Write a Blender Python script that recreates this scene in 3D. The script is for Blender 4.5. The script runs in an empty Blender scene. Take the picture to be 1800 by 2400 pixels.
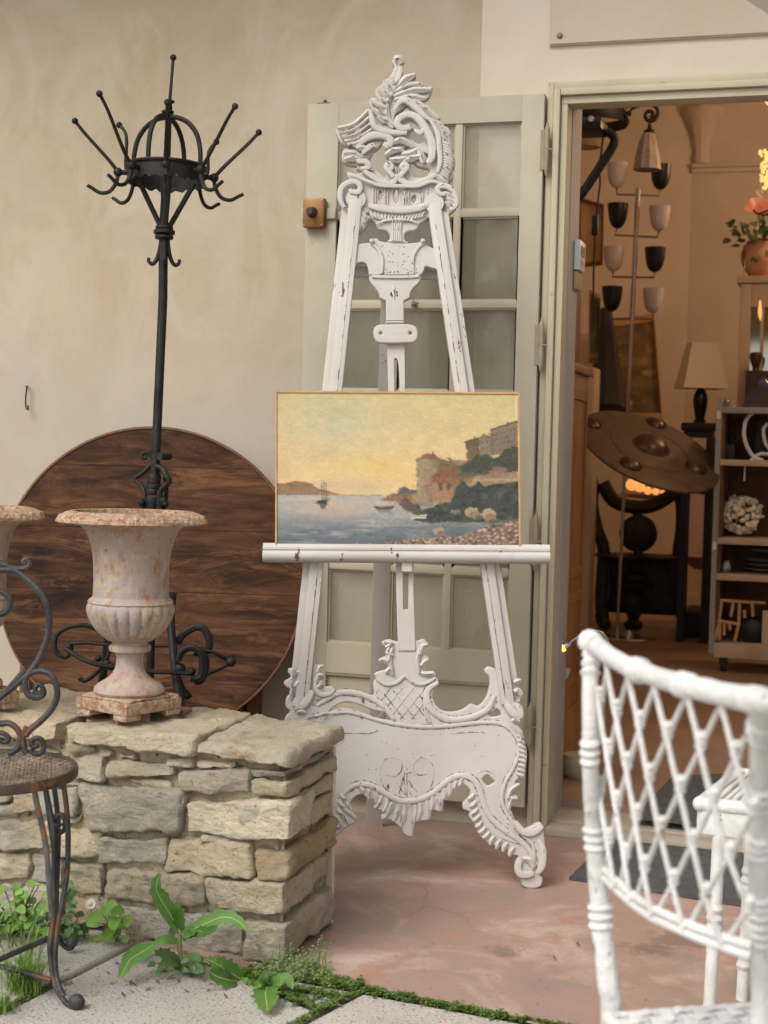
import bpy, bmesh, math, random
import numpy as np
from mathutils import Vector, Matrix, noise as mnoise
random.seed(7); RNG = np.random.default_rng(7)
sc = bpy.context.scene
PI = math.pi
# ---------------------------------------------------------------- camera
YAW, TILT, ROLL = math.radians(16.67), math.radians(2.30), math.radians(1.42)
FPX, HCAM, DCAM = 3500.0, 1.10, 4.31
s_, c_ = math.sin(YAW), math.cos(YAW)
R0 = Vector((c_, s_, 0)); F0 = Vector((-s_, c_, 0))
FW = Vector((-s_*math.cos(TILT), c_*math.cos(TILT), -math.sin(TILT)))
U0 = R0.cross(FW)
RR = R0*math.cos(ROLL) + U0*math.sin(ROLL)
UU = U0*math.cos(ROLL) - R0*math.sin(ROLL)
CAM = Vector((0, -DCAM, HCAM))
cd = bpy.data.cameras.new('camera'); cam = bpy.data.objects.new('camera', cd)
sc.collection.objects.link(cam); sc.camera = cam
cam.matrix_world = Matrix(((RR.x, UU.x, -FW.x, CAM.x), (RR.y, UU.y, -FW.y, CAM.y), (RR.z, UU.z, -FW.z, CAM.z), (0, 0, 0, 1)))
cd.sensor_fit = 'HORIZONTAL'; cd.sensor_width = 36; cd.lens = FPX/1800*36
cd.clip_start = 0.05; cd.clip_end = 500
cd.dof.use_dof = True; cd.dof.focus_distance = 3.65; cd.dof.aperture_fstop = 8.0
# ---------------------------------------------------------------- world, sun, exposure
SUN_EL, SUN_AZ = math.radians(48), math.radians(205)      # azimuth measured from +Y clockwise
w = bpy.data.worlds.new('World'); sc.world = w; w.use_nodes = True
wn = w.node_tree; sky = wn.nodes.new('ShaderNodeTexSky'); sky.sky_type = 'NISHITA'; sky.sun_disc = False
sky.sun_elevation = SUN_EL; sky.sun_rotation = SUN_AZ; sky.dust_density = 4.0; sky.air_density = 0.8; sky.ozone_density = 0.6
bg = wn.nodes['Background']; bg.inputs[1].default_value = 0.15
hs = wn.nodes.new('ShaderNodeHueSaturation'); hs.inputs['Saturation'].default_value = 0.35   # veiled, overcast sky
wn.links.new(sky.outputs[0], hs.inputs['Color']); wn.links.new(hs.outputs[0], bg.inputs[0])
sl = bpy.data.lights.new('sun', 'SUN'); sl.energy = 1.3; sl.angle = math.radians(35); sl.color = (1, .95, .87)
so = bpy.data.objects.new('sun', sl); sc.collection.objects.link(so)
sd = Vector((math.sin(SUN_AZ)*math.cos(SUN_EL), math.cos(SUN_AZ)*math.cos(SUN_EL), math.sin(SUN_EL)))
so.rotation_euler = sd.to_track_quat('Z', 'Y').to_euler(); so.location = sd*20
vs = sc.view_settings; vs.view_transform = 'Standard'; vs.look = 'None'; vs.gamma = 1; vs.exposure = 0.28
try:
    sc.cycles.max_bounces = 8; sc.cycles.transparent_max_bounces = 12; sc.cycles.sample_clamp_indirect = 4
    sc.cycles.use_denoising = True
except Exception: pass
# ---------------------------------------------------------------- pixel helpers (photograph pixels, 1800 x 2400)
def ray(u, v): return FW + RR*((u-900)/FPX) + UU*((1200-v)/FPX)
def atY(u, v, y): d = ray(u, v); return CAM + d*((y-CAM.y)/d.y)
def atX(u, v, x): d = ray(u, v); return CAM + d*((x-CAM.x)/d.x)
def atZ(u, v, z): d = ray(u, v); return CAM + d*((z-CAM.z)/d.z)
def atD(u, v, t): return CAM + ray(u, v)*t
def atP(u, v, P, n): d = ray(u, v); return CAM + d*((P-CAM).dot(n)/d.dot(n))
def crop(x0, y0, k): return lambda x, y: (x0 + x/k, y0 + y/k)
c1 = crop(0, 0, 2.37); c2 = crop(650, 100, 2.37); c3 = crop(700, 500, 2.765); c4 = crop(600, 880, 2.37)
c5 = crop(600, 1300, 2.304); c6 = crop(0, 950, 2.37); cw = crop(0, 1600, 2.07375); i1 = crop(1280, 0, 3.16)
i2 = crop(1280, 600, 3.19); i3 = crop(1280, 1100, 3.19); ch = crop(1300, 1450, 2.328); fl = crop(700, 1800, 2.37); bc = crop(0, 1750, 3.403)
# ---------------------------------------------------------------- materials
def srgb(c):
    return tuple(((x/255)/12.92 if x/255 <= .04045 else ((x/255+.055)/1.055)**2.4) for x in c)
def nd(nt, t, **k):
    n = nt.nodes.new(t)
    for a, b in k.items():
        if a in n.inputs: n.inputs[a].default_value = b
        else: setattr(n, a, b)
    return n
def mixc(nt, fac, a, b, mode='MIX'):
    m = nt.nodes.new('ShaderNodeMix'); m.data_type = 'RGBA'; m.blend_type = mode
    for sock, val in ((m.inputs[0], fac), (m.inputs[6], a), (m.inputs[7], b)):
        if isinstance(val, (int, float)): sock.default_value = val
        elif isinstance(val, tuple): sock.default_value = (*val[:3], 1)
        else: nt.links.new(val, sock)
    return m.outputs[2]
def ramp(nt, src, lo, hi, a=0.0, b=1.0):
    m = nt.nodes.new('ShaderNodeMapRange'); m.inputs[1].default_value = lo; m.inputs[2].default_value = hi
    m.inputs[3].default_value = a; m.inputs[4].default_value = b; nt.links.new(src, m.inputs[0]); return m.outputs[0]
def mth(nt, op, a, b=0.0):
    m = nt.nodes.new('ShaderNodeMath'); m.operation = op
    for sock, val in ((m.inputs[0], a), (m.inputs[1], b)):
        if isinstance(val, (int, float)): sock.default_value = val
        else: nt.links.new(val, sock)
    return m.outputs[0]
def noise(nt, scale, detail=4, rough=.55, stretch=None, dist=0.0, off=0.0):
    tc = nt.nodes.new('ShaderNodeTexCoord'); mp = nt.nodes.new('ShaderNodeMapping')
    mp.inputs['Scale'].default_value = stretch or (1, 1, 1); mp.inputs['Location'].default_value = (off, off*1.7, off*.6)
    n = nt.nodes.new('ShaderNodeTexNoise'); n.inputs['Scale'].default_value = scale; n.inputs['Detail'].default_value = detail
    n.inputs['Roughness'].default_value = rough; n.inputs['Distortion'].default_value = dist
    nt.links.new(tc.outputs['Object'], mp.inputs[0]); nt.links.new(mp.outputs[0], n.inputs[0]); return n.outputs[0]
def newmat(name):
    m = bpy.data.materials.new(name); m.use_nodes = True; nt = m.node_tree; return m, nt, nt.nodes['Principled BSDF']
def M(name, c1, c2=None, sc_=6, rough=.7, metal=0, bump=0, bsc=60, stretch=None, spots=None, spot_sc=30, spot_t=.62, spot_w=.03, wear=None, wear_t=.53, vcol=None, lohi=(.35, .65), rnd=0, spec=.4, spot_stretch=None, hollow_shade=None):
    m, nt, b = newmat(name)
    col = tuple(c1)
    if vcol:
        a = nt.nodes.new('ShaderNodeAttribute'); a.attribute_name = vcol; col = a.outputs[0]
    if c2 is not None:
        f = ramp(nt, noise(nt, sc_, 6, .6, stretch), *lohi)
        col = mixc(nt, f, col, tuple(c2)) if not vcol else mixc(nt, f, col, tuple(c2), 'MULTIPLY')
    if spots is not None:
        f = ramp(nt, noise(nt, spot_sc, 5, .65, spot_stretch, off=3.3), spot_t, spot_t+spot_w); col = mixc(nt, f, col, tuple(spots))
    if wear is not None:
        g = nt.nodes.new('ShaderNodeNewGeometry')
        nn = noise(nt, 45, 4, .6, off=9.1)
        p = mth(nt, 'ADD', g.outputs['Pointiness'], mth(nt, 'MULTIPLY', mth(nt, 'SUBTRACT', nn, .5), .22))
        col = mixc(nt, ramp(nt, p, wear_t, wear_t+.02), col, tuple(wear))
    if hollow_shade is not None:  # grime-coloured shade painted into concave hollows, like ambient occlusion
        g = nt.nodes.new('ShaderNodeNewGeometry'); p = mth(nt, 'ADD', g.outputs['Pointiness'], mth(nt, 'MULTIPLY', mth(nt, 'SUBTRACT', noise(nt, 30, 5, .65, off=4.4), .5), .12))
        col = mixc(nt, ramp(nt, p, .475, .42, 0, .75), col, tuple(hollow_shade))
    if rnd:
        g = nt.nodes.new('ShaderNodeNewGeometry'); v = ramp(nt, g.outputs['Random Per Island'], 0, 1, 1-rnd, 1+rnd*.4)
        cc = nt.nodes.new('ShaderNodeCombineColor'); [nt.links.new(v, cc.inputs[i]) for i in range(3)]
        col = mixc(nt, 1.0, col, cc.outputs[0], 'MULTIPLY')
    if isinstance(col, tuple): b.inputs['Base Color'].default_value = (*col[:3], 1)
    else: nt.links.new(col, b.inputs['Base Color'])
    b.inputs['Roughness'].default_value = rough; b.inputs['Metallic'].default_value = metal
    b.inputs['Specular IOR Level'].default_value = spec
    if bump:
        bp = nt.nodes.new('ShaderNodeBump'); bp.inputs['Strength'].default_value = bump; bp.inputs['Distance'].default_value = .01
        nt.links.new(noise(nt, bsc, 7, .65, stretch), bp.inputs['Height']); nt.links.new(bp.outputs[0], b.inputs['Normal'])
    return m
def emis(name, c, e):
    m, nt, b = newmat(name); b.inputs['Base Color'].default_value = (*c, 1); b.inputs['Emission Color'].default_value = (*c, 1); b.inputs['Emission Strength'].default_value = e; return m
# ---------------------------------------------------------------- mesh builder
def crom(pts, n=6, closed=False):
    """Catmull-Rom through pts; a point given with a trailing 'c' is a sharp corner"""
    P = [Vector(p[:-1]) if p[-1] == 'c' else Vector(p) for p in map(tuple, pts)]; C = [tuple(p)[-1] == 'c' for p in pts]
    N = len(P); out = []
    rng_ = range(N if closed else N-1)
    for i in rng_:
        a, b = P[i], P[(i+1) % N]
        pa = P[i-1] if (i > 0 or closed) else a; pb = P[(i+2) % N] if (i+2 < N or closed) else b
        if C[i]: pa = a
        if C[(i+1) % N]: pb = b
        ta, tb = (b-pa)*.5, (pb-a)*.5
        for k in range(n):
            t = k/n; h1 = 2*t**3-3*t**2+1; h2 = t**3-2*t**2+t; h3 = -2*t**3+3*t**2; h4 = t**3-t**2
            out.append(a*h1+ta*h2+b*h3+tb*h4)
    if not closed: out.append(P[-1])
    return out
class MB:
    def __init__(s): s.v = []; s.f = []; s.c = []; s.col = None
    def add(s, vs, fs):
        o = len(s.v); s.v.extend(Vector(p) for p in vs); s.f.extend([tuple(i+o for i in f) for f in fs])
        s.c.extend([s.col or (1, 1, 1)]*len(vs)); return s
    def box(s, p0, p1, M_=None, bev=0.0):
        x0, y0, z0 = p0; x1, y1, z1 = p1
        if bev > 0:
            bm = bmesh.new(); bmesh.ops.create_cube(bm, size=1)
            for v in bm.verts: v.co = Vector(((x0+x1)/2+v.co.x*(x1-x0), (y0+y1)/2+v.co.y*(y1-y0), (z0+z1)/2+v.co.z*(z1-z0)))
            bmesh.ops.bevel(bm, geom=bm.edges[:], offset=bev, segments=2, affect='EDGES', profile=.6)
            bm.verts.index_update(); vs = [v.co.copy() for v in bm.verts]; fs = [[v.index for v in f.verts] for f in bm.faces]; bm.free()
        else:
            vs = [Vector(p) for p in ((x0, y0, z0), (x1, y0, z0), (x1, y1, z0), (x0, y1, z0), (x0, y0, z1), (x1, y0, z1), (x1, y1, z1), (x0, y1, z1))]
            fs = [(0, 3, 2, 1), (4, 5, 6, 7), (0, 1, 5, 4), (1, 2, 6, 5), (2, 3, 7, 6), (3, 0, 4, 7)]
        if M_ is not None: vs = [M_ @ v for v in vs]
        return s.add(vs, fs)
    def bar(s, a, b, w, d, up=Vector((0, 0, 1)), bev=.002):
        a, b = Vector(a), Vector(b); z = (b-a); L = z.length; z.normalize(); x = Vector(up).cross(z)
        if x.length < 1e-3: x = Vector((1, 0, 0)).cross(z)
        x.normalize(); y = z.cross(x)
        Mx = Matrix(((x.x, y.x, z.x, a.x), (x.y, y.y, z.y, a.y), (x.z, y.z, z.z, a.z), (0, 0, 0, 1)))
        return s.box((-w/2, -d/2, 0), (w/2, d/2, L), Mx, bev)
    def tube(s, pts, r, seg=8, n=5, smooth=True, flat=None, cap=True):
        """r: number or list per control point; flat=(up_vector, ratio) squashes the section along up_vector"""
        P0 = [Vector(p) for p in pts]; rr = r if isinstance(r, (list, tuple)) else [r]*len(P0)
        if smooth and len(P0) > 2:
            P = crom(P0, n); R = []
            for i in range(len(P0)-1):
                for k in range(n): R.append(rr[i]+(rr[i+1]-rr[i])*k/n)
            R.append(rr[-1])
        else: P, R = P0, list(rr)
        T = [(P[min(i+1, len(P)-1)]-P[max(i-1, 0)]).normalized() for i in range(len(P))]
        up = Vector(flat[0]) if flat else None
        if up is None:
            up = T[0].orthogonal().normalized()
        vs, fs = [], []; x = None
        for i, (p, t) in enumerate(zip(P, T)):
            if flat: x = up.cross(t); x = x.normalized() if x.length > 1e-4 else t.orthogonal().normalized()
            else:
                x = (x - t*x.dot(t)).normalized() if x is not None and (x - t*x.dot(t)).length > 1e-6 else up
            y = t.cross(x)
            q = flat[1] if flat else 1.0
            for k in range(seg):
                a = 2*PI*k/seg; vs.append(p + x*math.cos(a)*R[i] + y*math.sin(a)*R[i]*q)
        for i in range(len(P)-1):
            for k in range(seg):
                k2 = (k+1) % seg; fs.append((i*seg+k, i*seg+k2, (i+1)*seg+k2, (i+1)*seg+k))
        if cap: fs.append(tuple(range(seg-1, -1, -1))); fs.append(tuple((len(P)-1)*seg+k for k in range(seg)))
        return s.add(vs, fs)
    def ball(s, c, r, seg=12, rings=8, sq=(1, 1, 1), M3=None):
        c = Vector(c); vs, fs = [], []
        for i in range(rings+1):
            th = PI*i/rings
            for k in range(seg):
                a = 2*PI*k/seg; v = Vector((math.sin(th)*math.cos(a)*r*sq[0], math.sin(th)*math.sin(a)*r*sq[1], math.cos(th)*r*sq[2]))
                if M3 is not None: v = M3 @ v
                vs.append(c+v)
        for i in range(rings):
            for k in range(seg):
                k2 = (k+1) % seg; fs.append((i*seg+k, (i+1)*seg+k, (i+1)*seg+k2, i*seg+k2))
        return s.add(vs, fs)
    def lathe(s, prof, c=(0, 0, 0), seg=24, M3=None, mod=None):
        """prof: (radius, height) pairs; mod(i, a) -> radius factor"""
        c = Vector(c); vs, fs = [], []
        for i, (r, z) in enumerate(prof):
            for k in range(seg):
                a = 2*PI*k/seg; q = r*(mod(i, a) if mod else 1); v = Vector((math.cos(a)*q, math.sin(a)*q, z))
                if M3 is not None: v = M3 @ v
                vs.append(c+v)
        for i in range(len(prof)-1):
            for k in range(seg):
                k2 = (k+1) % seg; fs.append((i*seg+k, i*seg+k2, (i+1)*seg+k2, (i+1)*seg+k))
        return s.add(vs, fs)
    def quad(s, a, b, c, d): return s.add([a, b, c, d], [(0, 1, 2, 3)])
    def build(s, name, mat, parent=None, loc=None, smooth=35, vcol=False):
        me = bpy.data.meshes.new(name)
        o = bpy.data.objects.new(name, me); sc.collection.objects.link(o)
        if parent is not None: o.parent = parent; base = wloc(parent)
        else:
            base = Vector(loc) if loc is not None else Vector((sum(v.x for v in s.v)/len(s.v), sum(v.y for v in s.v)/len(s.v), min(v.z for v in s.v)))
            o.location = base
        me.from_pydata([v-base for v in s.v], [], s.f); me.validate(); me.update()
        if mat: me.materials.append(mat)
        if vcol and len(me.vertices) == len(s.c):
            at = me.color_attributes.new('Col', 'FLOAT_COLOR', 'POINT')
            at.data.foreach_set('color', np.array([(*c[:3], 1) for c in s.c], dtype=np.float32).ravel())
        fin(me, smooth); return o
def inlay(o, mb, mat):
    """marks in the surface of a part: added to the part's own mesh with a second material"""
    me = o.data; base = wloc(o); me.materials.append(mat); idx = len(me.materials)-1; bm = bmesh.new(); bm.from_mesh(me)
    vs = [bm.verts.new(v-base) for v in mb.v]
    for f in mb.f:
        try: fc = bm.faces.new([vs[i] for i in f]); fc.material_index = idx; fc.smooth = True
        except ValueError: pass
    bm.to_mesh(me); bm.free(); me.update()
def wloc(o):
    l = Vector(o.location)
    while o.parent: o = o.parent; l += o.location
    return l
def fin(me, smooth=35):
    bm = bmesh.new(); bm.from_mesh(me)
    if len(bm.faces) > 1: bmesh.ops.recalc_face_normals(bm, faces=bm.faces[:])
    if smooth:
        for f in bm.faces: f.smooth = True
        la = math.radians(smooth)
        for e in bm.edges:
            if len(e.link_faces) == 2 and e.calc_face_angle(0) > la: e.smooth = False
    bm.to_mesh(me); bm.free(); me.update()
def tag(o, label=None, cat=None, group=None, kind=None):
    if label: o['label'] = label
    if cat: o['category'] = cat
    if group: o['group'] = group
    if kind: o['kind'] = kind
    return o
def thing(name, label, cat, loc, group=None):
    o = bpy.data.objects.new(name, None); sc.collection.objects.link(o); o.location = loc; o.empty_display_size = .05
    return tag(o, label, cat, group)
def copy_tree(o, parent=None):
    c = o.copy(); sc.collection.objects.link(c); c.parent = parent
    for k in list(o.children): copy_tree(k, c)
    return c
def filled(outer, holes, depth, bevel=.002, res=2):
    """filled 2-D outline with holes, extruded to depth in z, bevelled: returns verts, faces"""
    cu = bpy.data.curves.new('tmp', 'CURVE'); cu.dimensions = '2D'; cu.fill_mode = 'BOTH'
    for ring in [outer]+list(holes):
        sp = cu.splines.new('POLY'); sp.points.add(len(ring)-1); sp.use_cyclic_u = True
        for p, q in zip(sp.points, ring): p.co = (q[0], q[1], 0, 1)
    cu.extrude = max(depth/2-bevel, 0); cu.bevel_depth = bevel; cu.bevel_resolution = res; cu.offset = -bevel
    o = bpy.data.objects.new('tmp', cu); sc.collection.objects.link(o)
    bpy.context.view_layer.update(); dg = bpy.context.evaluated_depsgraph_get()
    me = bpy.data.meshes.new_from_object(o.evaluated_get(dg))
    vs = [v.co.copy() for v in me.vertices]; fs = [tuple(p.vertices) for p in me.polygons]
    bpy.data.objects.remove(o); bpy.data.curves.remove(cu); bpy.data.meshes.remove(me)
    return vs, fs
def fbm(p, sc__, o=4): return mnoise.fractal(Vector(p)*sc__, .6, 2.0, o)
# ================================================================ materials
m_plaster, nt, b = newmat('beige_plaster')
n1 = ramp(nt, noise(nt, 1.3, 7, .7, None, .8), .38, .62); n2 = ramp(nt, noise(nt, 4.5, 6, .65, (1, 1, .6), 1.2, 5), .45, .68)
col = mixc(nt, n1, (.40, .328, .222), (.45, .385, .285)); col = mixc(nt, mth(nt, 'MULTIPLY', n2, .75), col, (.51, .445, .35))
col = mixc(nt, ramp(nt, noise(nt, .9, 3, .5, None, 0, 21), .55, .75, 0, .5), col, (.49, .35, .25))
col = mixc(nt, ramp(nt, noise(nt, 22, 5, .6, None, 0, 2), .64, .8, 0, .35), col, (.34, .29, .19))
tcp = nt.nodes.new('ShaderNodeTexCoord'); sxp = nt.nodes.new('ShaderNodeSeparateXYZ'); nt.links.new(tcp.outputs['Object'], sxp.inputs[0])
low = ramp(nt, mth(nt, 'ADD', sxp.outputs[2], mth(nt, 'MULTIPLY', noise(nt, 2.2, 5, .7, None, .5, 8), .5)), 1.75, 1.45, 0, .65)
col = mixc(nt, low, col, (.43, .39, .32))
col = mixc(nt, ramp(nt, noise(nt, 1.9, 7, .7, (1, 1, .8), 1.5, 47), .54, .66, 0, .35), col, (.42, .385, .345))
col = mixc(nt, ramp(nt, noise(nt, 3.0, 8, .75, None, 2.0, 61), .56, .64, 0, .22), col, (.39, .31, .20))
nt.links.new(col, b.inputs['Base Color']); b.inputs['Roughness'].default_value = .9
bp = nt.nodes.new('ShaderNodeBump'); bp.inputs['Strength'].default_value = .35; bp.inputs['Distance'].default_value = .006
nt.links.new(noise(nt, 9, 8, .6), bp.inputs['Height']); nt.links.new(bp.outputs[0], b.inputs['Normal'])
m_white_plaster = M('white_plaster', (.66, .59, .49), (.60, .52, .42), 3, .9, bump=.25, bsc=14)
m_panel = M('board', (.52, .44, .33), (.57, .50, .41), 3, .85, bump=.2, bsc=12)
m_door = M('sage_paint', (.41, .375, .275), (.46, .42, .32), 5, .55, bump=.12, bsc=30, spots=(.26, .22, .15), spot_sc=26, spot_t=.70, spot_w=.05)
m_frame = M('frame_paint', (.43, .385, .265), (.50, .45, .33), 4, .6, bump=.2, bsc=26, stretch=(1, 1, .3), spots=(.24, .19, .12), spot_sc=18, spot_t=.68, spot_w=.06)
m_jamb = M('jamb_paint', (.33, .32, .30), (.38, .37, .35), 6, .6)
m_white = M('distressed_white', (.55, .523, .483), (.485, .452, .41), 5, .55, bump=.12, bsc=45, spots=(.16, .085, .055), spot_sc=36, spot_t=.675, spot_w=.02, hollow_shade=(.34, .29, .23), wear=(.15, .085, .055), wear_t=.715, spot_stretch=(1, 1, .5))
m_white_worn = M('worn_white_bar', (.55, .523, .483), (.485, .452, .41), 5, .55, bump=.12, bsc=45, spots=(.11, .06, .04), spot_sc=18, spot_t=.64, spot_w=.015, spot_stretch=(2.2, 2.2, .5))
m_score = M('scored_line', (.58, .54, .49), (.10, .075, .055), 42, .8, lohi=(.50, .56))
m_iron = M('black_iron', (.018, .018, .017), (.040, .036, .032), 14, .55, .6, bump=.3, bsc=120, spots=(.11, .055, .03), spot_sc=20, spot_t=.66, spot_w=.06)
m_iron2 = M('weathered_iron', (.034, .034, .035), (.088, .088, .09), 18, .55, .5, bump=.35, bsc=140, spots=(.17, .085, .045), spot_sc=16, spot_t=.55, spot_w=.1)
m_mesh = M('rusty_wire', (.10, .075, .055), (.26, .20, .15), 20, .6, .4, spots=(.24, .20, .16), spot_sc=60, spot_t=.6)
m_urn = M('peeling_cast_iron', (.36, .305, .29), (.40, .30, .225), 5, .75, bump=.35, bsc=60, spots=(.43, .36, .26), spot_sc=26, spot_t=.545, spot_w=.05, wear=(.50, .40, .27), wear_t=.56)
nt = m_urn.node_tree; b = nt.nodes['Principled BSDF']; src = b.inputs['Base Color'].links[0].from_socket
col = mixc(nt, ramp(nt, noise(nt, 60, 5, .7, None, 0, 24), .60, .66, 0, .7), src, (.14, .10, .075)); src = col
col = mixc(nt, ramp(nt, noise(nt, 30, 6, .75, (1, 1, .5), 0, 14), .52, .62, 0, .85), src, (.33, .175, .095)); nt.links.new(col, b.inputs['Base Color'])
m_urn_rim = M('rusty_cast_iron', (.52, .36, .24), (.34, .17, .09), 45, .85, bump=1.0, bsc=110, spots=(.56, .47, .33), spot_sc=85, spot_t=.52, spot_w=.08, lohi=(.42, .60))
m_brick = M('broken_brick', (.34, .20, .15), (.26, .15, .11), 20, .9, bump=.8, bsc=60, spots=(.45, .36, .30), spot_sc=30, spot_t=.58)
m_stone, nt, b = newmat('limestone')
a = nt.nodes.new('ShaderNodeAttribute'); a.attribute_name = 'Col'
col = mixc(nt, ramp(nt, noise(nt, 30, 10, .78, (1, 1, 1.6)), .35, .62), a.outputs[0], (.93, .90, .82), 'MULTIPLY')
col = mixc(nt, ramp(nt, noise(nt, 7, 5, .6, None, .3, 4), .5, .68, 0, .75), col, (.76, .68, .53))
col = mixc(nt, ramp(nt, noise(nt, 6, 9, .75, None, .5, 12), .55, .70, 0, .72), col, (.27, .26, .215))
col = mixc(nt, ramp(nt, noise(nt, 5, 4, .6, None, 0, 31), .58, .70, 0, .6), col, (.60, .40, .19))
col = mixc(nt, ramp(nt, noise(nt, 130, 5, .7, None, 0, 7), .58, .66, 0, .65), col, (.13, .125, .095))
nt.links.new(col, b.inputs['Base Color']); b.inputs['Roughness'].default_value = .92
bp = nt.nodes.new('ShaderNodeBump'); bp.inputs['Strength'].default_value = 1.0; bp.inputs['Distance'].default_value = .022
vr = nt.nodes.new('ShaderNodeTexVoronoi'); vr.inputs['Scale'].default_value = 55; tcv_ = nt.nodes.new('ShaderNodeTexCoord'); mpv = nt.nodes.new('ShaderNodeMapping'); mpv.inputs['Scale'].default_value = (1, 1, 1.7); nt.links.new(tcv_.outputs['Object'], mpv.inputs[0]); nt.links.new(mpv.outputs[0], vr.inputs['Vector'])
h = mth(nt, 'ADD', noise(nt, 24, 12, .80, (1, 1, 1.8), .6), mth(nt, 'ADD', mth(nt, 'MULTIPLY', noise(nt, 190, 5, .75), .30), mth(nt, 'MULTIPLY', vr.outputs[0], .22))); nt.links.new(h, bp.inputs['Height']); nt.links.new(bp.outputs[0], b.inputs['Normal'])
m_mortar = M('lime_mortar', (.52, .45, .32), (.30, .26, .18), 14, .95, bump=1.0, bsc=50, spots=(.12, .11, .075), spot_sc=40, spot_t=.6)
# ================================================================ the ground
X_EDGE0, X_EDGE1 = atZ(695, 2296, 0), atZ(1250, 2400, 0)         # line where the pink terrace meets the pavers
E0, E1 = Vector((X_EDGE0.x, X_EDGE0.y)), Vector((X_EDGE1.x, X_EDGE1.y)); ED = (E1-E0).normalized(); EN = Vector((-ED.y, ED.x))
def g2(u, v): p = atZ(u, v, 0); return Vector((p.x, p.y))
def groundmat():
    m, nt, b = newmat('earth'); b.inputs['Base Color'].default_value = (.3, .27, .23, 1); b.inputs['Roughness'].default_value = 1
    nt.links.new(mixc(nt, ramp(nt, noise(nt, 30, 6, .7), .35, .65), (.17, .145, .10), (.30, .27, .22)), b.inputs['Base Color'])
    return m
mb = MB(); mb.quad((-60, -60, -.005), (60, -60, -.005), (60, 60, -.005), (-60, 60, -.005)); tag(mb.build('ground', groundmat(), loc=(0, 0, 0)), kind='structure')
# pink terrace
m, nt, b = newmat('stained_terrace')
col = mixc(nt, ramp(nt, noise(nt, 2.2, 6, .65, None, .3), .35, .65), (.36, .235, .19), (.31, .225, .19))
col = mixc(nt, ramp(nt, noise(nt, 3.5, 7, .7, None, .5, 4), .50, .66, 0, .8), col, (.54, .41, .36))
col = mixc(nt, ramp(nt, noise(nt, 2.6, 7, .7, None, .4, 11), .52, .62, 0, .8), col, (.26, .22, .195))
col = mixc(nt, ramp(nt, noise(nt, 5.5, 6, .7, None, .3, 17), .57, .66, 0, .75), col, (.38, .21, .15))
vo = nt.nodes.new('ShaderNodeTexVoronoi'); vo.feature = 'DISTANCE_TO_EDGE'; vo.inputs['Scale'].default_value = 2.1
tc = nt.nodes.new('ShaderNodeTexCoord'); nw = nt.nodes.new('ShaderNodeTexNoise'); nw.inputs['Scale'].default_value = 3; nw.inputs['Detail'].default_value = 5
vm = nt.nodes.new('ShaderNodeMix'); vm.data_type = 'RGBA'; vm.inputs[0].default_value = .16
nt.links.new(tc.outputs['Object'], nw.inputs[0]); nt.links.new(tc.outputs['Object'], vm.inputs[6]); nt.links.new(nw.outputs['Color'], vm.inputs[7]); nt.links.new(vm.outputs[2], vo.inputs['Vector'])
line = mth(nt, 'MULTIPLY', ramp(nt, vo.outputs[0], 0.0, .012, 1, 0), ramp(nt, noise(nt, 2, 3, .5, None, 0, 40), .50, .62))
col = mixc(nt, mth(nt, 'MULTIPLY', line, .35), col, (.20, .12, .09))
col = mixc(nt, ramp(nt, noise(nt, 120, 6, .75), .56, .66, 0, .45), col, (.20, .12, .09))
for (su, sv, sr) in ((1590, 2205, .085), (1520, 2225, .06), (1180, 2230, .05)):      # old stains on the concrete
    sp_ = atZ(su, sv, 0); vd = nt.nodes.new('ShaderNodeVectorMath'); vd.operation = 'DISTANCE'; nt.links.new(tc.outputs['Object'], vd.inputs[0]); vd.inputs[1].default_value = (sp_.x, sp_.y, 0)
    col = mixc(nt, ramp(nt, mth(nt, 'ADD', mth(nt, 'DIVIDE', vd.outputs['Value'], sr), mth(nt, 'MULTIPLY', mth(nt, 'SUBTRACT', noise(nt, 22, 7, .75, None, .5, su), .5), 3.2)), .9, .45, 0, .6), col, (.15, .115, .09))
nt.links.new(col, b.inputs['Base Color']); nt.links.new(ramp(nt, noise(nt, 5, 5, .6), .3, .7, .42, .7), b.inputs['Roughness'])
bp = nt.nodes.new('ShaderNodeBump'); bp.inputs['Strength'].default_value = .3; bp.inputs['Distance'].default_value = .006
hh = mth(nt, 'SUBTRACT', noise(nt, 12, 8, .6), mth(nt, 'MULTIPLY', line, .5)); nt.links.new(hh, bp.inputs['Height']); nt.links.new(bp.outputs[0], b.inputs['Normal'])
q = [E0-ED*9, E1+ED*9]; mb = MB()
_l = E0-ED*((.02-E0.y)/(-ED.y)) if ED.y < 0 else E0-ED*9
mb.add([(_l.x, .02, .0005), (q[1].x, q[1].y, .0005), (9, q[1].y, .0005), (9, .16, .0005), (_l.x, .16, .0005)], [(0, 1, 2, 3, 4)]); print('EDGE', E0, E1, _l)
tag(mb.build('terrace_floor', m, loc=(0, 0, 0)), kind='structure')
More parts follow.
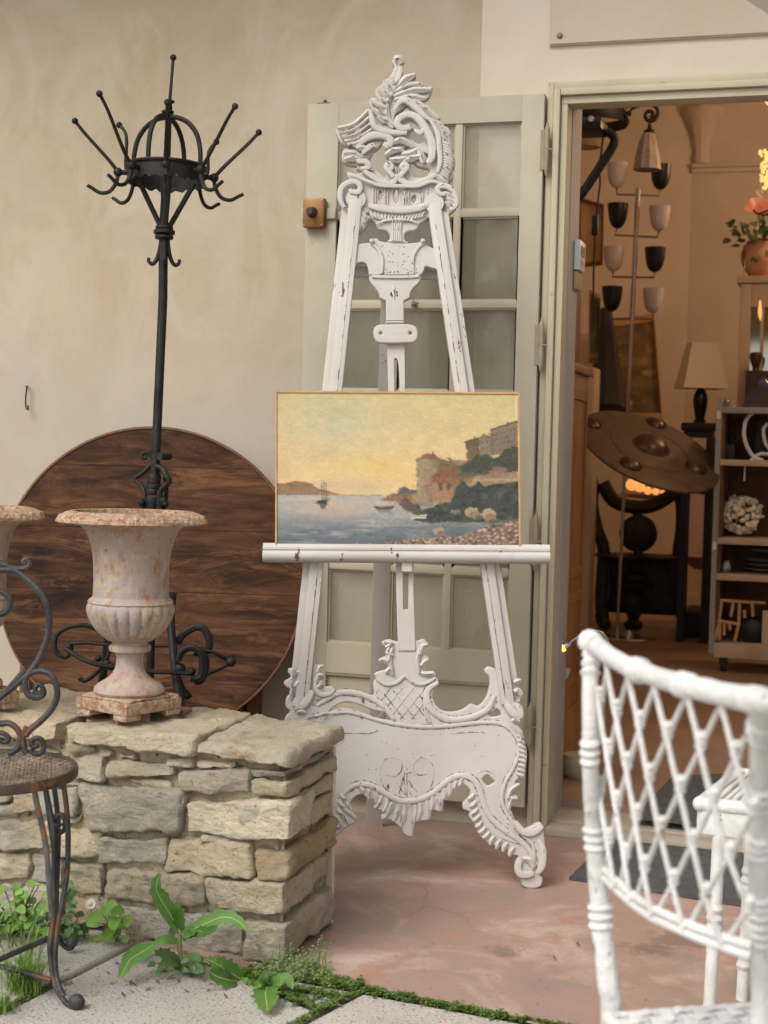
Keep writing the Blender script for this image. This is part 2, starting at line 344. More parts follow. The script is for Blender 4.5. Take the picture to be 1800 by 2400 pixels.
# concrete pavers in front of it
m_paver = M('concrete_paver', (.43, .40, .355), (.53, .50, .455), 3.5, .85, bump=.6, bsc=130, spots=(.17, .155, .13), spot_sc=150, spot_t=.57, spot_w=.06, rnd=.08)
J1a, J1b = g2(700, 2400), g2(848, 2322)          # joint running from the frame edge to the terrace
J2a, J2b = g2(0, 2372), g2(290, 2225)            # joint under the iron chair
def seg_dir(a, b): return (b-a).normalized()
jd = seg_dir(J1a, J1b)                            # cross joints run parallel to this
def paver(name_pts, h=.0):
    pts = [Vector((p[0], p[1])) for p in name_pts]
    return pts
def off(p, a, b): return p + ED*a + jd*b
mb = MB(); gap = .014
L1 = E0 - EN*(.012)
def line_x(p, d, q, e):
    dd = d.x*e.y-d.y*e.x; t = ((q.x-p.x)*e.y-(q.y-p.y)*e.x)/dd; return p + d*t
rows = []
def slab(poly, z=.001):
    vs, fs = filled(poly, [], .05, .004, 2); cz = z-.025
    mb.add([(v.x, v.y, v.z+cz) for v in vs], fs)
K0 = line_x(J1b, jd, L1, ED)                      # corner where the joint meets the terrace edge
far = -jd*3.0
kd = seg_dir(J2b, J2a)
# slab right of joint 1
slab([K0+ED*gap, K0+ED*1.9, K0+ED*1.9+far, K0+ED*gap+far])
slab([K0+ED*(1.9+gap), K0+ED*4, K0+ED*4+far, K0+ED*(1.9+gap)+far])
# small triangular slab against the terrace, then the long joint running to the chair
T1, T2 = g2(497, 2262), g2(745, 2368)            # long joint between wall foot and front slab
ld = seg_dir(T1, T2)
X1 = line_x(K0-ED*gap, jd, T1, ld)
WL = g2(640, 2292); 
slab([K0-ED*gap, X1 + ld*(-.006) + jd*.012, T1+ld*.33+jd*.008, WL])
Y2 = line_x(T1, ld, J2b, kd)
slab([X1-jd*.012-ld*.004, X1-jd*3, Y2+kd*3.2 + ld*.012, Y2+ld*.012 - jd*.004])
W3 = line_x(g2(0, 2130), ld, J2b, kd)
slab([Y2-ld*.012, Y2+kd*3-ld*.012, Y2+kd*3-ld*2.2, Y2-ld*2.2])
m_pav = tag(mb.build('paving', m_paver, loc=(0, 0, 0)), kind='structure')
# mortar strip between the two slabs beneath the iron chair
mb = MB(); pa, pb = Y2+kd*.02, Y2+kd*.34
mb.tube([(pa.x, pa.y, .0), (pa.lerp(pb, .5).x+.002, pa.lerp(pb, .5).y, .001), (pb.x, pb.y, -.001)], [.008, .009, .007], 8)
tag(mb.build('path_joint', M('old_mortar', (.27, .24, .21), (.36, .33, .29), 20, .9, bump=.5, bsc=90), loc=(0, 0, 0)), kind='structure')
# ================================================================ the building
XJ = atY(1313, 1000, 0).x + .0                   # left side of the door opening
XJ0 = atY(1266, 1000, 0).x                       # outer edge of the frame
XW = atY(1130, 100, 0).x                         # where the white plaster surround begins
ZT = atY(1500, 240, 0).z; XR = XJ + 1.75         # head of the opening; right jamb out of frame
bld = thing('shop_building', 'old shop building with beige plastered wall and an open doorway', 'building', (0, .2, 0))
mb = MB(); mb.box((-9, .0, -.05), (XJ0, .20, 3.4)); mb.box((XJ0, .0, ZT+.06), (XR+.3, .20, 3.4)); mb.box((XR+.1, 0, -.05), (7, .20, 3.4)); mb.build('plaster_wall', m_plaster, bld, smooth=0)
mb = MB(); mb.box((XW, -.006, 1.2), (XJ0, .02, 3.38)); mb.box((XJ0, -.006, ZT+.058), (XR+.3, .02, 3.38)); mb.build('white_surround', m_white_plaster, bld, smooth=0)
mb = MB(); pl = [atY(1288, 104, -.02), atY(1800, 70, -.02)]; zb = pl[0].z
mb.box((pl[0].x, -.022, zb), (XR+.2, -.006, zb+.6), bev=.003); mb.box((pl[0].x-.002, -.016, zb-.003), (XR+.2, -.0062, zb+.0)); sb = mb.build('wall_panel', m_panel, bld)
mb = MB(); p = atY(1312, 84, -.022); mb.lathe([(.004, .0), (.008, -.001), (.0085, -.003), (.006, -.006), (0, -.007)], (p.x, p.y, p.z), 12, Matrix.Rotation(-PI/2, 3, 'X')); mb.build('screw', M('screw', (.2, .16, .12), None, rough=.5, metal=.5), sb)
# eave above, unseen, added so that it shades the wall from the sky
mb = MB(); mb.box((-9, -.8, 3.25), (7, .35, 3.33)); [mb.box((x, -.77, 3.15), (x+.09, .0, 3.25)) for x in np.arange(-8.5, 6.5, .7)]
mb.build('added_eave', M('added_eave_wood', (.30, .23, .16), (.22, .16, .10), 5, .8), bld)
# door frame
mb = MB()
FA = XJ-XJ0
mb.box((XJ0, -.030, .0), (XJ0+FA*.30, .03, ZT+.062), bev=.003); mb.box((XJ0+FA*.33, -.044, .0), (XJ0+FA*.66, .04, ZT+.040), bev=.005)
mb.box((XJ0+FA*.68, -.028, .0), (XJ, .05, ZT+.020), bev=.003)
mb.box((XJ0+FA*.302, -.0302, ZT+.041), (XR+.1, .03, ZT+.062), bev=.003); mb.box((XJ0+FA*.662, -.044, ZT+.0205), (XR+.1, .04, ZT+.0405), bev=.004); mb.box((XJ0+FA*.70, -.030, ZT-.002), (XR+.1, .05, ZT+.0200), bev=.003)
mb.box((XR, -.04, 0), (XR+.1, .1, ZT+.06), bev=.004)
fr = mb.build('door_frame', m_frame, bld)
mb = MB(); mb.box((XJ-.03, .0505, .02), (XJ+.003, .205, ZT+.055), bev=.002); mb.box((XJ+.0035, .055, ZT+.05), (XR, .202, ZT+.0595)); mb.build('reveal', m_jamb, fr)
mb = MB(); pA = atZ(1287, 1886, .02); mb.box((XJ0+FA, -.06, 0), (XR+.1, .02, .022), bev=.004); mb.box((XJ0+FA, .0205, 0), (XR+.1, .24, .028), bev=.003)
mb.build('door_sill', M('sill_stone', (.42, .37, .30), (.34, .29, .22), 8, .8, bump=.3, bsc=60), bld)
# door leaf folded back against the wall
DL = -.010                                        # back of leaf; front face at DL-.035
yf = DL-.038
tl, br = atY(722, 241, yf), atY(1226, 1893, yf); tr = atY(1279, 222, yf); zt_ = (tl.z+tr.z)/2; zb_ = max(br.z, .012); xl, xr = tl.x, (tr.x+br.x)/2
leaf = thing('door_leaf', 'sage green glazed door leaf folded back against the wall behind the easel', 'door', (xr, (DL+yf)/2, zb_))
def zz(v, u=1150): return atY(u, v, yf).z
def xx(u, v=600): return atY(u, v, yf).x
gx0, gx1 = xx(786), xx(1214); gz1, gz0 = zz(286), zz(1529)
mb = MB(); mb.box((xl, yf, zb_), (gx0, DL, zt_), bev=.002); mb.box((gx1, yf, zb_), (xr, DL, zt_), bev=.002)
mb.box((gx0, yf+.001, gz1), (gx1, DL, zt_-.0005)); zr = zz(1602); mb.box((gx0, yf+.001, zr), (gx1, DL, gz0)); mb.box((gx0, yf+.001, zb_+.0005), (gx1, DL, zb_+.16))
mb.box((gx0, yf+.016, zb_+.16), (gx1, DL-.003, zr))
for (a0, b0, a1, b1) in ((gx0, zr-.008, gx1, zr), (gx0, zb_+.16, gx1, zb_+.168)): mb.box((a0, yf+.005, b0), (a1, yf+.018, b1))
leaf_f = mb.build('leaf_frame', m_door, leaf)
mb = MB(); vx = [gx0+(gx1-gx0)*k/3 for k in (1, 2)]; mw = .011
hz_ = [zz(v, 1150) for v in (498, 713, 925, 1137, 1343)]
for x in vx: mb.box((x-mw, yf+.004, gz0), (x+mw, DL-.002, gz1), bev=.003)
for z in hz_: mb.box((gx0, yf+.0055, z-mw), (gx1, DL-.0035, z+mw), bev=.003)
xs = [gx0]+vx+[gx1]; zs = [gz0]+hz_+[gz1]
for i in range(3):                                # small glazing beads round each pane
    for j in range(6):
        a0 = xs[i]+(mw if i else 0); a1 = xs[i+1]-(mw if i < 2 else 0); b0 = zs[j]+(mw if j else 0); b1 = zs[j+1]-(mw if j < 5 else 0); t = .005
        mb.box((a0, yf+.011, b0), (a0+t, yf+.020, b1)); mb.box((a1-t, yf+.011, b0), (a1, yf+.020, b1)); mb.box((a0+t, yf+.0112, b0), (a1-t, yf+.0198, b0+t)); mb.box((a0+t, yf+.0112, b1-t), (a1-t, yf+.0198, b1))
mb.build('muntins', m_door, leaf)
mg, nt, b = newmat('window_glass'); nt.nodes.remove(b); tr_ = nt.nodes.new('ShaderNodeBsdfTransparent'); tr_.inputs[0].default_value = (.97, .98, .97, 1)
gl = nt.nodes.new('ShaderNodeBsdfGlossy'); gl.inputs['Roughness'].default_value = .09; fz = nt.nodes.new('ShaderNodeLayerWeight'); fz.inputs[0].default_value = .5
bp = nt.nodes.new('ShaderNodeBump'); bp.inputs['Strength'].default_value = .03; bp.inputs['Distance'].default_value = .01; nt.links.new(noise(nt, 5, 1, .5), bp.inputs['Height']); nt.links.new(bp.outputs[0], gl.inputs['Normal'])
mx = nt.nodes.new('ShaderNodeMixShader'); nt.links.new(mth(nt, 'ADD', mth(nt, 'MULTIPLY', mth(nt, 'POWER', fz.outputs['Facing'], 4.0), .9), .085), mx.inputs[0]); nt.links.new(tr_.outputs[0], mx.inputs[1]); nt.links.new(gl.outputs[0], mx.inputs[2]); df = nt.nodes.new('ShaderNodeBsdfDiffuse'); df.inputs[0].default_value = (.50, .465, .35, 1); my = nt.nodes.new('ShaderNodeMixShader')   # milky film on the old glass, mixed in to lighten the shaded panes
nt.links.new(ramp(nt, noise(nt, 6, 5, .6, (1, 1, .4), .5), .3, .7, .28, .48), my.inputs[0]); nt.links.new(mx.outputs[0], my.inputs[1]); nt.links.new(df.outputs[0], my.inputs[2]); nt.links.new(my.outputs[0], nt.nodes['Material Output'].inputs[0])
for i in range(3):
    for j in range(6):
        mb = MB(); y_ = yf+.0155; mb.quad((xs[i]+.003, y_, zs[j]+.003), (xs[i+1]-.003, y_, zs[j]+.003), (xs[i+1]-.003, y_, zs[j+1]-.003), (xs[i]+.003, y_, zs[j+1]-.003)); mb.build('pane', mg, leaf, smooth=0)
m_brass = M('old_brass', (.30, .155, .06), (.22, .11, .045), 9, .45, .5, bump=.1)
m_hinge = M('hinge_paint', (.36, .33, .24), (.25, .20, .13), 10, .6, bump=.2)
for (u, v0, v1) in ((1297, 287, 413), (1282, 744, 872), (1268, 1197, 1340), (1252, 1643, 1762)):
    mb = MB(); a, c = atY(u, v1, yf-.004), atY(u, v0, yf-.004); x = xr+.012; r = .0075; H = c.z-a.z
    mb.lathe([(0, -.0), (.003, .002), (.004, .010), (r*.8, .014), (r, .02), (r, H*.5-.001), (r*.8, H*.5), (r*.8, H*.5+.001), (r, H*.5+.002), (r, H-.02), (r*.8, H-.014), (.004, H-.010), (.003, H-.002), (0, H)], (x, yf-.006, a.z), 12)
    mb.box((x-.02, yf-.003, a.z+.02), (x, yf+.0, c.z-.02)); mb.tube([(x, yf-.012, a.z+H*.5), (x+.02, yf-.014, a.z+H*.5-.002)], .002, 6); mb.build('hinge', m_hinge, leaf)
# lock on the leaf's left edge
a, c = atY(716, 537, yf), atY(768, 467, yf); mb = MB(); mb.box((a.x, yf-.032, a.z), (c.x, yf-.0005, c.z), bev=.008); lk = mb.build('lock_case', m_brass, leaf)
mb = MB(); q = ((a+c)/2); mb.lathe([(0, .03), (.010, .030), (.012, .026), (.011, .010), (.015, .004), (.017, 0)], (q.x-.002, yf-.032, q.z), 18, Matrix.Rotation(PI/2, 3, 'X')); mb.build('knob', M('dark_knob', (.07, .055, .045), None, rough=.35, metal=.4), lk)
mb = MB()
m_sh = M('screw_head', (.6, .55, .45), None, rough=.4, metal=.5)
for (dx, dz) in ((-.4, -.42), (.4, -.42), (-.4, .42), (.4, .42)): mb = MB(); mb.ball((q.x+dx*(c.x-a.x), yf-.032, q.z+dz*(c.z-a.z)), .0026, 8, 5); mb.build('screw', m_sh, lk)
mb = MB(); e = atY(789, 500, yf); mb.box((c.x+.001, yf-.012, q.z-.016), (e.x, yf-.001, q.z+.016), bev=.002); mb.build('bolt_bar', m_door, lk); mb = MB(); d = atY(704, 500, yf); mb.box((d.x, yf+.004, q.z-.02), (a.x+.01, yf+.012, q.z+.02), bev=.001); mb.build('strike_plate', m_door, lk)
mb = MB(); p = atY(757, 231, yf); mb.box((p.x-.02, yf+.005, zt_), (p.x+.02, DL, zt_+.004)); mb.lathe([(.0, .0), (.006, .0), (.006, .010), (0, .012)], (p.x, yf+.02, zt_+.004), 10); mb.build('top_pin', M('pin', (.13, .10, .08), None, rough=.6, metal=.3), leaf)
mb = MB(); p = atY(970, 713, yf)
mb.ball((p.x, yf-.002, p.z), .009, 8, 6, (1, .7, 1)); mb.tube([(p.x-.002, yf-.004, p.z+.014), (p.x, yf-.008, p.z), (p.x+.004, yf-.006, p.z-.01)], .002, 6); mb.tube([(p.x, yf-.006, p.z), (p.x+.018, yf-.012, p.z+.002)], .0025, 6); mb.build('catch', M('catch', (.22, .18, .13), None, rough=.5, metal=.4), leaf)
# wall hook
mb = MB(); P = lambda u, v, o=.0: atY(u, v, -o)
mb.tube([P(62, 905, .0), P(63, 906, .02), P(62, 915, .024), P(60, 935, .022), P(61, 955, .022), P(66, 960, .026), P(65, 950, .03)], .0028, 6)
tag(mb.build('wall_hook', m_iron2), 'small rusty iron hook driven into the beige plaster at far left', 'hook')
# ================================================================ the easel
FP = atZ(1272, 2084, 0)                            # where its right foot stands
LEAN = math.radians(8.0)
EX = R0.copy(); EW = Vector((F0.x*math.sin(LEAN), F0.y*math.sin(LEAN), math.cos(LEAN))); ENV = EX.cross(EW)*1.0
if ENV.dot(CAM-FP) < 0: ENV = -ENV
def ep(u, v, o=0.0):                               # pixel -> point on the easel's plane, o metres in front of it
    return atP(u, v, FP+ENV*o, ENV)
def e2(u, v, o=0.0): p = ep(u, v, o)-FP; return (p.dot(EX), p.dot(EW))
def e3(a, b, o): return FP+EX*a+EW*b+ENV*o
easel = thing('display_easel', 'tall white distressed carved wooden easel holding the seaside painting', 'easel', (FP.x-.18, FP.y+.02, 0))
def plate(mb, cr, pts, o, th, holes=(), bev=.003, n=5, dy=0):
    """outline drawn in crop pixels, front face o metres before the plane"""
    def conv(ps):
        q = []
        for p in ps:
            a = e2(*cr(p[0], p[1]+dy), o); q.append((a[0], a[1], 0, 'c') if p[-1] == 'c' else (a[0], a[1], 0))
        return [(v.x, v.y) for v in crom(q, n, True)]
    vs, fs = filled(conv(pts), [conv(h) for h in holes], th, bev)
    mb.add([e3(v.x, v.y, o-th/2+v.z) for v in vs], fs)
K = lambda *p: [(x, y, 'c') for x, y in p]
CHIPS = []
def lobe(mb, cr, pts, w, o=.0, flat=.55, taper=(.35, 1, .9, .25)):
    """a carved leaf lobe: tapered blade along pts, w = half width in crop px"""
    P = [ep(*cr(*p[:2]), o + (p[2] if len(p) > 2 else 0)) for p in pts]
    k = (ep(*cr(pts[0][0]+10, pts[0][1]))-ep(*cr(*pts[0][:2]))).length/10
    R = [w*1.22*k*np.interp(i/(len(P)-1), np.linspace(0, 1, len(taper)), taper) for i in range(len(P))]
    if random.random() < .5 and len(P) >= 3:
        j = random.randrange(1, len(P)-1) if len(P) > 2 else 0; CHIPS.append((P[j]+ENV*R[j]*flat*(.95 if len(P) <= 3 else .68), (P[j+1]-P[j]).normalized(), R[j]))
    mb.tube(P, R, 4 if len(P) <= 3 else 8, 5, flat=(ENV, flat*(.95 if len(P) <= 3 else .68)))
def flush_chips(mb):
    for p, d, r in CHIPS:
        s = d.cross(ENV)
        for _ in range(random.choice((1, 1, 2))):
            L = random.uniform(.0015, .0060); q = p+d*random.uniform(-.008, .008)+s*random.uniform(-.25, .25)*r; mb.tube([q-d*L, q, q+d*L], [.0004, random.uniform(.0007, .0013), .0004], 5, 2, flat=(ENV, .5))
    CHIPS.clear()
def dashes(mb, cr, pts, offs, o=.0007, prob=.55):
    P = crom([(p[0], p[1], 0) for p in pts], 9)
    for i in range(1, len(P)-1):
        t = (P[i+1]-P[i-1]); t = Vector((t.x, t.y)).normalized()
        for of in offs:
            if random.random() < prob*.5: a = (P[i].x-t.y*of, P[i].y+t.x*of); L = random.uniform(2, 9); mb.tube([ep(*cr(a[0]-t.x*L, a[1]-t.y*L), o), ep(*cr(a[0], a[1]), o), ep(*cr(a[0]+t.x*L, a[1]+t.y*L), o)], [.0004, random.uniform(.0007, .0014), .0004], 5, 2)
m_bare = M('bare_wood', (.13, .075, .05), (.07, .04, .03), 60, .8)
def line(mb, cr, pts, r=.0013, o=.001): mb.tube([ep(*cr(*p), o) for p in pts], r, 5, 5)
TH = .028
# ---- crown
mb = MB()
crown = [(636, 105), (645, 85), (670, 78), (700, 88), (706, 105), (692, 130), (690, 160), (715, 175), (740, 168), (765, 165), (770, 188), (748, 208), (790, 214), (812, 228), (808, 245), (785, 256), (858, 240), (858, 270), (848, 295), (832, 312), (812, 322), (836, 345), (852, 362), (862, 383), (850, 395), (905, 410), (893, 436), (878, 452), (935, 462), (960, 485), (964, 510), (955, 535), (978, 560), (982, 590), (970, 618), (988, 650), (986, 690), (968, 712), (980, 740), (965, 765), (950, 780), (985, 815), (1003, 870), (995, 915), (965, 945), (940, 950), (900, 930), (880, 945), (858, 955), (850, 968), (830, 975), (815, 990), (795, 1000), (785, 1020), (765, 1042), (725, 1048), (706, 1072), (712, 1100), (724, 1112), (612, 1110), (624, 1090), (622, 1062), (600, 1042), (560, 1034), (545, 1000), (522, 975), (508, 945), (490, 960), (502, 990), (492, 1025), (465, 1048), (440, 1055), (430, 1000), (420, 940), (372, 925), (345, 890), (342, 830), (362, 780), (400, 760), (388, 735), (392, 714), (440, 728), (470, 716), (442, 700), (440, 682), (400, 678), (368, 662), (356, 635), (362, 603), (385, 585), (430, 590), (440, 575), (385, 572), (355, 555), (332, 515), (328, 482), (395, 462), (440, 425), (485, 378), (505, 364), (524, 368), (510, 335), (520, 308), (548, 300), (545, 265), (560, 240), (580, 232), (590, 205), (610, 198), (628, 180), (640, 160), (650, 130)]
holes = [[(580, 562), (558, 588), (535, 600), (520, 630), (505, 655), (515, 678), (512, 702), (555, 712), (595, 745), (604, 740), (606, 700), (620, 678), (630, 650), (605, 630), (600, 595), (628, 560), (610, 552)],
         [(752, 660), (732, 690), (735, 725), (765, 748), (815, 745), (845, 722), (845, 700), (805, 690), (775, 680)],
         [(750, 478), (735, 515), (762, 545), (785, 560), (812, 548), (828, 520), (820, 498), (790, 492)],
         [(712, 352), (690, 378), (660, 392), (650, 430), (665, 405), (700, 385), (738, 384), (730, 352)],
         [(815, 612), (805, 640), (835, 650), (868, 640), (872, 622), (840, 622)],
         [(722, 575), (704, 592), (730, 600), (756, 588), (748, 572)],
         [(572, 818), (560, 850), (570, 880), (582, 850)], [(664, 800), (646, 845), (662, 892), (676, 848)], [(764, 845), (748, 866), (756, 892), (770, 872)]]
plate(mb, c2, crown, .0, .026, holes, .004, 4)
cen = [(650, 470), (612, 420), (610, 340), (640, 270), (672, 200), (685, 140), (668, 95)]
lobe(mb, c2, cen, 15, .004, .7, (1, 1, .9, .8, .75, .8, .9))
lobe(mb, c2, [(690, 118), (672, 92), (655, 98)], 22, .008, .8, (.6, 1, .8))
for a, e, w in (((632, 300), (560, 246), 20), ((620, 330), (550, 300), 19), ((612, 365), (520, 320), 20), ((610, 400), (522, 365), 20), ((620, 432), (555, 405), 20), ((640, 265), (590, 210), 18), ((655, 235), (622, 190), 15)):
    lobe(mb, c2, [a, ((a[0]+e[0])/2+5, (a[1]+e[1])/2+10), e], w, .006, .7, (.5, 1, .9, .35))
for a, e, w in (((662, 250), (765, 178), 17), ((650, 275), (808, 235), 20), ((645, 300), (852, 262), 22), ((650, 320), (825, 312), 20), ((695, 320), (850, 380), 18), ((740, 340), (895, 425), 20)):
    lobe(mb, c2, [a, ((a[0]+e[0])/2, (a[1]+e[1])/2-16), e], w, .006, .75, (.4, 1, 1, .4))
lobe(mb, c2, [(650, 375), (680, 330), (720, 322), (770, 360), (830, 415), (890, 440)], 18, .012, .8)           # hooked leaf tip
lobe(mb, c2, [(735, 470), (690, 475), (665, 445), (690, 412), (740, 400), (790, 430), (830, 490), (860, 560), (858, 640), (830, 668)], 17, .012, .8, (.9, 1, 1, 1, 1, 1.1, 1.2, 1.2, 1, .5))
lobe(mb, c2, [(760, 480), (790, 500), (820, 480), (800, 455)], 14, .014, .8)
for k, (a, m_, e) in enumerate((((336, 478), (425, 455), (503, 380)), ((345, 505), (432, 482), (514, 412)), ((358, 530), (442, 508), (524, 444)), ((374, 552), (448, 532), (536, 474)), ((390, 570), (452, 556), (542, 502)))):
    lobe(mb, c2, [a, m_, e], 15, .005+.0006*k, .8, (.9, 1, .9, .5))
lobe(mb, c2, [(515, 375), (528, 430), (545, 470), (600, 492), (660, 500), (720, 500)], 15, .012, .8, (.5, 1, 1, 1, .9, .7))
lobe(mb, c2, [(440, 590), (480, 540), (540, 515), (600, 518), (628, 545), (615, 575), (590, 560)], 19, .009, .8, (.4, 1, 1.1, 1.1, .9, .7))
lobe(mb, c2, [(470, 620), (500, 590), (530, 570), (550, 580)], 15, .010, .8)
for a, e in (((470, 640), (370, 615)), ((475, 655), (372, 650)), ((500, 600), (440, 590))): lobe(mb, c2, [a, ((a[0]+e[0])/2, (a[1]+e[1])/2-12), e], 18, .008, .8, (.5, 1, 1, .6))
lobe(mb, c2, [(440, 660), (490, 662), (510, 690), (460, 700)], 15, .010, .8, (.8, 1, .9, .6))
# feathered right-hand wing
sp = crom([(860, 440), (900, 500), (915, 580), (920, 660), (905, 720), (900, 770)], 5)
for k in range(1, len(sp)-1):
    x, y = sp[k][0], sp[k][1]; tx = 52 if y < 700 else 45; lobe(mb, c2, [(x-12, y-14), (x+tx*.55, y+2), (x+tx*.98, y+22)], 15, .008, .8, (.5, 1, 1, .5))
lobe(mb, c2, [(850, 430), (890, 500), (900, 580), (905, 660), (890, 720)], 12, .014, .8, (.5, 1, 1, 1, .6))
for a, b_, e in (((600, 625), (640, 600), (690, 590)), ((620, 650), (670, 650), (720, 640)), ((690, 620), (740, 615), (780, 590)), ((640, 560), (690, 540), (760, 580)), ((700, 660), (750, 640), (800, 630)), ((780, 590), (800, 630), (810, 670))):
    lobe(mb, c2, [a, b_, e], 17, .009, .8, (.5, 1, 1, .5))
# twin scrolls above the pediment
for sg in (-1, 1):
    X = lambda x: 663+sg*(x-663)
    lobe(mb, c2, [(X(680), 745), (X(700), 720), (X(722), 690), (X(705), 672), (X(688), 690), (X(700), 705)], 12, .012, .8, (.9, 1, 1, 1, .9, .7))
lobe(mb, c2, [(480, 712), (530, 745), (590, 780), (640, 782), (663, 745), (690, 765), (740, 788), (810, 770), (880, 735)], 15, .009, .8, (.7, 1, 1, 1, 1, 1, 1, 1, .7))
lobe(mb, c2, [(400, 735), (440, 742), (480, 760), (560, 790), (620, 796), (700, 796), (780, 796), (860, 770), (930, 790)], 9, .011, .8, (.6, 1, 1, 1, 1, 1, 1, 1, .7))
lobe(mb, c2, [(505, 905), (560, 918), (640, 930), (720, 930), (800, 915), (845, 890)], 17, .009, .8, (.7, 1, 1, 1, 1, .7))
for x in (535, 548, 600, 615, 702, 716, 733, 797, 810, 835): lobe(mb, c2, [(x, 810), (x-2, 850), (x, 895-abs(x-665)*.05)], 5, .002, 1, (.6, 1, .6))
for k in range(16):
    x = 520+k*20; y = 925+30*math.cos((x-665)/160*1.2)-8; lobe(mb, c2, [(x, y), (x+(665-x)*.06, y+28), (x+(665-x)*.14, y+52-abs(x-665)*.08)], 9, .004, .8, (.7, 1, .7))
lobe(mb, c2, [(548, 1008), (600, 988), (665, 982), (730, 985), (785, 1002)], 7, .006, .9, (.6, 1, 1, .6))
for x in (640, 652, 664, 676, 688): lobe(mb, c2, [(x, 1000), (x+(664-x)*.2, 1050), (x, 1102)], 6, .003, .8, (1, .8, 1))
# volutes hugging the tops of the uprights
for pts in ([(372, 915), (350, 870), (356, 810), (395, 778), (440, 775), (462, 800), (450, 830), (415, 830), (405, 812)], [(960, 930), (993, 900), (988, 850), (960, 808), (915, 795), (890, 812), (905, 840), (935, 838)]):
    lobe(mb, c2, pts, 14, .012, .8, (.6, 1, 1, 1, 1, .9, .8, .7))
for a, e in (((470, 940), (495, 995)), ((462, 960), (480, 1030)), ((450, 975), (452, 1048))): lobe(mb, c2, [a, ((a[0]+e[0])/2+6, (a[1]+e[1])/2), e], 12, .006, .8)
for x, y in ((955, 850), (965, 880), (960, 905)): lobe(mb, c2, [(x-25, y-20), (x, y-5), (x+22, y+12)], 12, .012, .8, (.5, 1, .6))
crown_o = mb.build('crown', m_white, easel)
mb = MB()
for pts in ([(672, 205), (640, 275), (612, 345), (612, 420), (650, 462)], [(345, 492), (420, 470), (480, 420)], [(355, 520), (430, 495), (500, 440)], [(375, 548), (440, 520), (510, 462)], [(535, 500), (600, 515), (680, 545)], [(690, 245), (760, 190)], [(700, 260), (800, 222)], [(555, 300), (600, 340)], [(530, 340), (590, 385)], [(655, 690), (665, 740)], [(560, 830), (556, 870)], [(705, 825), (707, 880)], [(720, 825), (722, 880)], [(800, 835), (802, 870)]):
    line(mb, c2, pts, .0011, .0105)
inlay(crown_o, mb, m_score)
mb = MB(); flush_chips(mb); inlay(crown_o, mb, m_bare)
# ---- yoke under the crown with the sliding post
mb = MB()
plate(mb, c3, K((350, 345))+[(352, 260), (356, 215), (400, 197), (450, 191), (482, 190), (474, 172), (505, 160), (525, 178), (600, 192), (690, 194), (770, 188), (805, 176), (822, 200), (860, 220), (905, 243), (930, 262)]+K((940, 395))+[(905, 368), (860, 352), (822, 344), (812, 372), (795, 398, 'c'), (786, 440), (740, 488), (722, 525), (722, 545, 'c'), (682, 566, 'c'), (684, 716, 'c'), (566, 716, 'c'), (566, 566, 'c'), (528, 548, 'c'), (520, 520), (500, 488), (465, 445), (455, 400, 'c'), (448, 350), (430, 322), (395, 318)], .006, .026, [], .003, 5)
for sg in (-1, 1):
    X = lambda x: 640+sg*(x-640)
    lobe(mb, c3, [(X(810), 190), (X(770), 225), (X(742), 280), (X(738), 340), (X(745), 390)], 9, .009, .9, (1, 1, 1, 1, .8)); mb.ball(ep(*c3(X(805), 180), .012), .007, 10, 6)
lobe(mb, c3, [(475, 408), (560, 412), (700, 412), (780, 405)], 9, .009, .8, (1, 1, 1, 1)); lobe(mb, c3, [(620, 470), (618, 520), (620, 560)], 12, .006, .7, (.4, 1, .3))
for y in (690, 705): line(mb, c3, [(568, y), (682, y)], .0016, .007)
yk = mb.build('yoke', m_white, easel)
mb = MB(); random.seed(3)
for k in range(46):
    t = random.random(); x = 520+t*240+random.uniform(-20, 20); y = 205+random.random()*185
    if k > 30: y = 380+random.uniform(-6, 6)
    a = random.uniform(-.6, .9); L = random.uniform(3, 11); p0, p1 = ep(*c3(x, y), .0062), ep(*c3(x+math.cos(a)*L, y+math.sin(a)*L), .0062); mb.tube([p0, (p0+p1)/2, p1], [.0005, .0013, .0004], 5, 2)
mb.tube([ep(*c3(457, 399), .0065), ep(*c3(793, 399), .0065)], .0012, 5)
for x, y, L in ((600, 510, 16), (603, 525, 14), (595, 520, 10), (635, 505, 12), (637, 525, 12)): mb.tube([ep(*c3(x, y), .0065), ep(*c3(x+2, y+L), .0065)], .0018, 5)
inlay(yk, mb, m_bare)
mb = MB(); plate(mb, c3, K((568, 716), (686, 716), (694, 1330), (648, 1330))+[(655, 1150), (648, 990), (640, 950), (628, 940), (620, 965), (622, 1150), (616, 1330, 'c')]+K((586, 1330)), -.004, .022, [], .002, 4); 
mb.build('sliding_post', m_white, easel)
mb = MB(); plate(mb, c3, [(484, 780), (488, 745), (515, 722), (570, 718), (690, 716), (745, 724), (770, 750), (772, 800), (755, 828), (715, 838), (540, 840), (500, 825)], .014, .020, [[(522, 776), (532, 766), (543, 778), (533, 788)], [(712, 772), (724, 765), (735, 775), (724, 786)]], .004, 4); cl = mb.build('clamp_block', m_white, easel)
mb = MB(); mb.ball(ep(*c3(724, 776), .009), .006, 8, 5, (1, .5, 1)); mb.build('screw_hole', M('raw_wood', (.22, .08, .045), None, rough=.8), cl)
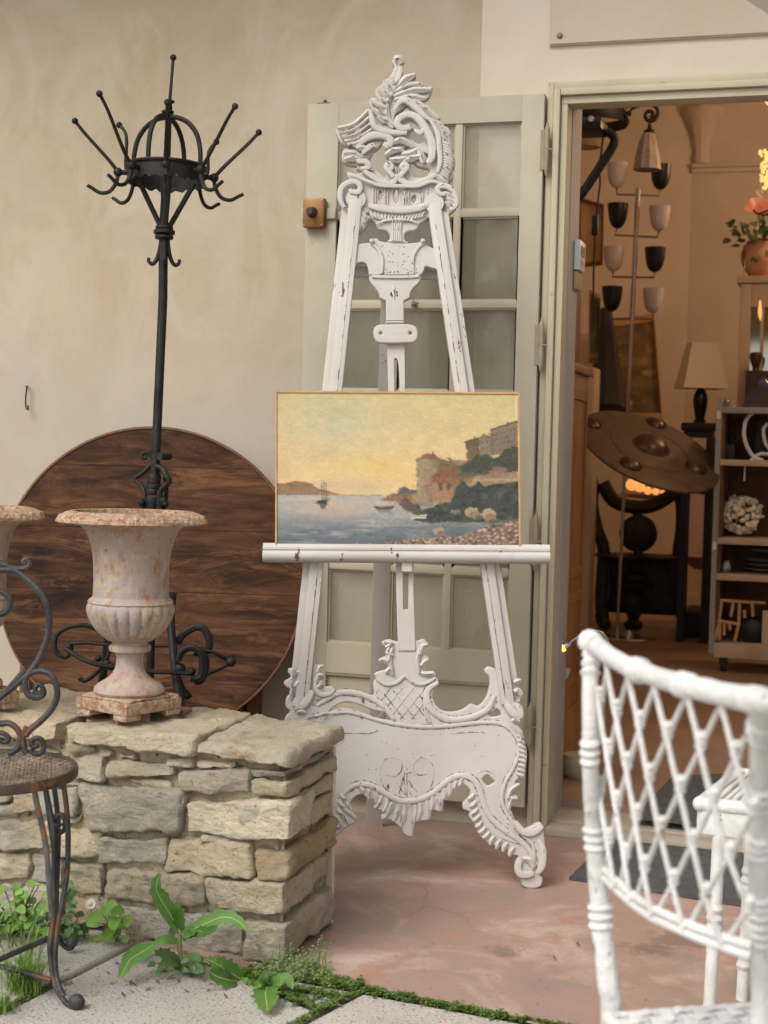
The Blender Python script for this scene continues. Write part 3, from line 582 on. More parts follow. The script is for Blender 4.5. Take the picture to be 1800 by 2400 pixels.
# ---- uprights: straight bars with a stepped outer strip
for side, (A, B, o1) in enumerate((((834, 465), (707, 1650), -1), ((1017, 475), (1190, 1650), 1))):
    mb = MB(); a, b_ = ep(*A, .012), ep(*B, .012)
    mb.bar(a, b_, .040, .030, ENV.cross(Vector((0, 0, 1))) if False else EX.cross(ENV), .004) if False else None
    z = (b_-a).normalized(); x = z.cross(ENV).normalized()
    if x.dot(EX) < 0: x = -x
    def bar2(mb, a, b_, x0, x1, w0, w1, bev=.003):
        L = (b_-a).length; Mx = Matrix(((x.x, ENV.x, z.x, a.x), (x.y, ENV.y, z.y, a.y), (x.z, ENV.z, z.z, a.z), (0, 0, 0, 1))); mb.box((x0, w0, 0), (x1, w1, L), Mx, bev)
    w_ = .0175
    bar2(mb, a, b_, -w_, w_, -.030, .0); bar2(mb, a, b_, (w_-.002 if o1 > 0 else -w_-.018), (w_+.018 if o1 > 0 else -w_+.002), -.034, -.012)
    mb.lathe([(0, -.004), (.020, -.003), (.0265, .0), (.0265, .026), (0, .027)], a-ENV*.028, 20, Matrix(((x.x, z.x, ENV.x), (x.y, z.y, ENV.y), (x.z, z.z, ENV.z))))
    up = mb.build('upright', m_white_worn, easel)
    mb = MB(); mb.tube([a+z*.05+x*(-.004*o1)+ENV*.0005, b_-z*.02+x*(-.004*o1)+ENV*.0005], .0011, 5, 5, False); inlay(up, mb, m_score)
# ---- rear cross board and prop leg
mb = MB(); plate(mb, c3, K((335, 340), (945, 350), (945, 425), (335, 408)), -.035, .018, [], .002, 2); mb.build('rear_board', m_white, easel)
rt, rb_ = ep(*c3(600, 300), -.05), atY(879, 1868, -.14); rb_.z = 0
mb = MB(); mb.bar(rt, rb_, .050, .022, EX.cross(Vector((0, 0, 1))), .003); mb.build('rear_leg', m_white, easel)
# ---- shelf: moulded rail
def erail(mb, u0, v0, u1, v1, prof):
    a, b_ = ep(u0, v0, 0), ep(u1, v1, 0); vs, fs = [], []; n = len(prof)
    for p in (a, b_):
        for (o, h) in prof: vs.append(p+ENV*o+EW*h)
    for k in range(n): fs.append((k, (k+1) % n, n+(k+1) % n, n+k))
    fs.append(tuple(range(n-1, -1, -1))); fs.append(tuple(range(n, 2*n))); mb.add(vs, fs)
mb = MB(); H = (ep(900, 1278)-ep(900, 1321)).length
erail(mb, 618, 1318, 1284, 1322, [(-.0, 0), (.040, 0), (.046, .003), (.052, .010), (.053, .020), (.049, .026), (.046, .027), (.046, .029), (.049, .031), (.049, .036), (.044, .039), (.042, H-.004), (.038, H), (.028, H), (.027, H-.022), (.0, H-.022)])
mb.build('shelf', m_white_worn, easel, smooth=40)
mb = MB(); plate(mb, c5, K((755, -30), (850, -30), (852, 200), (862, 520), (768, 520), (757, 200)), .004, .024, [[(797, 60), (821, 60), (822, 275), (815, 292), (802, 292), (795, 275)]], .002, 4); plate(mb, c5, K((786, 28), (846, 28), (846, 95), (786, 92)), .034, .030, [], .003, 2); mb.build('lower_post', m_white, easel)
# ---- carved base board with its two feet
base = [(218, 612), (178, 612), (172, 635), (186, 660), (150, 685), (160, 712), (186, 728), (182, 752), (163, 772), (160, 820), (182, 845), (160, 872), (150, 905), (148, 935), (170, 960), (180, 1000), (170, 1060), (178, 1110), (195, 1160), (230, 1195), (205, 1235), (210, 1262), (242, 1285), (215, 1308), (220, 1340), (245, 1362), (243, 1400), (218, 1450), (178, 1482), (140, 1466), (95, 1446), (76, 1480), (75, 1520), (70, 1600), (72, 1680), (95, 1728), (84, 1748), (92, 1790), (140, 1804), (188, 1790), (202, 1740), (230, 1700), (225, 1650), (216, 1625), (270, 1618), (275, 1590), (340, 1570), (390, 1550), (430, 1522), (450, 1508), (480, 1480), (530, 1452), (546, 1420), (522, 1392), (506, 1352), (532, 1312), (572, 1296), (610, 1322), (650, 1332), (634, 1370), (692, 1388), (674, 1408), (680, 1436), (715, 1430), (742, 1446), (776, 1472), (802, 1512), (846, 1530, 'c'), (838, 1478), (868, 1442), (940, 1432), (948, 1380), (1006, 1388), (1016, 1322), (1044, 1310), (1052, 1272), (1090, 1264), (1112, 1246), (1136, 1250), (1156, 1278), (1150, 1310), (1118, 1340), (1120, 1375), (1152, 1388), (1150, 1412), (1176, 1450), (1194, 1480), (1202, 1510), (1240, 1548), (1290, 1570), (1354, 1590), (1362, 1622), (1416, 1626), (1402, 1655), (1400, 1700), (1428, 1738), (1440, 1788), (1490, 1805), (1540, 1790), (1548, 1745), (1536, 1728), (1560, 1680), (1563, 1600), (1562, 1560), (1556, 1520), (1554, 1480), (1535, 1446), (1488, 1466), (1448, 1482), (1410, 1450), (1386, 1400), (1386, 1360), (1410, 1340), (1415, 1305), (1390, 1285), (1420, 1262), (1428, 1236), (1400, 1230), (1438, 1190), (1456, 1140), (1464, 1100), (1462, 1050), (1450, 1015), (1446, 975), (1430, 940), (1408, 905), (1436, 882), (1436, 845), (1412, 820), (1408, 792), (1440, 775), (1440, 748), (1410, 716), (1432, 698), (1432, 672), (1396, 664), (1372, 660), (1270, 606), (1240, 614), (1234, 635), (1256, 655), (1262, 700), (1242, 770), (1202, 815), (1160, 804), (1128, 828), (1080, 845), (1022, 845), (978, 820), (954, 770), (962, 720), (985, 682), (972, 662), (962, 630), (906, 626), (904, 598), (932, 580), (936, 560), (896, 530), (890, 514), (926, 500), (930, 480), (902, 454), (862, 466), (756, 466), (720, 456), (684, 466), (682, 486), (712, 512), (710, 540), (666, 560), (664, 578), (690, 592), (710, 614), (642, 638), (646, 668), (632, 692), (632, 758), (560, 736), (470, 734), (432, 736), (414, 710), (370, 710), (350, 692), (366, 660), (348, 622), (366, 598), (322, 592)]
bh = [[(392, 852), (432, 816), (490, 797), (560, 812), (620, 836), (695, 856), (732, 892), (640, 878), (560, 842), (480, 826), (430, 834)], [(305, 812), (312, 790), (350, 787), (366, 797), (338, 815)], [(1258, 870), (1300, 832), (1322, 862), (1300, 872)], [(1222, 1212), (1250, 1190), (1268, 1206), (1288, 1226), (1250, 1246)]]
mb = MB(); plate(mb, c5, base, .0, .030, bh, .004, 4)
# raised mouldings
DSH = []
for pts, w in (([(200, 940), (260, 890), (360, 862), (470, 850), (560, 862), (640, 888), (760, 915), (900, 930), (1040, 925), (1150, 912), (1250, 905), (1330, 915), (1390, 960), (1420, 1020), (1415, 1090), (1385, 1160), (1350, 1220), (1330, 1290), (1332, 1350), (1370, 1420), (1425, 1500), (1490, 1560), (1505, 1640)], 9),
               ([(200, 940), (205, 1060), (245, 1160), (280, 1220), (300, 1290), (298, 1350), (260, 1420), (205, 1500), (140, 1560), (125, 1640)], 9),
               ([(445, 1400), (462, 1320), (500, 1265), (560, 1240), (620, 1248), (700, 1290), (780, 1328), (860, 1328), (940, 1298), (1000, 1250), (1060, 1205), (1120, 1193), (1170, 1212), (1205, 1260), (1225, 1330), (1260, 1410), (1330, 1480), (1420, 1540), (1480, 1600), (1500, 1660), (1490, 1705)], 13),
               ([(445, 1400), (425, 1470), (360, 1530), (250, 1580), (170, 1620), (140, 1700)], 13),
               ([(330, 815), (390, 775), (450, 745), (540, 748), (620, 775), (690, 820), (745, 890)], 13), ([(985, 690), (930, 730), (925, 790), (960, 850), (1030, 888), (1110, 890), (1190, 870), (1255, 830), (1290, 760)], 15), ([(960, 700), (918, 750), (915, 830), (940, 905)], 9)):
    lobe(mb, c5, pts, w, .002, .6, (.5, 1, 1, 1, 1, .6)); DSH.append((pts, w))
# shield edge
lobe(mb, c5, [(648, 668), (700, 700), (760, 690), (805, 655), (850, 690), (905, 698), (965, 668)], 8, .004, .8, (.7, 1, 1, 1, 1, .7))
# acanthus under the lower moulding
for a, e, w in (((560, 1255), (575, 1290), 22), ((600, 1262), (612, 1320), 22), ((640, 1280), (648, 1340), 22), ((680, 1300), (645, 1368), 20), ((715, 1318), (685, 1390), 20), ((740, 1335), (688, 1428), 22), ((775, 1345), (742, 1440), 20), ((805, 1350), (782, 1470), 22), ((830, 1352), (838, 1520), 20), ((860, 1348), (845, 1470), 18), ((890, 1338), (872, 1438), 22), ((920, 1325), (930, 1425), 22), ((950, 1305), (945, 1380), 20), ((975, 1285), (998, 1380), 20), ((1010, 1262), (1015, 1320), 20), ((1040, 1235), (1045, 1300), 18), ((1075, 1215), (1070, 1262), 18), ((1110, 1205), (1095, 1250), 16), ((480, 1330), (510, 1400), 18), ((470, 1370), (535, 1425), 20), ((455, 1400), (500, 1455), 20), ((445, 1420), (455, 1500), 20)):
    lobe(mb, c5, [a, ((a[0]+e[0])/2+7, (a[1]+e[1])/2), e], w*.62, .002, .7, (.6, 1, 1, .4))
# feathered inner edge of the legs, both sides
for sg in (0, 1):
    X = (lambda x: x) if sg == 0 else (lambda x: 1630-x)
    for k, (x, y) in enumerate(((1180, 1290), (1190, 1330), (1198, 1370), (1210, 1405), (1222, 1440), (1240, 1470), (1262, 1498), (1290, 1520), (1325, 1540), (1360, 1556), (1395, 1580))):
        lobe(mb, c5, [(X(x), y), (X(x-18), y+22), (X(x-38 if k < 7 else x-26), y+(32 if k < 7 else 48))], 13, .003, .8, (.6, 1, .5))
    for pts, w in (([(1360, 1330), (1375, 1275), (1415, 1243)], 13), ([(1365, 1370), (1380, 1320), (1410, 1318)], 12), ([(1400, 1440), (1440, 1495), (1500, 1500), (1548, 1465)], 17), ([(1530, 1540), (1550, 1600), (1545, 1680), (1520, 1720)], 17), ([(1430, 1650), (1415, 1680), (1425, 1720), (1460, 1730), (1500, 1720)], 18), ([(1440, 1640), (1480, 1650), (1500, 1690)], 16), ([(1400, 930), (1425, 960), (1435, 1000)], 12)):
        lobe(mb, c5, [(X(p[0]), p[1]) for p in pts], w, .006, .8, (.6, 1, 1, .6))
    for k in range(9): y = 985+k*26; lobe(mb, c5, [(X(1420-abs(k-4)*3), y-8), (X(1444-abs(k-5)*2), y), (X(1458-abs(k-4)*4), y+10)], 10, .004, .8, (.6, 1, .6))
    # leafy brackets where the uprights meet the board
    for pts, w in (([(1392, 690), (1412, 682), (1428, 676)], 12), ([(1392, 740), (1415, 735), (1435, 758)], 14), ([(1340, 780), (1370, 830), (1400, 862), (1430, 862)], 20), ([(1380, 800), (1420, 825), (1428, 870), (1395, 880)], 15), ([(1380, 900), (1400, 890), (1425, 900)], 12)):
        lobe(mb, c5, [(X(p[0]-16 if sg else p[0]), p[1]-(45 if sg else 0)) for p in pts], w, .008, .8, (.6, 1, 1, .6))
for pts, w in (([(330, 640), (345, 610), (362, 600)], 11), ([(325, 690), (340, 650), (362, 655)], 12), ([(325, 720), (350, 700), (345, 680)], 11), ([(320, 660), (322, 720), (350, 755), (400, 750), (425, 725)], 12), ([(700, 500), (730, 480), (690, 470)], 11), ([(735, 620), (720, 560), (740, 500)], 11), ([(730, 590), (700, 570), (672, 566)], 12), ([(740, 545), (712, 530), (720, 500)], 12), ([(700, 640), (720, 620), (740, 650)], 12), ([(880, 640), (872, 560), (890, 490)], 11), ([(890, 600), (915, 575), (930, 570)], 12), ([(885, 540), (900, 495), (925, 488)], 13), ([(890, 640), (930, 645), (958, 640)], 12)):
    lobe(mb, c5, pts, w, .006, .8, (.6, 1, .5))
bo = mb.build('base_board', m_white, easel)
mb = MB()
for k in range(6):
    line(mb, c5, [(650+k*46, 718), (650+k*46-70+30, 718+110)] if False else [(max(645, 600+k*62), 712+max(0, (645-(600+k*62)))*1.2), (min(905, 735+k*62), min(890, 712+175-max(0, (735+k*62-905))*1.25))], .0010, .0008)
    line(mb, c5, [(min(905, 960-k*62+20), 712+max(0, (960-k*62+20-905))*1.2), (max(648, 820-k*62+20), min(888, 890-max(0, 648-(820-k*62+20))*1.2))], .0010, .0008)
def spiral(cx, cy, r0, r1, a0, a1, n=14): return [(cx+math.cos(a0+(a1-a0)*k/n)*(r0+(r1-r0)*k/n), cy+math.sin(a0+(a1-a0)*k/n)*(r0+(r1-r0)*k/n)) for k in range(n+1)]
line(mb, c5, [(705, 1190), (755, 1192), (785, 1165), (785, 1120), (740, 1095), (695, 1108), (670, 1160), (680, 1230), (720, 1290), (780, 1322), (860, 1322), (920, 1285), (955, 1225), (958, 1150), (930, 1108), (885, 1096), (850, 1130), (850, 1165), (880, 1190), (925, 1182)], .0010, .0006)
for p in ([(815, 1150), (815, 1310)], [(805, 1175), (790, 1240), (770, 1290)], [(795, 1200), (780, 1250)], [(800, 1210), (805, 1300)], [(825, 1220), (850, 1260)], [(828, 1240), (870, 1280)], [(820, 1260), (840, 1300)], [(812, 1180), (860, 1170)], [(790, 1280), (760, 1230)]): line(mb, c5, p, .0009, .0005)
line(mb, c5, [(470, 965), (540, 962), (610, 965), (660, 948)], .0010, .0006); line(mb, c5, [(1050, 965), (1130, 960), (1222, 955)], .0009, .0006); line(mb, c5, spiral(430, 980, 42, 50, -1.9, 2.4), .0010, .0006); line(mb, c5, [(215, 935), (250, 895), (330, 868), (390, 858)], .0012, .012)
line(mb, c5, [(355, 925), (370, 890), (430, 860), (500, 852), (560, 870)], .0009, .004)
line(mb, c5, [(1195, 1178), (1235, 1165), (1280, 1180)], .0009, .0006)
for pts in ([(700, 1310), (760, 1345), (830, 1352)], [(700, 1400), (735, 1350)], [(780, 1450), (790, 1390)], [(860, 1425), (865, 1370)], [(990, 1365), (975, 1320)], [(1250, 1475), (1320, 1530), (1420, 1565)], [(1345, 1440), (1420, 1510), (1480, 1560)]): line(mb, c5, pts, .0009, .0145 if pts[0][0] > 1200 else .010)
inlay(bo, mb, m_score)
mb = MB(); flush_chips(mb)
for pts, w in DSH: dashes(mb, c5, pts, (w*1.45, -w*1.45), .0006, .6)
for k in range(26): x, y = random.uniform(480, 1350), random.uniform(950, 1180); L = random.uniform(1, 6); mb.tube([ep(*c5(x-L, y), .0005), ep(*c5(x, y+random.uniform(-2, 2)), .0005), ep(*c5(x+L, y), .0005)], [.0003, .0008, .0003], 5, 2)
inlay(bo, mb, m_bare)
# ---------------------------------------------------------------- the painting on the shelf
Wp, Hp = 460, 292
yy, xx_ = np.mgrid[0:Hp, 0:Wp]; X = 118+(xx_/(Wp-1))*1337; Y = 92+(yy/(Hp-1))*850     # crop coordinates of the photograph
def vn(scx, scy, seed, oct_=4):
    r = np.random.default_rng(seed); out = np.zeros_like(X); amp = 1
    for o in range(oct_):
        fx, fy = scx/2**o, scy/2**o; gx, gy = X/fx, Y/fy; nx, ny = int(gx.max())+3, int(gy.max())+3
        g = r.random((ny, nx)); ix, iy = gx.astype(int), gy.astype(int); tx, ty = gx-ix, gy-iy; tx = tx*tx*(3-2*tx); ty = ty*ty*(3-2*ty)
        out += amp*((g[iy, ix]*(1-tx)+g[iy, ix+1]*tx)*(1-ty)+(g[iy+1, ix]*(1-tx)+g[iy+1, ix+1]*tx)*ty); amp *= .55
    return out/sum(.55**o for o in range(oct_))
img = np.zeros((Hp, Wp, 3))
def blend(mask, c, a=1.0):
    global img
    m = (mask.astype(float)*a)[..., None]; img = img*(1-m)+np.array(c, float)*m if np.ndim(c) == 1 else img*(1-m)+c*m
def S(x, a, b_): t = np.clip((x-a)/(b_-a), 0, 1); return t*t*(3-2*t)
def poly(pts, jit=3, seed=1):
    jx = (vn(26, 26, seed)-.5)*2*jit; jy = (vn(26, 26, seed+50)-.5)*2*jit; x, y = X+jx, Y+jy; m = np.zeros(X.shape, bool); n = len(pts)
    for i in range(n):
        (x0, y0), (x1, y1) = pts[i], pts[(i+1) % n]
        if y0 == y1: continue
        m ^= ((y0 > y) != (y1 > y)) & (x < (x1-x0)*(y-y0)/(y1-y0)+x0)
    return m
t = S(Y, 92, 650)
sky_ = (np.array([203, 184, 126])*(1-t[..., None])+np.array([222, 188, 128])*t[..., None]); img = sky_.copy()
blend(np.exp(-((X-430)/260)**2-((Y-260)/150)**2), (186, 184, 146), .75); blend(np.exp(-((X-700)/300)**2-((Y-500)/70)**2), (226, 188, 108), .8); blend(np.exp(-((X-480)/260)**2-((Y-600)/45)**2), (205, 168, 132), .7)
blend(S(vn(160, 90, 3), .5, .75), (186, 172, 120), .35); blend(S(vn(60, 60, 4), .55, .8), (228, 200, 140), .3)
sea = Y > 652
tt = S(Y, 652, 940); sc_ = np.array([168, 166, 158])*(1-tt[..., None])+np.array([92, 103, 112])*tt[..., None]; blend(sea, sc_)
blend(sea*np.exp(-((X-430)/200)**2-((Y-720)/55)**2), (196, 166, 140), .7); blend(sea*S(vn(150, 13, 5), .5, .72), (186, 180, 164), .5); blend(sea*S(vn(90, 9, 6), .58, .75)*S(Y, 760, 930), (66, 76, 82), .6); blend(sea*S(X, 500, 1100)*S(Y, 700, 900), (86, 92, 92), .55)
blend(np.exp(-((Y-653)/3)**2)*(X < 700), (120, 124, 120), .7)
h = [(118, 590), (160, 592), (220, 578), (265, 582), (310, 592), (350, 618), (400, 632), (470, 652), (118, 654)]; blend(poly(h, 3, 9), (142, 112, 74)); blend(poly(h, 3, 9)*S(vn(40, 20, 10), .45, .7), (108, 92, 66), .6); blend(poly([(350, 640), (430, 638), (470, 654), (350, 654)], 2, 8), (176, 116, 82), .8)
# ship
def ln(x0, y0, x1, y1, w_, c, a=1.0):
    d = np.array([x1-x0, y1-y0], float); L = np.hypot(*d); d /= L; px, py = X-x0, Y-y0; s = np.clip(px*d[0]+py*d[1], 0, L); blend(np.clip(1.5-np.hypot(px-s*d[0], py-s*d[1])/w_, 0, 1), c, a)
for x, y0 in ((366, 580), (378, 572), (391, 590)): ln(x, y0, x+3, 690, 2.2, (84, 80, 66), .85)
for y in (590, 606, 622): ln(362, y, 392, y+1, 2, (120, 104, 80), .6)
blend(poly([(340, 684), (398, 680), (392, 700), (352, 702)], 1.5, 2), (52, 56, 46)); blend(poly([(352, 702), (394, 700), (385, 728), (364, 728)], 3, 2), (74, 78, 70), .8)
ln(340, 700, 400, 702, 3, (60, 66, 60), .6)
# headland, far walls
blend(poly([(680, 680), (740, 650), (830, 650), (900, 655), (900, 690), (820, 690)], 4, 13), (142, 100, 78)); blend(poly([(735, 662), (745, 645), (860, 640), (892, 625), (892, 660)], 3, 14), (126, 100, 86)); blend(poly([(790, 612), (825, 606), (850, 620), (892, 622), (890, 645), (788, 642)], 2, 15), (98, 88, 84)); blend(poly([(862, 650), (890, 640), (890, 682), (872, 684)], 2, 5), (176, 138, 70), .8)
# terrace walls and hillside
blend(poly([(1010, 480), (1080, 455), (1165, 458), (1260, 430), (1330, 500), (1455, 400), (1455, 800), (940, 800), (1010, 690)], 5, 20), (96, 92, 72)); blend(poly([(1085, 468), (1165, 455), (1170, 500), (1090, 505)], 2, 21), (150, 122, 84))
blend(poly([(1165, 360), (1240, 335), (1245, 430), (1185, 458), (1170, 455)], 2, 22), (104, 90, 58)); blend(poly([(1240, 335), (1268, 318), (1310, 335), (1312, 440), (1245, 435)], 2, 23), (128, 114, 90)); blend(poly([(1308, 288), (1455, 240), (1455, 420), (1312, 430)], 2, 24), (122, 110, 88))
ln(1160, 360, 1242, 334, 4, (74, 62, 50)); ln(1240, 336, 1268, 318, 4, (110, 84, 62)); ln(1268, 318, 1308, 334, 4, (90, 70, 56)); ln(1306, 290, 1455, 240, 4.5, (84, 72, 60)); ln(1308, 290, 1310, 430, 3, (90, 82, 66)); ln(1215, 328, 1216, 345, 4, (110, 84, 62)); ln(1398, 248, 1399, 262, 4, (100, 84, 66))
for yb in range(4):
    for xb in range(7):
        x0 = 1322+xb*19; y0 = 320+yb*30-(x0-1308)*.28; blend((abs(X-x0) < 2.6)*(abs(Y-y0) < 6), (70, 64, 54), .8)
for xb in range(5):
    for yb in range(2): blend((abs(X-1180-xb*26) < 3)*(abs(Y-378-yb*28+xb*5) < 6), (66, 58, 44), .75)
m_ = poly([(890, 460), (1010, 450), (1010, 560), (985, 600), (985, 690), (890, 695)], 2, 25); blend(m_, (150, 132, 98)); blend(m_*S(X, 950, 1010), (118, 104, 78), .8); blend(m_*S(vn(30, 40, 26), .5, .75), (176, 154, 112), .5)
blend(poly([(1005, 455), (1060, 458), (1110, 470), (1130, 520), (1010, 540)], 3, 27), (112, 94, 66)); blend(poly([(884, 462), (905, 440), (950, 422), (990, 428), (1030, 455), (950, 452)], 2, 28), (128, 90, 68)); ln(983, 415, 984, 432, 3, (110, 66, 46)); ln(1070, 448, 1085, 462, 6, (120, 96, 70))
for x0, y0 in ((940, 515), (955, 522), (938, 570), (905, 520), (915, 600)): blend((abs(X-x0) < 3)*(abs(Y-y0) < 8), (92, 80, 58), .8)
# red-roofed house
blend(poly([(955, 575), (1100, 570), (1095, 640), (1085, 690), (975, 690), (960, 640)], 2, 29), (158, 118, 84)); blend(poly([(975, 545), (1140, 552), (1110, 610), (975, 575)], 2, 30), (128, 98, 68)); blend(poly([(985, 535), (1050, 515), (1120, 520), (1142, 545), (1060, 548), (1060, 558), (985, 552)], 2, 31), (132, 80, 60)); ln(975, 575, 1080, 572, 4, (150, 78, 56)); ln(938, 605, 975, 590, 5, (130, 78, 52))
for x0 in (1022, 1066): blend(poly([(x0-12, 585), (x0+12, 585), (x0+12, 615), (x0, 628), (x0-12, 615)], 1, 3), (74, 66, 50), .9)
blend(poly([(940, 620), (965, 600), (990, 700), (935, 695)], 3, 33), (140, 114, 84)); 
# foliage masses and slope
blend(poly([(1120, 490), (1180, 470), (1230, 430), (1290, 425), (1330, 450), (1380, 400), (1420, 380), (1455, 380), (1455, 540), (1380, 520), (1240, 530), (1140, 520)], 10, 34), (66, 70, 56)); blend(poly([(1160, 560), (1300, 530), (1455, 520), (1455, 600), (1300, 610), (1160, 600)], 6, 35), (150, 122, 92)); blend(poly([(1200, 560), (1455, 555), (1455, 568), (1200, 575)], 4, 36), (176, 148, 108), .8); blend(poly([(1290, 520), (1330, 490), (1390, 500), (1400, 550), (1300, 548)], 6, 37), (140, 108, 88), .8)
fo = poly([(1115, 600), (1150, 575), (1180, 605), (1215, 600), (1235, 572), (1265, 600), (1330, 590), (1455, 575), (1455, 780), (1300, 790), (1180, 800), (1080, 790), (960, 800), (880, 790), (930, 730), (1010, 700), (1085, 690)], 9, 38); blend(fo, (58, 64, 60)); blend(fo*S(vn(36, 30, 39), .55, .72), (88, 92, 84), .6); blend(fo*S(vn(30, 26, 40), .6, .75), (38, 42, 40), .6)
blend(poly([(880, 690), (960, 680), (990, 700), (960, 718), (895, 712)], 4, 41), (136, 126, 108)); blend(poly([(790, 700), (830, 660), (860, 690), (900, 700), (920, 735), (840, 740)], 6, 42), (88, 76, 64)); 
# short brush strokes picked up from the colours beneath
rb2 = np.random.default_rng(17)
for k in range(9000):
    low = k > 2600
    x0 = rb2.uniform(118, 1455) if not low else rb2.uniform(640, 1455); y0 = rb2.uniform(92, 940) if not low else rb2.uniform(max(240, 700-(x0-640)*.62), 820)
    iy, ix = int((y0-92)/850*(Hp-1)), int((x0-118)/1337*(Wp-1)); c = img[iy, ix]+rb2.normal(0, 9 if low else 4)+rb2.normal(0, 3, 3); a_ = rb2.uniform(-.5, .5) if not low else rb2.uniform(-1.4, 1.4); lw, lh = (rb2.uniform(14, 34), rb2.uniform(3, 7)) if not low else (rb2.uniform(5, 12), rb2.uniform(2.2, 4.5))
    i0, i1 = int(max(0, (y0-lw-92)/850*Hp)), int(min(Hp, (y0+lw-92)/850*Hp+1)); j0, j1 = int(max(0, (x0-lw-118)/1337*Wp)), int(min(Wp, (x0+lw-118)/1337*Wp+1))
    if i1 <= i0 or j1 <= j0: continue
    dx_, dy_ = X[i0:i1, j0:j1]-x0, Y[i0:i1, j0:j1]-y0; u_ = dx_*math.cos(a_)+dy_*math.sin(a_); v_ = -dx_*math.sin(a_)+dy_*math.cos(a_); mm = (np.clip(1.4-np.hypot(u_/lw, v_/lh)*1.4, 0, 1)*.75)[..., None]; img[i0:i1, j0:j1] = img[i0:i1, j0:j1]*(1-mm)+c*mm
# boats
blend(poly([(652, 712), (700, 720), (768, 712), (755, 728), (670, 730)], 1.5, 43), (70, 62, 52)); ln(655, 714, 765, 712, 2.5, (140, 118, 90)); blend(poly([(660, 730), (760, 729), (740, 745), (680, 744)], 3, 44), (96, 96, 90), .6)
blend(poly([(852, 752), (900, 762), (950, 755), (942, 780), (860, 782)], 1.5, 45), (196, 188, 168)); blend(poly([(880, 740), (935, 738), (945, 755), (900, 762), (862, 755)], 2, 46), (78, 74, 56)); ln(855, 768, 945, 768, 2, (130, 124, 112))
# boulders
for bx, by, br_, cc in ((1195, 745, 42, (166, 146, 112)), (1225, 765, 34, (140, 124, 96)), (1290, 755, 40, (170, 150, 116)), (1300, 785, 34, (138, 118, 88)), (1115, 745, 22, (120, 114, 100)), (1015, 850, 36, (158, 140, 116)), (1030, 880, 34, (120, 104, 92)), (1090, 740, 12, (140, 130, 112))):
    d = np.hypot((X-bx)/br_, (Y-by)/(br_*.75))+(vn(18, 18, int(bx))-.5)*.7; blend(S(-d, -1.05, -.8), cc); blend(S(-np.hypot((X-bx-br_*.3)/br_, (Y-by-br_*.3)/(br_*.6)), -.9, -.4)*(d < 1), tuple(q*.62 for q in cc), .7)
# shore of pebbles
sh = (Y > 925-S(X, 450, 1050)*40-S(X, 1050, 1455)*95+(vn(30, 30, 60)-.5)*26) & (X > 430)
blend(sh, (116, 94, 80)); r = np.random.default_rng(5)
pc = [(176, 152, 124), (140, 104, 88), (96, 78, 70), (190, 170, 146), (150, 118, 104), (118, 94, 84), (84, 72, 68), (164, 128, 100)]
for k in range(900):
    x0 = r.uniform(450, 1455); top = 925-float(S(np.array(x0), 450, 1050))*40-float(S(np.array(x0), 1050, 1455))*95; y0 = r.uniform(top, 945); q = r.uniform(5, 11)*(.7+.5*(x0 > 800))
    i0, i1 = int(max(0, (y0-q-92)/850*Hp)), int(min(Hp, (y0+q-92)/850*Hp+1)); j0, j1 = int(max(0, (x0-q-118)/1337*Wp)), int(min(Wp, (x0+q-118)/1337*Wp+1))
    if i1 <= i0 or j1 <= j0: continue
    sub = np.hypot((X[i0:i1, j0:j1]-x0)/q, (Y[i0:i1, j0:j1]-y0)/(q*.7)); mm = np.clip((1-sub)*2.5, 0, 1)[..., None]; img[i0:i1, j0:j1] = img[i0:i1, j0:j1]*(1-mm)+np.array(pc[r.integers(8)])*mm
for _ in range(2): pd = np.pad(img, ((1, 1), (1, 1), (0, 0)), 'edge'); img = (pd[:-2, 1:-1]+pd[2:, 1:-1]+pd[1:-1, :-2]+pd[1:-1, 2:]+4*img)/8
img += (vn(26, 6, 75, 4)[..., None]-.5)*12
img += (vn(9, 7, 70, 3)[..., None]-.5)*16 + (vn(70, 50, 71)[..., None]-.5)*14 + (r.random(X.shape)[..., None]-.5)*3
blend((X > 1440)*(Y < 240), (206, 196, 172), .7)
img = np.clip(img*1.0, 0, 255)/255; gry = img.mean(2, keepdims=True); img = (img*.88+gry*.12)*.95+np.array([188, 176, 160])/255*.05; lin = np.where(img <= .04045, img/12.92, ((img+.055)/1.055)**2.4)*.93
# wrap it on a stretched canvas: plane standing on the shelf, leaning on the uprights
PO = .040                                         # front of the canvas before the easel plane
cTL, cTR, cBL, cBR = ep(649, 920, PO), ep(1213, 924, PO), ep(649, 1284, PO), ep(1216, 1286, PO)
me = bpy.data.meshes.new('canvas'); N = Wp*Hp
us = (xx_/(Wp-1)).ravel(); vs_ = (yy/(Hp-1)).ravel()
TLv, TRv, BLv, BRv = [np.array(p) for p in (cTL, cTR, cBL, cBR)]
org = np.array((cBL+cBR)/2)
co = ((TLv*(1-us)[:, None]+TRv*us[:, None])*(1-vs_)[:, None]+(BLv*(1-us)[:, None]+BRv*us[:, None])*vs_[:, None])-org
me.vertices.add(N); me.vertices.foreach_set('co', co.astype(np.float32).ravel())
ii = (np.arange(Hp-1)[:, None]*Wp+np.arange(Wp-1)[None, :]).ravel(); loops = np.stack([ii, ii+Wp, ii+Wp+1, ii+1], 1).ravel()
me.loops.add(len(loops)); me.loops.foreach_set('vertex_index', loops.astype(np.int32)); me.polygons.add(len(ii)); me.polygons.foreach_set('loop_start', (np.arange(len(ii))*4).astype(np.int32)); me.update(calc_edges=True)
at = me.color_attributes.new('Col', 'FLOAT_COLOR', 'POINT'); at.data.foreach_set('color', np.concatenate([lin.reshape(-1, 3), np.ones((N, 1))], 1).astype(np.float32).ravel())
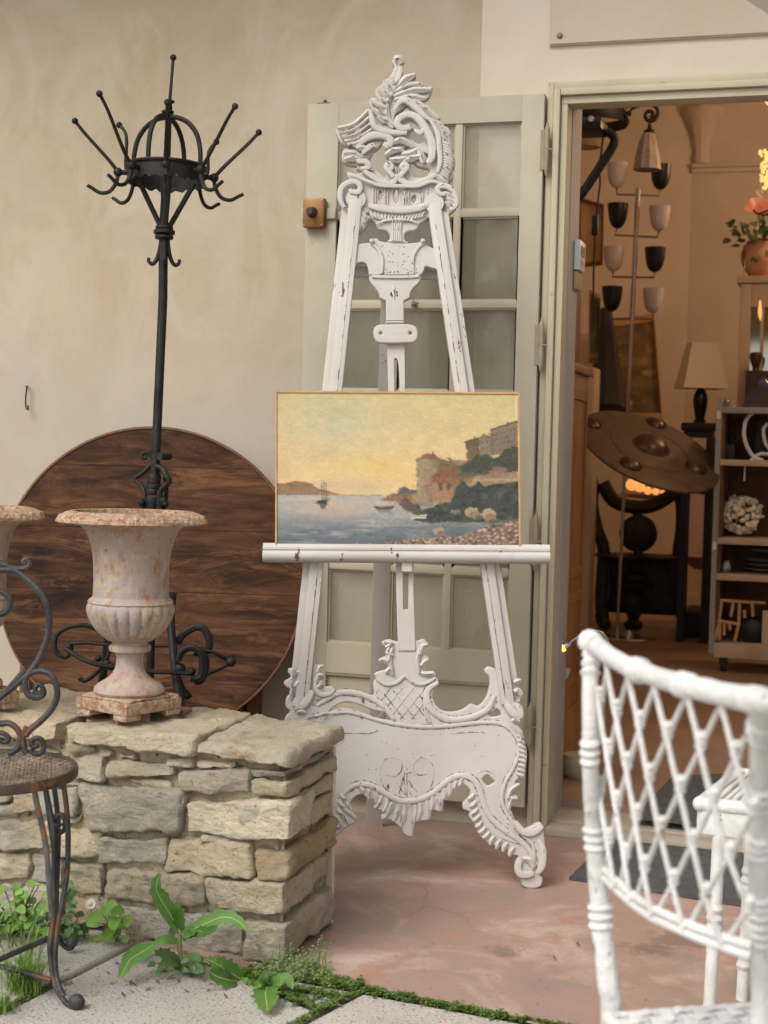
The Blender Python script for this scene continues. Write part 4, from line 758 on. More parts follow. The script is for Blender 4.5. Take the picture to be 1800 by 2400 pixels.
m_can, nt, b = newmat('oil_paint'); a = nt.nodes.new('ShaderNodeAttribute'); a.attribute_name = 'Col'; nt.links.new(a.outputs[0], b.inputs['Base Color']); b.inputs['Roughness'].default_value = .5; b.inputs['Specular IOR Level'].default_value = .25
bp = nt.nodes.new('ShaderNodeBump'); bp.inputs['Strength'].default_value = .25; bp.inputs['Distance'].default_value = .003; nt.links.new(noise(nt, 220, 5, .7), bp.inputs['Height']); nt.links.new(bp.outputs[0], b.inputs['Normal']); me.materials.append(m_can)
ptg = thing('painting', 'framed oil painting of a harbour at sunset with stone tower, on the white easel', 'painting', tuple(org))
co_ = bpy.data.objects.new('canvas', me); sc.collection.objects.link(co_); co_.parent = ptg
mb = MB(); fw = .0045; dpt = .022
exx = (cTR-cTL).normalized(); eyy = (cTL-cBL).normalized()
def fbar(a, b_, across, w_):
    vs = []
    for p in (a, b_):
        for (k, o) in ((0, .003), (w_, .003), (w_, -dpt), (0, -dpt)): vs.append(p+across*k+ENV*o)
    mb.add(vs, [(0, 1, 5, 4), (1, 2, 6, 5), (2, 3, 7, 6), (3, 0, 4, 7), (3, 2, 1, 0), (4, 5, 6, 7)])
fbar(cTL-exx*fw, cTR+exx*fw, eyy, fw); fbar(cBL-exx*fw, cBR+exx*fw, -eyy, fw); fbar(cBL, cTL, -exx, fw); fbar(cBR, cTR, exx, fw)
mb.quad(cTL-ENV*dpt, cTR-ENV*dpt, cBR-ENV*dpt, cBL-ENV*dpt)
mb.build('frame', M('gilt_wood', (.55, .34, .13), (.42, .24, .09), 30, .5, bump=.1), ptg)
# ================================================================ round table top leaning on the wall
tn = Vector((.24, -1, .08)).normalized()          # faces the camera, leaning back a little
TC = atD(354, 1362, 4.50); tR = 4.50*358/3500*1.0
tx = Vector((0, 0, 1)).cross(tn).normalized()*-1; ty = tn.cross(tx); ty = ty if ty.z > 0 else -ty
rdx = (atP(712, 1362, TC, tn)-TC).length; rdy = (atP(354, 996, TC, tn)-TC).length; tR = (rdx+rdy)/2
tab = thing('tilt_top_table', 'large round dark plank table top tipped upright behind the stone wall', 'table', (TC.x, TC.y+.03, 0))
MT = Matrix(((tx.x, ty.x, tn.x, TC.x), (tx.y, ty.y, tn.y, TC.y), (tx.z, ty.z, tn.z, TC.z), (0, 0, 0, 1)))
m_plank, nt, b = newmat('dark_planks')
ND = .187
tcn = nt.nodes.new('ShaderNodeTexCoord'); sx = nt.nodes.new('ShaderNodeSeparateXYZ'); nt.links.new(tcn.outputs['Object'], sx.inputs[0])
vz = mth(nt, 'ADD', mth(nt, 'DIVIDE', sx.outputs[2], ND), 40.45); fr_ = mth(nt, 'FRACT', vz); idx = mth(nt, 'FLOOR', vz); wn_ = nt.nodes.new('ShaderNodeTexWhiteNoise'); wn_.noise_dimensions = '1D'; nt.links.new(idx, wn_.inputs['W'])
gx = noise(nt, 2.2, 12, .78, (1, 1, 6), 1.6); g2_ = noise(nt, 2.2, 6, .65, (1, 1, 4), 1.0, 9)
col = mixc(nt, ramp(nt, gx, .36, .62), (.030, .013, .008), (.125, .060, .030)); col = mixc(nt, ramp(nt, g2_, .48, .68, 0, .85), col, (.013, .008, .007)); col = mixc(nt, ramp(nt, noise(nt, 2.5, 9, .75, (1, 1, 5), 1.2, 21), .52, .68, 0, .85), col, (.24, .118, .056))
col = mixc(nt, ramp(nt, noise(nt, 7, 4, .6, (1, 1, 2.5), 0, 33), .66, .72, 0, .8), col, (.02, .012, .01))
pvv = ramp(nt, wn_.outputs[0], 0, 1, .85, 1.12); ccn = nt.nodes.new('ShaderNodeCombineColor'); [nt.links.new(pvv, ccn.inputs[i]) for i in range(3)]; col = mixc(nt, 1.0, col, ccn.outputs[0], 'MULTIPLY')
seam = ramp(nt, mth(nt, 'ABSOLUTE', mth(nt, 'SUBTRACT', fr_, .5)), .491, .497, 0, .6); col = mixc(nt, seam, col, (.006, .004, .003)); nt.links.new(col, b.inputs['Base Color']); b.inputs['Roughness'].default_value = .75; b.inputs['Specular IOR Level'].default_value = .18
bp = nt.nodes.new('ShaderNodeBump'); bp.inputs['Strength'].default_value = .4; bp.inputs['Distance'].default_value = .01; nt.links.new(mth(nt, 'SUBTRACT', gx, seam), bp.inputs['Height']); nt.links.new(bp.outputs[0], b.inputs['Normal'])
mb = MB(); vs, fs = filled([(math.cos(a)*(tR-.007), math.sin(a)*(tR-.007)) for a in np.linspace(0, 2*PI, 96, endpoint=False)], [], .03, .002); mb.add([MT @ v for v in vs], fs); mb.build('table_top', m_plank, tab)
mb = MB(); mb.lathe([(tR-.007, -.017), (tR-.001, -.017), (tR, -.014), (tR, .015), (tR-.001, .0175), (tR-.007, .0175)], TC, 96, Matrix(((tx.x, ty.x, tn.x), (tx.y, ty.y, tn.y), (tx.z, ty.z, tn.z)))); mb.build('rim', M('rim_wood', (.21, .10, .055), (.12, .055, .03), 8, .5, stretch=(1, 1, 1)), tab)
m_legw = M('leg_wood', (.17, .075, .035), (.10, .045, .022), 6, .5, stretch=(1, 1, .1))
for u0, tt0 in ((62, 4.80), (596, 4.62), (560, 4.64)):
    p = atD(u0, 1700, tt0); q = atD(u0, 1480, tt0); mb = MB(); mb.box((p.x-.018, p.y-.018, 0), (p.x+.018, p.y+.018, q.z+.10), bev=.003); mb.build('leg', m_legw, tab)
# ================================================================ wrought-iron coat rack
TD = 4.02
def rk(x, y, cr=c1, d=0.0): return atD(*cr(x, y), TD+d)
rack = thing('coat_rack', 'tall black wrought iron coat rack with a crown of ball-tipped hooks', 'coat rack', (*rk(880, 1659).xy, 0))
SCL = TD/3500/2.37                                 # metres per crop pixel there
topc = rk(925, 935); up_ = (rk(925, 935)-rk(905, 1659)).normalized()
rx = R0.copy(); ry = up_.cross(rx).normalized()*1.0
if ry.dot(F0) < 0: ry = -ry
rx = ry.cross(up_).normalized(); rx = rx if rx.dot(R0) > 0 else -rx
def rp(rad, a, h): return topc + rx*(math.cos(a)*rad) + ry*(math.sin(a)*rad) + up_*h
mb = MB(); base_pt = atD(*c6(838, 1700), TD)
mb.tube([rk(940, 560), rk(925, 935), rk(905, 1250)], [.0085, .0105, .0105], 10, 2, False); mb.tube([rk(908, 1300), rk(905, 1659), atD(*c6(858, 450), TD)], [.0125]*3, 12, 2, False)
mb.tube([atD(*c6(856, 550), TD), atD(*c6(842, 1100), TD), atD(*c6(835, 1500), TD), Vector((atD(*c6(828, 1700), TD).x, atD(*c6(828, 1700), TD).y, .10))], [.011]*4, 12, 2, False); pole = mb.build('pole', m_iron, rack)
mb = MB(); mb.tube([rk(943, 560), rk(952, 450), rk(962, 320)], [.0048, .0042, .0045], 8, 3); mb.ball(rk(962, 320), .0088); M3u = Matrix(((rx.x, ry.x, up_.x), (rx.y, ry.y, up_.y), (rx.z, ry.z, up_.z)))
for (x, y, r, h) in ((943, 565, .013, .008), (938, 600, .0095, .02), (932, 622, .0165, .008), (932, 640, .013, .006)): mb.lathe([(r*.7, -h*.5), (r, -h*.3), (r, h*.3), (r*.7, h*.5), (0, h*.5)], rk(x, y), 16, M3u)
mb.build('finial', m_iron, rack)
mb = MB(); RB = .104
mb.lathe([(RB, .006), (RB+.004, .006), (RB+.006, .002), (RB+.004, -.002), (RB, -.002), (RB, .006)], topc, 40, M3u)
n = 60; vs, fs = [], []
for k in range(n+0):
    a = 2*PI*k/n; dip = .010*abs(math.sin(a*11)); vs += [rp(RB, a, -.001), rp(RB-.001, a, -.035-dip), rp(RB-.0025, a, -.035-dip), rp(RB-.0025, a, -.001)]
for k in range(n):
    k2 = (k+1) % n
    for j in range(4): fs.append((k*4+j, k*4+(j+1) % 4, k2*4+(j+1) % 4, k2*4+j))
mb.add(vs, fs); mb.build('crown_band', m_iron, rack)
for k in range(4):
    mb = MB(); a = math.radians(-20+90*k); top = up_.dot(rk(930, 652)-topc)
    pts = [rp(RB*.97*q, a, top*h) for q, h in ((1, 0), (.99, .30), (.88, .62), (.62, .86), (.30, .98), (.06, 1.0))]
    mb.tube(pts, .0052 if k % 2 else .0105, 8, 4, flat=(Vector((math.cos(a), 0, 0))+Vector((0, 0, 0)) if False else up_.cross(rp(1, a, 0)-topc).normalized(), 1.0)) if False else mb.tube(pts, .0068, 8, 4)
    mb.build('arch_strap', m_iron, rack)
for k in range(4):
    mb = MB(); a = math.radians(15+90*k); b0 = -up_.dot(topc-rk(908, 1250)); mb.tube([rp(RB*.72, a, -.035), rp(RB*.40, a, -.035+(b0+.035)*.55), rp(.014, a, b0)], .0075, 8, 3); mb.build('brace', m_iron, rack)
mb = MB()
for (x, y, r, h) in ((913, 1265, .024, .010), (913, 1290, .029, .012), (912, 1318, .025, .010), (942, 640, .012, .006)): mb.lathe([(.01, -h*.5), (r*.9, -h*.5), (r, -h*.3), (r, h*.3), (r*.9, h*.5), (.01, h*.5)], rk(x, y), 20, M3u)
mb.build('collar', m_iron, rack)
for k in range(8):
    a = math.radians(-82+45*k); br = .128; er = .245 if k not in (3, 5) else .19; eh = .112+(.03 if k in (5, 7) else (.02 if k == 1 else 0)); mb = MB()
    mb.ball(rp(br, a, -.018), .0125); mb.tube([rp(RB, a, -.018), rp(br, a, -.018)], .007, 8, 2, False)
    mb.tube([rp(br+.004, a, -.012), rp(br+.03, a, .018), rp(er-.03, a, eh-.035), rp(er, a, eh)], [.0055, .0052, .0048, .0045], 8, 4); mb.ball(rp(er, a, eh), .0088)
    mb.tube([rp(br, a, -.022), rp(br+.004, a, -.045), rp(br+.020, a, -.070), rp(br+.045, a, -.076), rp(br+.068, a, -.064), rp(br+.080, a, -.058)], [.0058, .0056, .0054, .0052, .0050, .0048], 8, 4); mb.build('hook', m_iron, rack)
for k in range(4):
    a = math.radians(10+90*k); h0 = -up_.dot(topc-rk(908, 1325)); h1 = -up_.dot(topc-rk(908, 1470)); mb = MB()
    mb.tube([rp(.008, a, h0), rp(.013, a, (h0+h1)/2), rp(.020, a, h1+.012), rp(.030, a, h1), rp(.040, a, h1+.006), rp(.041, a, h1+.016)], [.006, .006, .006, .0055, .005, .0045], 8, 4); mb.build('small_hook', m_iron, rack)
# joint with four curled straps, mid-height
def k6(x, y, d=0.0): return atD(*c6(x, y), TD+d)
mb = MB()
for (x, y, r, h) in ((857, 410, .018, .028), (855, 450, .022, .012), (852, 478, .020, .02), (848, 545, .021, .035)): mb.lathe([(.01, -h*.5), (r*.92, -h*.5), (r, -h*.35), (r, h*.35), (r*.92, h*.5), (.01, h*.5)], k6(x, y), 20, M3u)
for x, y in ((905, 530), (785, 540), (915, 548)): mb.ball(k6(x, y, -.02), .011, 8, 6)
mb.build('joint_sleeve', m_iron, rack)
for pts, w_ in (([(850, 340, 0), (846, 300, 0), (830, 265, 0), (800, 262, 0), (788, 280, 0), (800, 295, 0), (812, 285, 0)], .005), ([(848, 320, 0), (800, 370, .01), (752, 410, .02), (790, 450, .01), (805, 500, 0), (795, 590, 0)], .0062),
                ([(870, 340, -.01), (900, 350, -.02), (925, 390, -.03), (938, 425, -.03), (895, 470, -.02), (885, 520, -.02), (885, 600, -.02)], .0085), ([(915, 400, .02), (925, 470, .02), (910, 590, .02)], .006)):
    mb = MB(); mb.tube([k6(*p) for p in pts], w_, 8, 4); mb.build('strap', m_iron, rack)
mb = MB(); mb.tube([k6(885, 283, -.02), k6(940, 283, .02)], .0105, 12, 2, False); mb.tube([k6(875, 300, -.01), k6(865, 350, 0)], .006, 6, 2, False); mb.build('curl', m_iron, rack)
# lower stretcher with scrolls, and the legs
for pts in ([(960, 1040, 0), (948, 1180, 0), (960, 1350, -.03), (985, 1560, -.06), (1008, 1700, -.08), (1020, 1900, -.10)], [(600, 1290, .1), (580, 1450, .12), (560, 1560, .14), (530, 1720, .16)], [(835, 1480, 0), (820, 1700, .05), (815, 1900, .08)]):
    mb = MB(); P = [k6(*p) for p in pts]; q = P[-1].copy(); q.z = 0.0; P.append(q); mb.tube(P, .0115, 10, 3); mb.build('leg', m_iron, rack)
mb = MB()
for pts, w_ in (([(385, 1325, 0), (480, 1320, 0), (600, 1330, 0), (780, 1338, 0), (940, 1335, 0)], .0045), ([(360, 1345, -.05), (430, 1395, -.07), (520, 1435, -.08), (600, 1450, -.08), (800, 1475, -.08), (920, 1482, -.08), (1060, 1490, -.08)], .0062), ([(1060, 1350, -.03), (1160, 1365, -.03), (1230, 1395, -.02), (1285, 1430, 0)], .0052), ([(1140, 1500, 0), (1210, 1470, 0), (1270, 1440, 0)], .004)):
    mb.tube([k6(*p) for p in pts], w_, 8, 4)
for x, y, r in ((382, 1345, .013), (545, 1405, .010), (592, 1440, .013), (618, 1452, .011), (1283, 1425, .014), (1000, 1465, .016), (1065, 1480, .012)): mb.ball(k6(x, y, -.05 if x > 400 else 0), r, 10, 7)
mb.build('stretcher', m_iron, rack)
for pts, w_ in (([(600, 1300, 0), (560, 1260, 0), (480, 1222, 0), (390, 1230, 0), (320, 1270, 0), (303, 1330, 0), (320, 1380, 0), (370, 1395, 0), (395, 1350, 0), (375, 1325, 0)], .0065), ([(600, 1300, -.04), (605, 1370, -.04), (575, 1440, -.04), (520, 1500, -.04), (470, 1530, -.04), (440, 1515, -.04)], .006),
                ([(985, 1320, 0), (1020, 1270, 0), (1080, 1235, 0), (1130, 1240, 0), (1160, 1290, 0), (1160, 1350, 0), (1130, 1375, 0), (1080, 1370, 0)], .0105), ([(990, 1420, -.06), (1010, 1370, -.06), (1060, 1345, -.06), (1110, 1370, -.06), (1125, 1440, -.06), (1110, 1510, -.06), (1060, 1520, -.06)], .009), ([(1110, 1350, -.03), (1145, 1400, -.03), (1145, 1470, -.03), (1120, 1530, -.03), (1080, 1535, -.03)], .008), ([(970, 1480, -.02), (1000, 1560, -.02), (1030, 1610, -.02), (1055, 1600, -.02)], .012)):
    mb = MB(); mb.tube([k6(*p) for p in pts], w_, 8, 4); mb.build('scroll', m_iron, rack)
# ================================================================ the dry-stone wall
Q0 = atZ(676, 2268, 0); ph = math.radians(24.5)    # front corner at the ground; wall runs back to the left
WD = R0*math.cos(ph) - F0*math.sin(ph)             # along the front face, to the right (coming nearer)
WN = -(R0*math.sin(ph) + F0*math.cos(ph))          # out of the front face, towards the camera
THK = .31
def wf(u, v, o=0.0): return atP(u, v, Q0+WN*o, WN)
def wl(u, v, o=0.0): p = wf(u, v, o)-Q0; return p.dot(WD), p.z
def w3(a, d, z): return Q0+WD*(a-.012-.13*max(0, d))-WN*d+Vector((0, 0, z))
def rock(mb, quad, d0, d1, col, seed, n=13, amp=.0046, e=5.5, dz=0):
    """a stone: bilinear block over quad TL,TR,BR,BL (a, z) from depth d0 to d1, rounded and roughened"""
    TL, TR, BR, BL = quad; r = random.Random(seed); kk_ = r.uniform(.80, 1.10); hh_ = r.uniform(-.03, .03); mb.col = (col[0]*kk_*(1+hh_), col[1]*kk_, col[2]*kk_*(1-hh_*2)); so_ = Vector((r.random()*50, r.random()*50, r.random()*50))
    w0 = max(.02, abs(TR[0]-TL[0]+BR[0]-BL[0])/2); h0 = max(.02, abs(TL[1]-BL[1]+TR[1]-BR[1])/2); dd = d1-d0; tilt_ = r.uniform(-.010, .010); tz = r.uniform(-.008, .008)
    verts = {}; vs, fs = [], []
    nx = max(8, min(52, int(w0/.0065))); nz = max(7, min(32, int(h0/.0065))); ny = max(5, min(24, int(dd/.016)))
    rc = .008+r.random()*.007
    def pt(x, y, z):                               # unit cube coordinates -1..1, metric rounding radius rc
        hx, hy, hz = w0/2, dd/2, h0/2; X_, Y_, Z_ = x*hx, y*hy, z*hz
        q = Vector((max(-hx+rc, min(hx-rc, X_)), max(-hy+rc, min(hy-rc, Y_)), max(-hz+rc, min(hz-rc, Z_))))
        dv = Vector((X_, Y_, Z_))-q; m = max(abs(dv.x), abs(dv.y), abs(dv.z))
        if m > 1e-6: p_ = q+dv.normalized()*min(rc, m); nrm = dv.normalized()
        else: p_ = Vector((X_, Y_, Z_)); nrm = Vector((0, 0, 0))
        fx, fz = (p_.x/hx+1)/2, (p_.z/hz+1)/2
        top = Vector(TL).lerp(Vector(TR), fx); bot = Vector(BL).lerp(Vector(BR), fx); s = bot.lerp(top, fz); depth = d0+(p_.y/hy+1)/2*dd+tilt_*p_.x/hx+tz*p_.z/hz
        W = w3(s[0], depth, s[1])
        nz_ = mnoise.fractal(W*9+so_, .9, 2.1, 5)*amp*1.7+mnoise.fractal(W*38+so_, .8, 2, 4)*amp*1.0+mnoise.noise(W*16+so_)*amp*.8
        facet = abs(mnoise.noise(W*13-so_))*amp*2.2+abs(mnoise.noise(Vector((W.x*12, W.y*12, W.z*40))+so_))*amp*1.1
        nn = WD*nrm.x - WN*nrm.y + Vector((0, 0, 1))*nrm.z
        return W+nn*(nz_-facet)
    def vid(x, y, z):
        k = (round(x, 4), round(y, 4), round(z, 4))
        if k not in verts: verts[k] = len(vs); vs.append(pt(*k))
        return verts[k]
    def face(fn, n1, n2):
        g = [[vid(*fn(-1+2*i/n1, -1+2*j/n2)) for j in range(n2+1)] for i in range(n1+1)]
        for i in range(n1):
            for j in range(n2): fs.append((g[i][j], g[i+1][j], g[i+1][j+1], g[i][j+1]))
    face(lambda a, b_: (a, -1, b_), nx, nz); face(lambda a, b_: (a, 1, b_), nx, nz); face(lambda a, b_: (-1, a, b_), ny, nz); face(lambda a, b_: (1, a, b_), ny, nz); face(lambda a, b_: (a, b_, 1), nx, ny); face(lambda a, b_: (a, b_, -1), nx, ny)
    mb.add(vs, fs); mb.col = None
G, T, Cc, W_ = (.60, .56, .47), (.74, .655, .49), (.80, .70, .52), (.86, .77, .60)
stones = [  # crop pixels (photo 0,1600 x2.07): TL TR BR BL, colour, protrusion
 ((528, 378), (868, 388), (872, 470), (535, 468), T, .004), ((882, 425), (1232, 432), (1228, 548), (885, 540), G, .008), ((388, 500), (905, 520), (890, 745), (452, 735), G, .010), ((912, 585), (1445, 580), (1440, 775), (915, 742), W_, .010),
 ((300, 710), (505, 725), (500, 860), (300, 850), T, .004), ((508, 755), (830, 765), (822, 895), (500, 885), G, .002), ((835, 758), (1238, 775), (1258, 955), (815, 925), T, .006), ((540, 905), (1028, 935), (1022, 1102), (520, 1075), T, .004),
 ((290, 850), (520, 890), (520, 1040), (330, 1040), T, .0), ((350, 1060), (480, 1060), (560, 1190), (356, 1185), T, .004), ((600, 1095), (870, 1105), (850, 1260), (620, 1240), G, -.004), ((900, 1115), (1200, 1150), (1195, 1330), (900, 1320), G, -.002),
 ((340, 292), (485, 310), (480, 352), (360, 345), T, -.004), ((495, 320), (575, 335), (560, 372), (490, 368), T, -.004), ((340, 345), (520, 360), (525, 485), (345, 480), T, .002), ((820, 370), (965, 362), (965, 418), (830, 425), T, .0), ((975, 378), (1170, 385), (1160, 425), (980, 418), T, .0), ((590, 350), (680, 358), (675, 380), (585, 375), T, -.004),
 ((70, 520), (385, 505), (385, 650), (75, 648), G, .003), ((-60, 525), (62, 525), (62, 582), (-60, 590), T, .0), ((-60, 592), (100, 592), (100, 662), (-60, 668), G, .002), ((-60, 675), (240, 668), (240, 815), (-60, 815), G, .004), ((-60, 828), (160, 832), (155, 975), (-60, 980), T, .003), ((170, 835), (330, 840), (330, 990), (165, 985), G, .001), ((245, 680), (300, 670), (300, 820), (245, 810), T, -.003),
 ((130, 985), (335, 1000), (330, 1130), (130, 1120), T, .0), ((-60, 990), (120, 985), (120, 1120), (-60, 1120), G, .0), ((0, 300), (210, 310), (320, 350), (0, 355), T, .0), ((60, 360), (335, 355), (340, 500), (60, 505), T, .003), ((-80, 360), (50, 365), (50, 515), (-80, 515), G, .0), ((-60, 1125), (150, 1125), (150, 1210), (-60, 1200), T, -.003), ((160, 1135), (345, 1125), (350, 1215), (165, 1212), G, -.003),
 ((300, 660), (420, 640), (400, 690), (305, 705), T, .0), ((330, 485), (430, 492), (380, 520), (335, 515), T, -.002), ((420, 845), (500, 850), (500, 880), (400, 875), T, -.004), ((890, 480), (930, 560), (905, 660), (895, 560), T, -.006), ((600, 470), (850, 480), (880, 560), (700, 500), T, -.006), ((1010, 742), (1230, 760), (1235, 790), (1000, 770), W_, -.004), ((870, 1100), (920, 1108), (880, 1170), (865, 1165), W_, -.004),
]
stones += [((1180, 432), (1236, 436), (1236, 470), (1180, 470), T, -.002)]
corner = [((1240, 428), (1395, 430), (1395, 468), (1240, 464), G, .0, .0), ((1238, 470), (1400, 480), (1400, 572), (1236, 558), T, .010, .0), ((1242, 815), (1395, 820), (1395, 975), (1262, 972), W_, .010, 0), ((1025, 955), (1428, 985), (1425, 1148), (1030, 1105), W_, .012, .14), ((1208, 1165), (1480, 1190), (1480, 1385), (1205, 1350), T, .006, .28)]
wall = thing('stone_wall', 'low wall of rough pale limestone blocks carrying the iron urns', 'wall', tuple(Q0))
mb = MB(); k = 0
def q4(s, o): return [wl(*cw(p[0]+e*5, p[1]+f*4), o) for p, e, f in zip(s[:4], (-1, 1, 1, -1), (-1, -1, 1, 1))]
for s in stones:
    rock(mb, q4(s, s[5]), -s[5]-.004, .13, s[4], 100+k); k += 1
# quoins reach round the end of the wall
def quoin(s, d1, a_end=None, col=None):
    global k
    q = q4(s, s[5]); ae = a_end if a_end is not None else .012; q[1] = (ae, q[1][1]); q[2] = (ae, q[2][1]); rock(mb, q, -s[5]-.004, d1, col or s[4], 300+k); k += 1
quoin(corner[0], THK-.01, .0); quoin(corner[1], THK+.0, .012); quoin(corner[2], THK, .012, (.70, .56, .34)); quoin(corner[3], .16, .006); quoin(corner[4], THK, .010)
h_ = lambda v: wl(*cw(1400, v))[1]
quoin(((1200, 590), (1445, 580), (1440, 775), (1200, 760), W_, .006), .11, .008)
for (v0, v1, d0, cc, ee) in ((575, 660, .12, T, -.002), (665, 790, .12, Cc, .004), (985, 1120, .175, Cc, -.002)):
    rock(mb, [(-.16, h_(v0)), (ee, h_(v0)), (ee, h_(v1)), (-.16, h_(v1))], d0, THK-.002, cc, 400+k); k += 1
# capping slabs
caps = [((-140, 118), (305, 195), (300, 288), (-140, 245), Cc, .008, .03), ((330, 205), (968, 262), (966, 356), (350, 300), Cc, .012, .02), ((962, 285), (1408, 325), (1412, 418), (975, 350), T, .012, 0)]
zt = .0
for i, s in enumerate(caps):
    q = q4(s, s[5])
    if i == 2: q[1] = (.022, q[1][1]); q[2] = (.020, q[2][1])
    rock(mb, q, -s[5]-.010, THK+.02-(.0 if i != 1 else .02), s[4], 500+i, amp=.0045); zt = max(zt, q[0][1])
# back row of rubble so that the top reads as a full thickness
for i in range(7): a0 = -.1-i*.22; rock(mb, [(a0-.2, .40), (a0, .40), (a0, .16), (a0-.2, .16)], .16, THK-.01, T, 600+i)
for i in range(7): a0 = -.1-i*.22; rock(mb, [(a0-.2, .17), (a0, .17), (a0, -.03), (a0-.2, -.03)], .16, THK-.01, T, 620+i)
mb.build('stones', m_stone, wall, smooth=60, vcol=True)
mb = MB(); n = 60; m_ = 28; A0 = -1.5
def skin(fn, n1, n2):
    vs = [fn(i/n1, j/n2) for i in range(n1+1) for j in range(n2+1)]; fs = [(i*(n2+1)+j, (i+1)*(n2+1)+j, (i+1)*(n2+1)+j+1, i*(n2+1)+j+1) for i in range(n1) for j in range(n2)]; mb.add(vs, fs)
ztop = wl(*cw(1000, 330))[1]
skin(lambda s, t: w3(A0+(-.012-A0)*s, .020+.006*fbm((s*30, t*10, 0), 1), -.02+(ztop+.02)*t), 150, 50)
skin(lambda s, t: w3(-.022+.005*fbm((s*8, t*10, 5), 1), .010+(THK-.02)*s, -.02+(ztop+.02)*t), 30, 50)
skin(lambda s, t: w3(A0+(-.012-A0)*s, .010+(THK-.02)*t, ztop+.004*fbm((s*30, t*6, 9), 1)), 80, 16); skin(lambda s, t: w3(A0+(-.012-A0)*s, THK-.012, -.02+(ztop+.02)*t), 10, 4)
mb.build('mortar', m_mortar, wall, smooth=60)
mb = MB(); mb.add([w3(a, d, z) for a, d, z in ((-.15, THK-.004, 0), (-.0, THK-.004, 0), (.0, THK+.014, 0), (-.15, THK+.014, 0), (-.15, THK-.004, ztop-.03), (-.004, THK-.004, ztop-.03), (-.004, THK+.014, ztop-.03), (-.15, THK+.014, ztop-.03))], [(0, 1, 5, 4), (1, 2, 6, 5), (2, 3, 7, 6), (4, 5, 6, 7), (3, 0, 4, 7)])
mb.build('render_coat', m_white_plaster, wall)
# ================================================================ urns on the wall
UZ = caps and wl(*cw(900, 262), 0)[1]+.004
ub = atZ(*c6(715, 1735), UZ); UT = (ub-CAM).dot(FW); us_ = UT/3500/2.37       # metres per crop px
def urn(loc, label, rot=0):
    root = thing('garden_urn', label, 'urn', tuple(loc), 'cast iron urns on the stone wall'); B = 1745
    prof = [(0, 1600), (188, 1606), (196, 1592), (192, 1572), (176, 1556), (150, 1540), (118, 1520), (96, 1498), (82, 1470), (74, 1440), (73, 1410), (80, 1382), (88, 1376), (112, 1370), (116, 1358), (116, 1345), (106, 1336), (96, 1332), (100, 1322), (115, 1314)]
    h = lambda y: (B-y)*us_*1.0
    Bz = Vector(loc)
    mb = MB(); mb.lathe([(r*us_, h(y)) for r, y in prof], Bz, 40); mb.build('foot', m_urn, root)
    p2 = [(98, 1320), (128, 1308), (158, 1286), (188, 1258), (212, 1225), (230, 1190), (241, 1160), (244, 1135), (240, 1118), (231, 1105)]
    mb = MB(); mb.lathe([(r*us_, h(y)) for r, y in p2], Bz, 132, None, lambda i, a: 1-.055*(abs(math.cos(a*11))**6)*(.2+.8*min(1, (len(p2)-1-i)/3.0))*min(1, .5+i*.2)); mb.lathe([(r*us_, h(y)) for r, y in ((231, 1105), (236, 1098), (230, 1086), (216, 1078), (209, 1066))], Bz, 44); mb.build('gadrooned_bowl', m_urn, root)
    p3 = [(209, 1068), (207, 1020), (206, 960), (208, 900), (213, 840), (222, 790), (236, 745), (256, 705), (280, 680), (300, 664), (322, 656), (345, 652)]
    mb = MB(); mb.lathe([(r*us_, h(y)) for r, y in p3]+[(r*us_-.006, h(y)) for r, y in reversed(p3[1:])], Bz, 48); mb.build('body', m_urn, root)
    p4 = [(340, 656), (372, 662), (398, 664), (408, 655), (404, 640), (385, 620), (358, 604), (335, 596), (322, 600), (318, 650)]
    mb = MB(); mb.lathe([(r*us_, h(y)) for r, y in p4], Bz, 168, None, lambda i, a: 1+(.018*abs(math.sin(a*24+.3)) if i in (3, 4, 5, 6) else 0)+(.012*math.sin(a*5+1)*(i in (2, 3))))
    for kk in range(24):
        a = 2*PI*kk/24; mb.ball(Bz+Vector((math.cos(a)*378*us_, math.sin(a)*378*us_, h(628))), 25*us_, 10, 6, (1, 1, .62))
    mb.build('rim', m_urn_rim, root)
    Mr = Matrix.Translation(Bz) @ Matrix.Rotation(rot, 4, 'Z'); w_ = 205*us_; mb = MB()
    mb.box((-w_, -w_, h(1690)), (w_, w_, h(1625)), Mr, .004); mb.box((-w_*.94, -w_*.94, h(1625)), (w_*.94, w_*.94, h(1608)), Mr, .004)
    for sx in (-1, 1):
        for sy in (-1, 1):
            cx, cy = sx*w_*.72, sy*w_*.72; mb.box((cx-w_*.26, cy-w_*.26, h(1722)), (cx+w_*.26, cy+w_*.26, h(1690)), Mr, .003); mb.lathe([(.011, 0), (.011, .004), (.006, .006), (0, .006)], Mr @ Vector((sx*w_*.85, sy*w_*.85, h(1625))), 10)
    mb.build('plinth', m_urn_rim, root)
    return root
ROTU = math.radians(-38)+YAW
u1 = urn(ub, 'rusty pale iron urn standing whole in view on the stone wall', ROTU)
mb = MB(); mb.v = []; random.seed(11)
def chunk(mb, c, sx, sy, sz, rot, seed):
    bm = bmesh.new(); bmesh.ops.create_cube(bm, size=1); bmesh.ops.subdivide_edges(bm, edges=bm.edges[:], cuts=4, use_grid_fill=True)
    for v in bm.verts:
        p = Vector((v.co.x*sx, v.co.y*sy, v.co.z*sz)); p += Vector((fbm(p+Vector((seed, 0, 0)), 30), fbm(p+Vector((0, seed, 0)), 30), fbm(p+Vector((0, 0, seed)), 30)))*.006; v.co = Matrix.Rotation(rot, 3, 'Z') @ p+Vector(c)
    bm.verts.index_update(); mb.add([v.co.copy() for v in bm.verts], [[v.index for v in f.verts] for f in bm.faces]); bm.free()
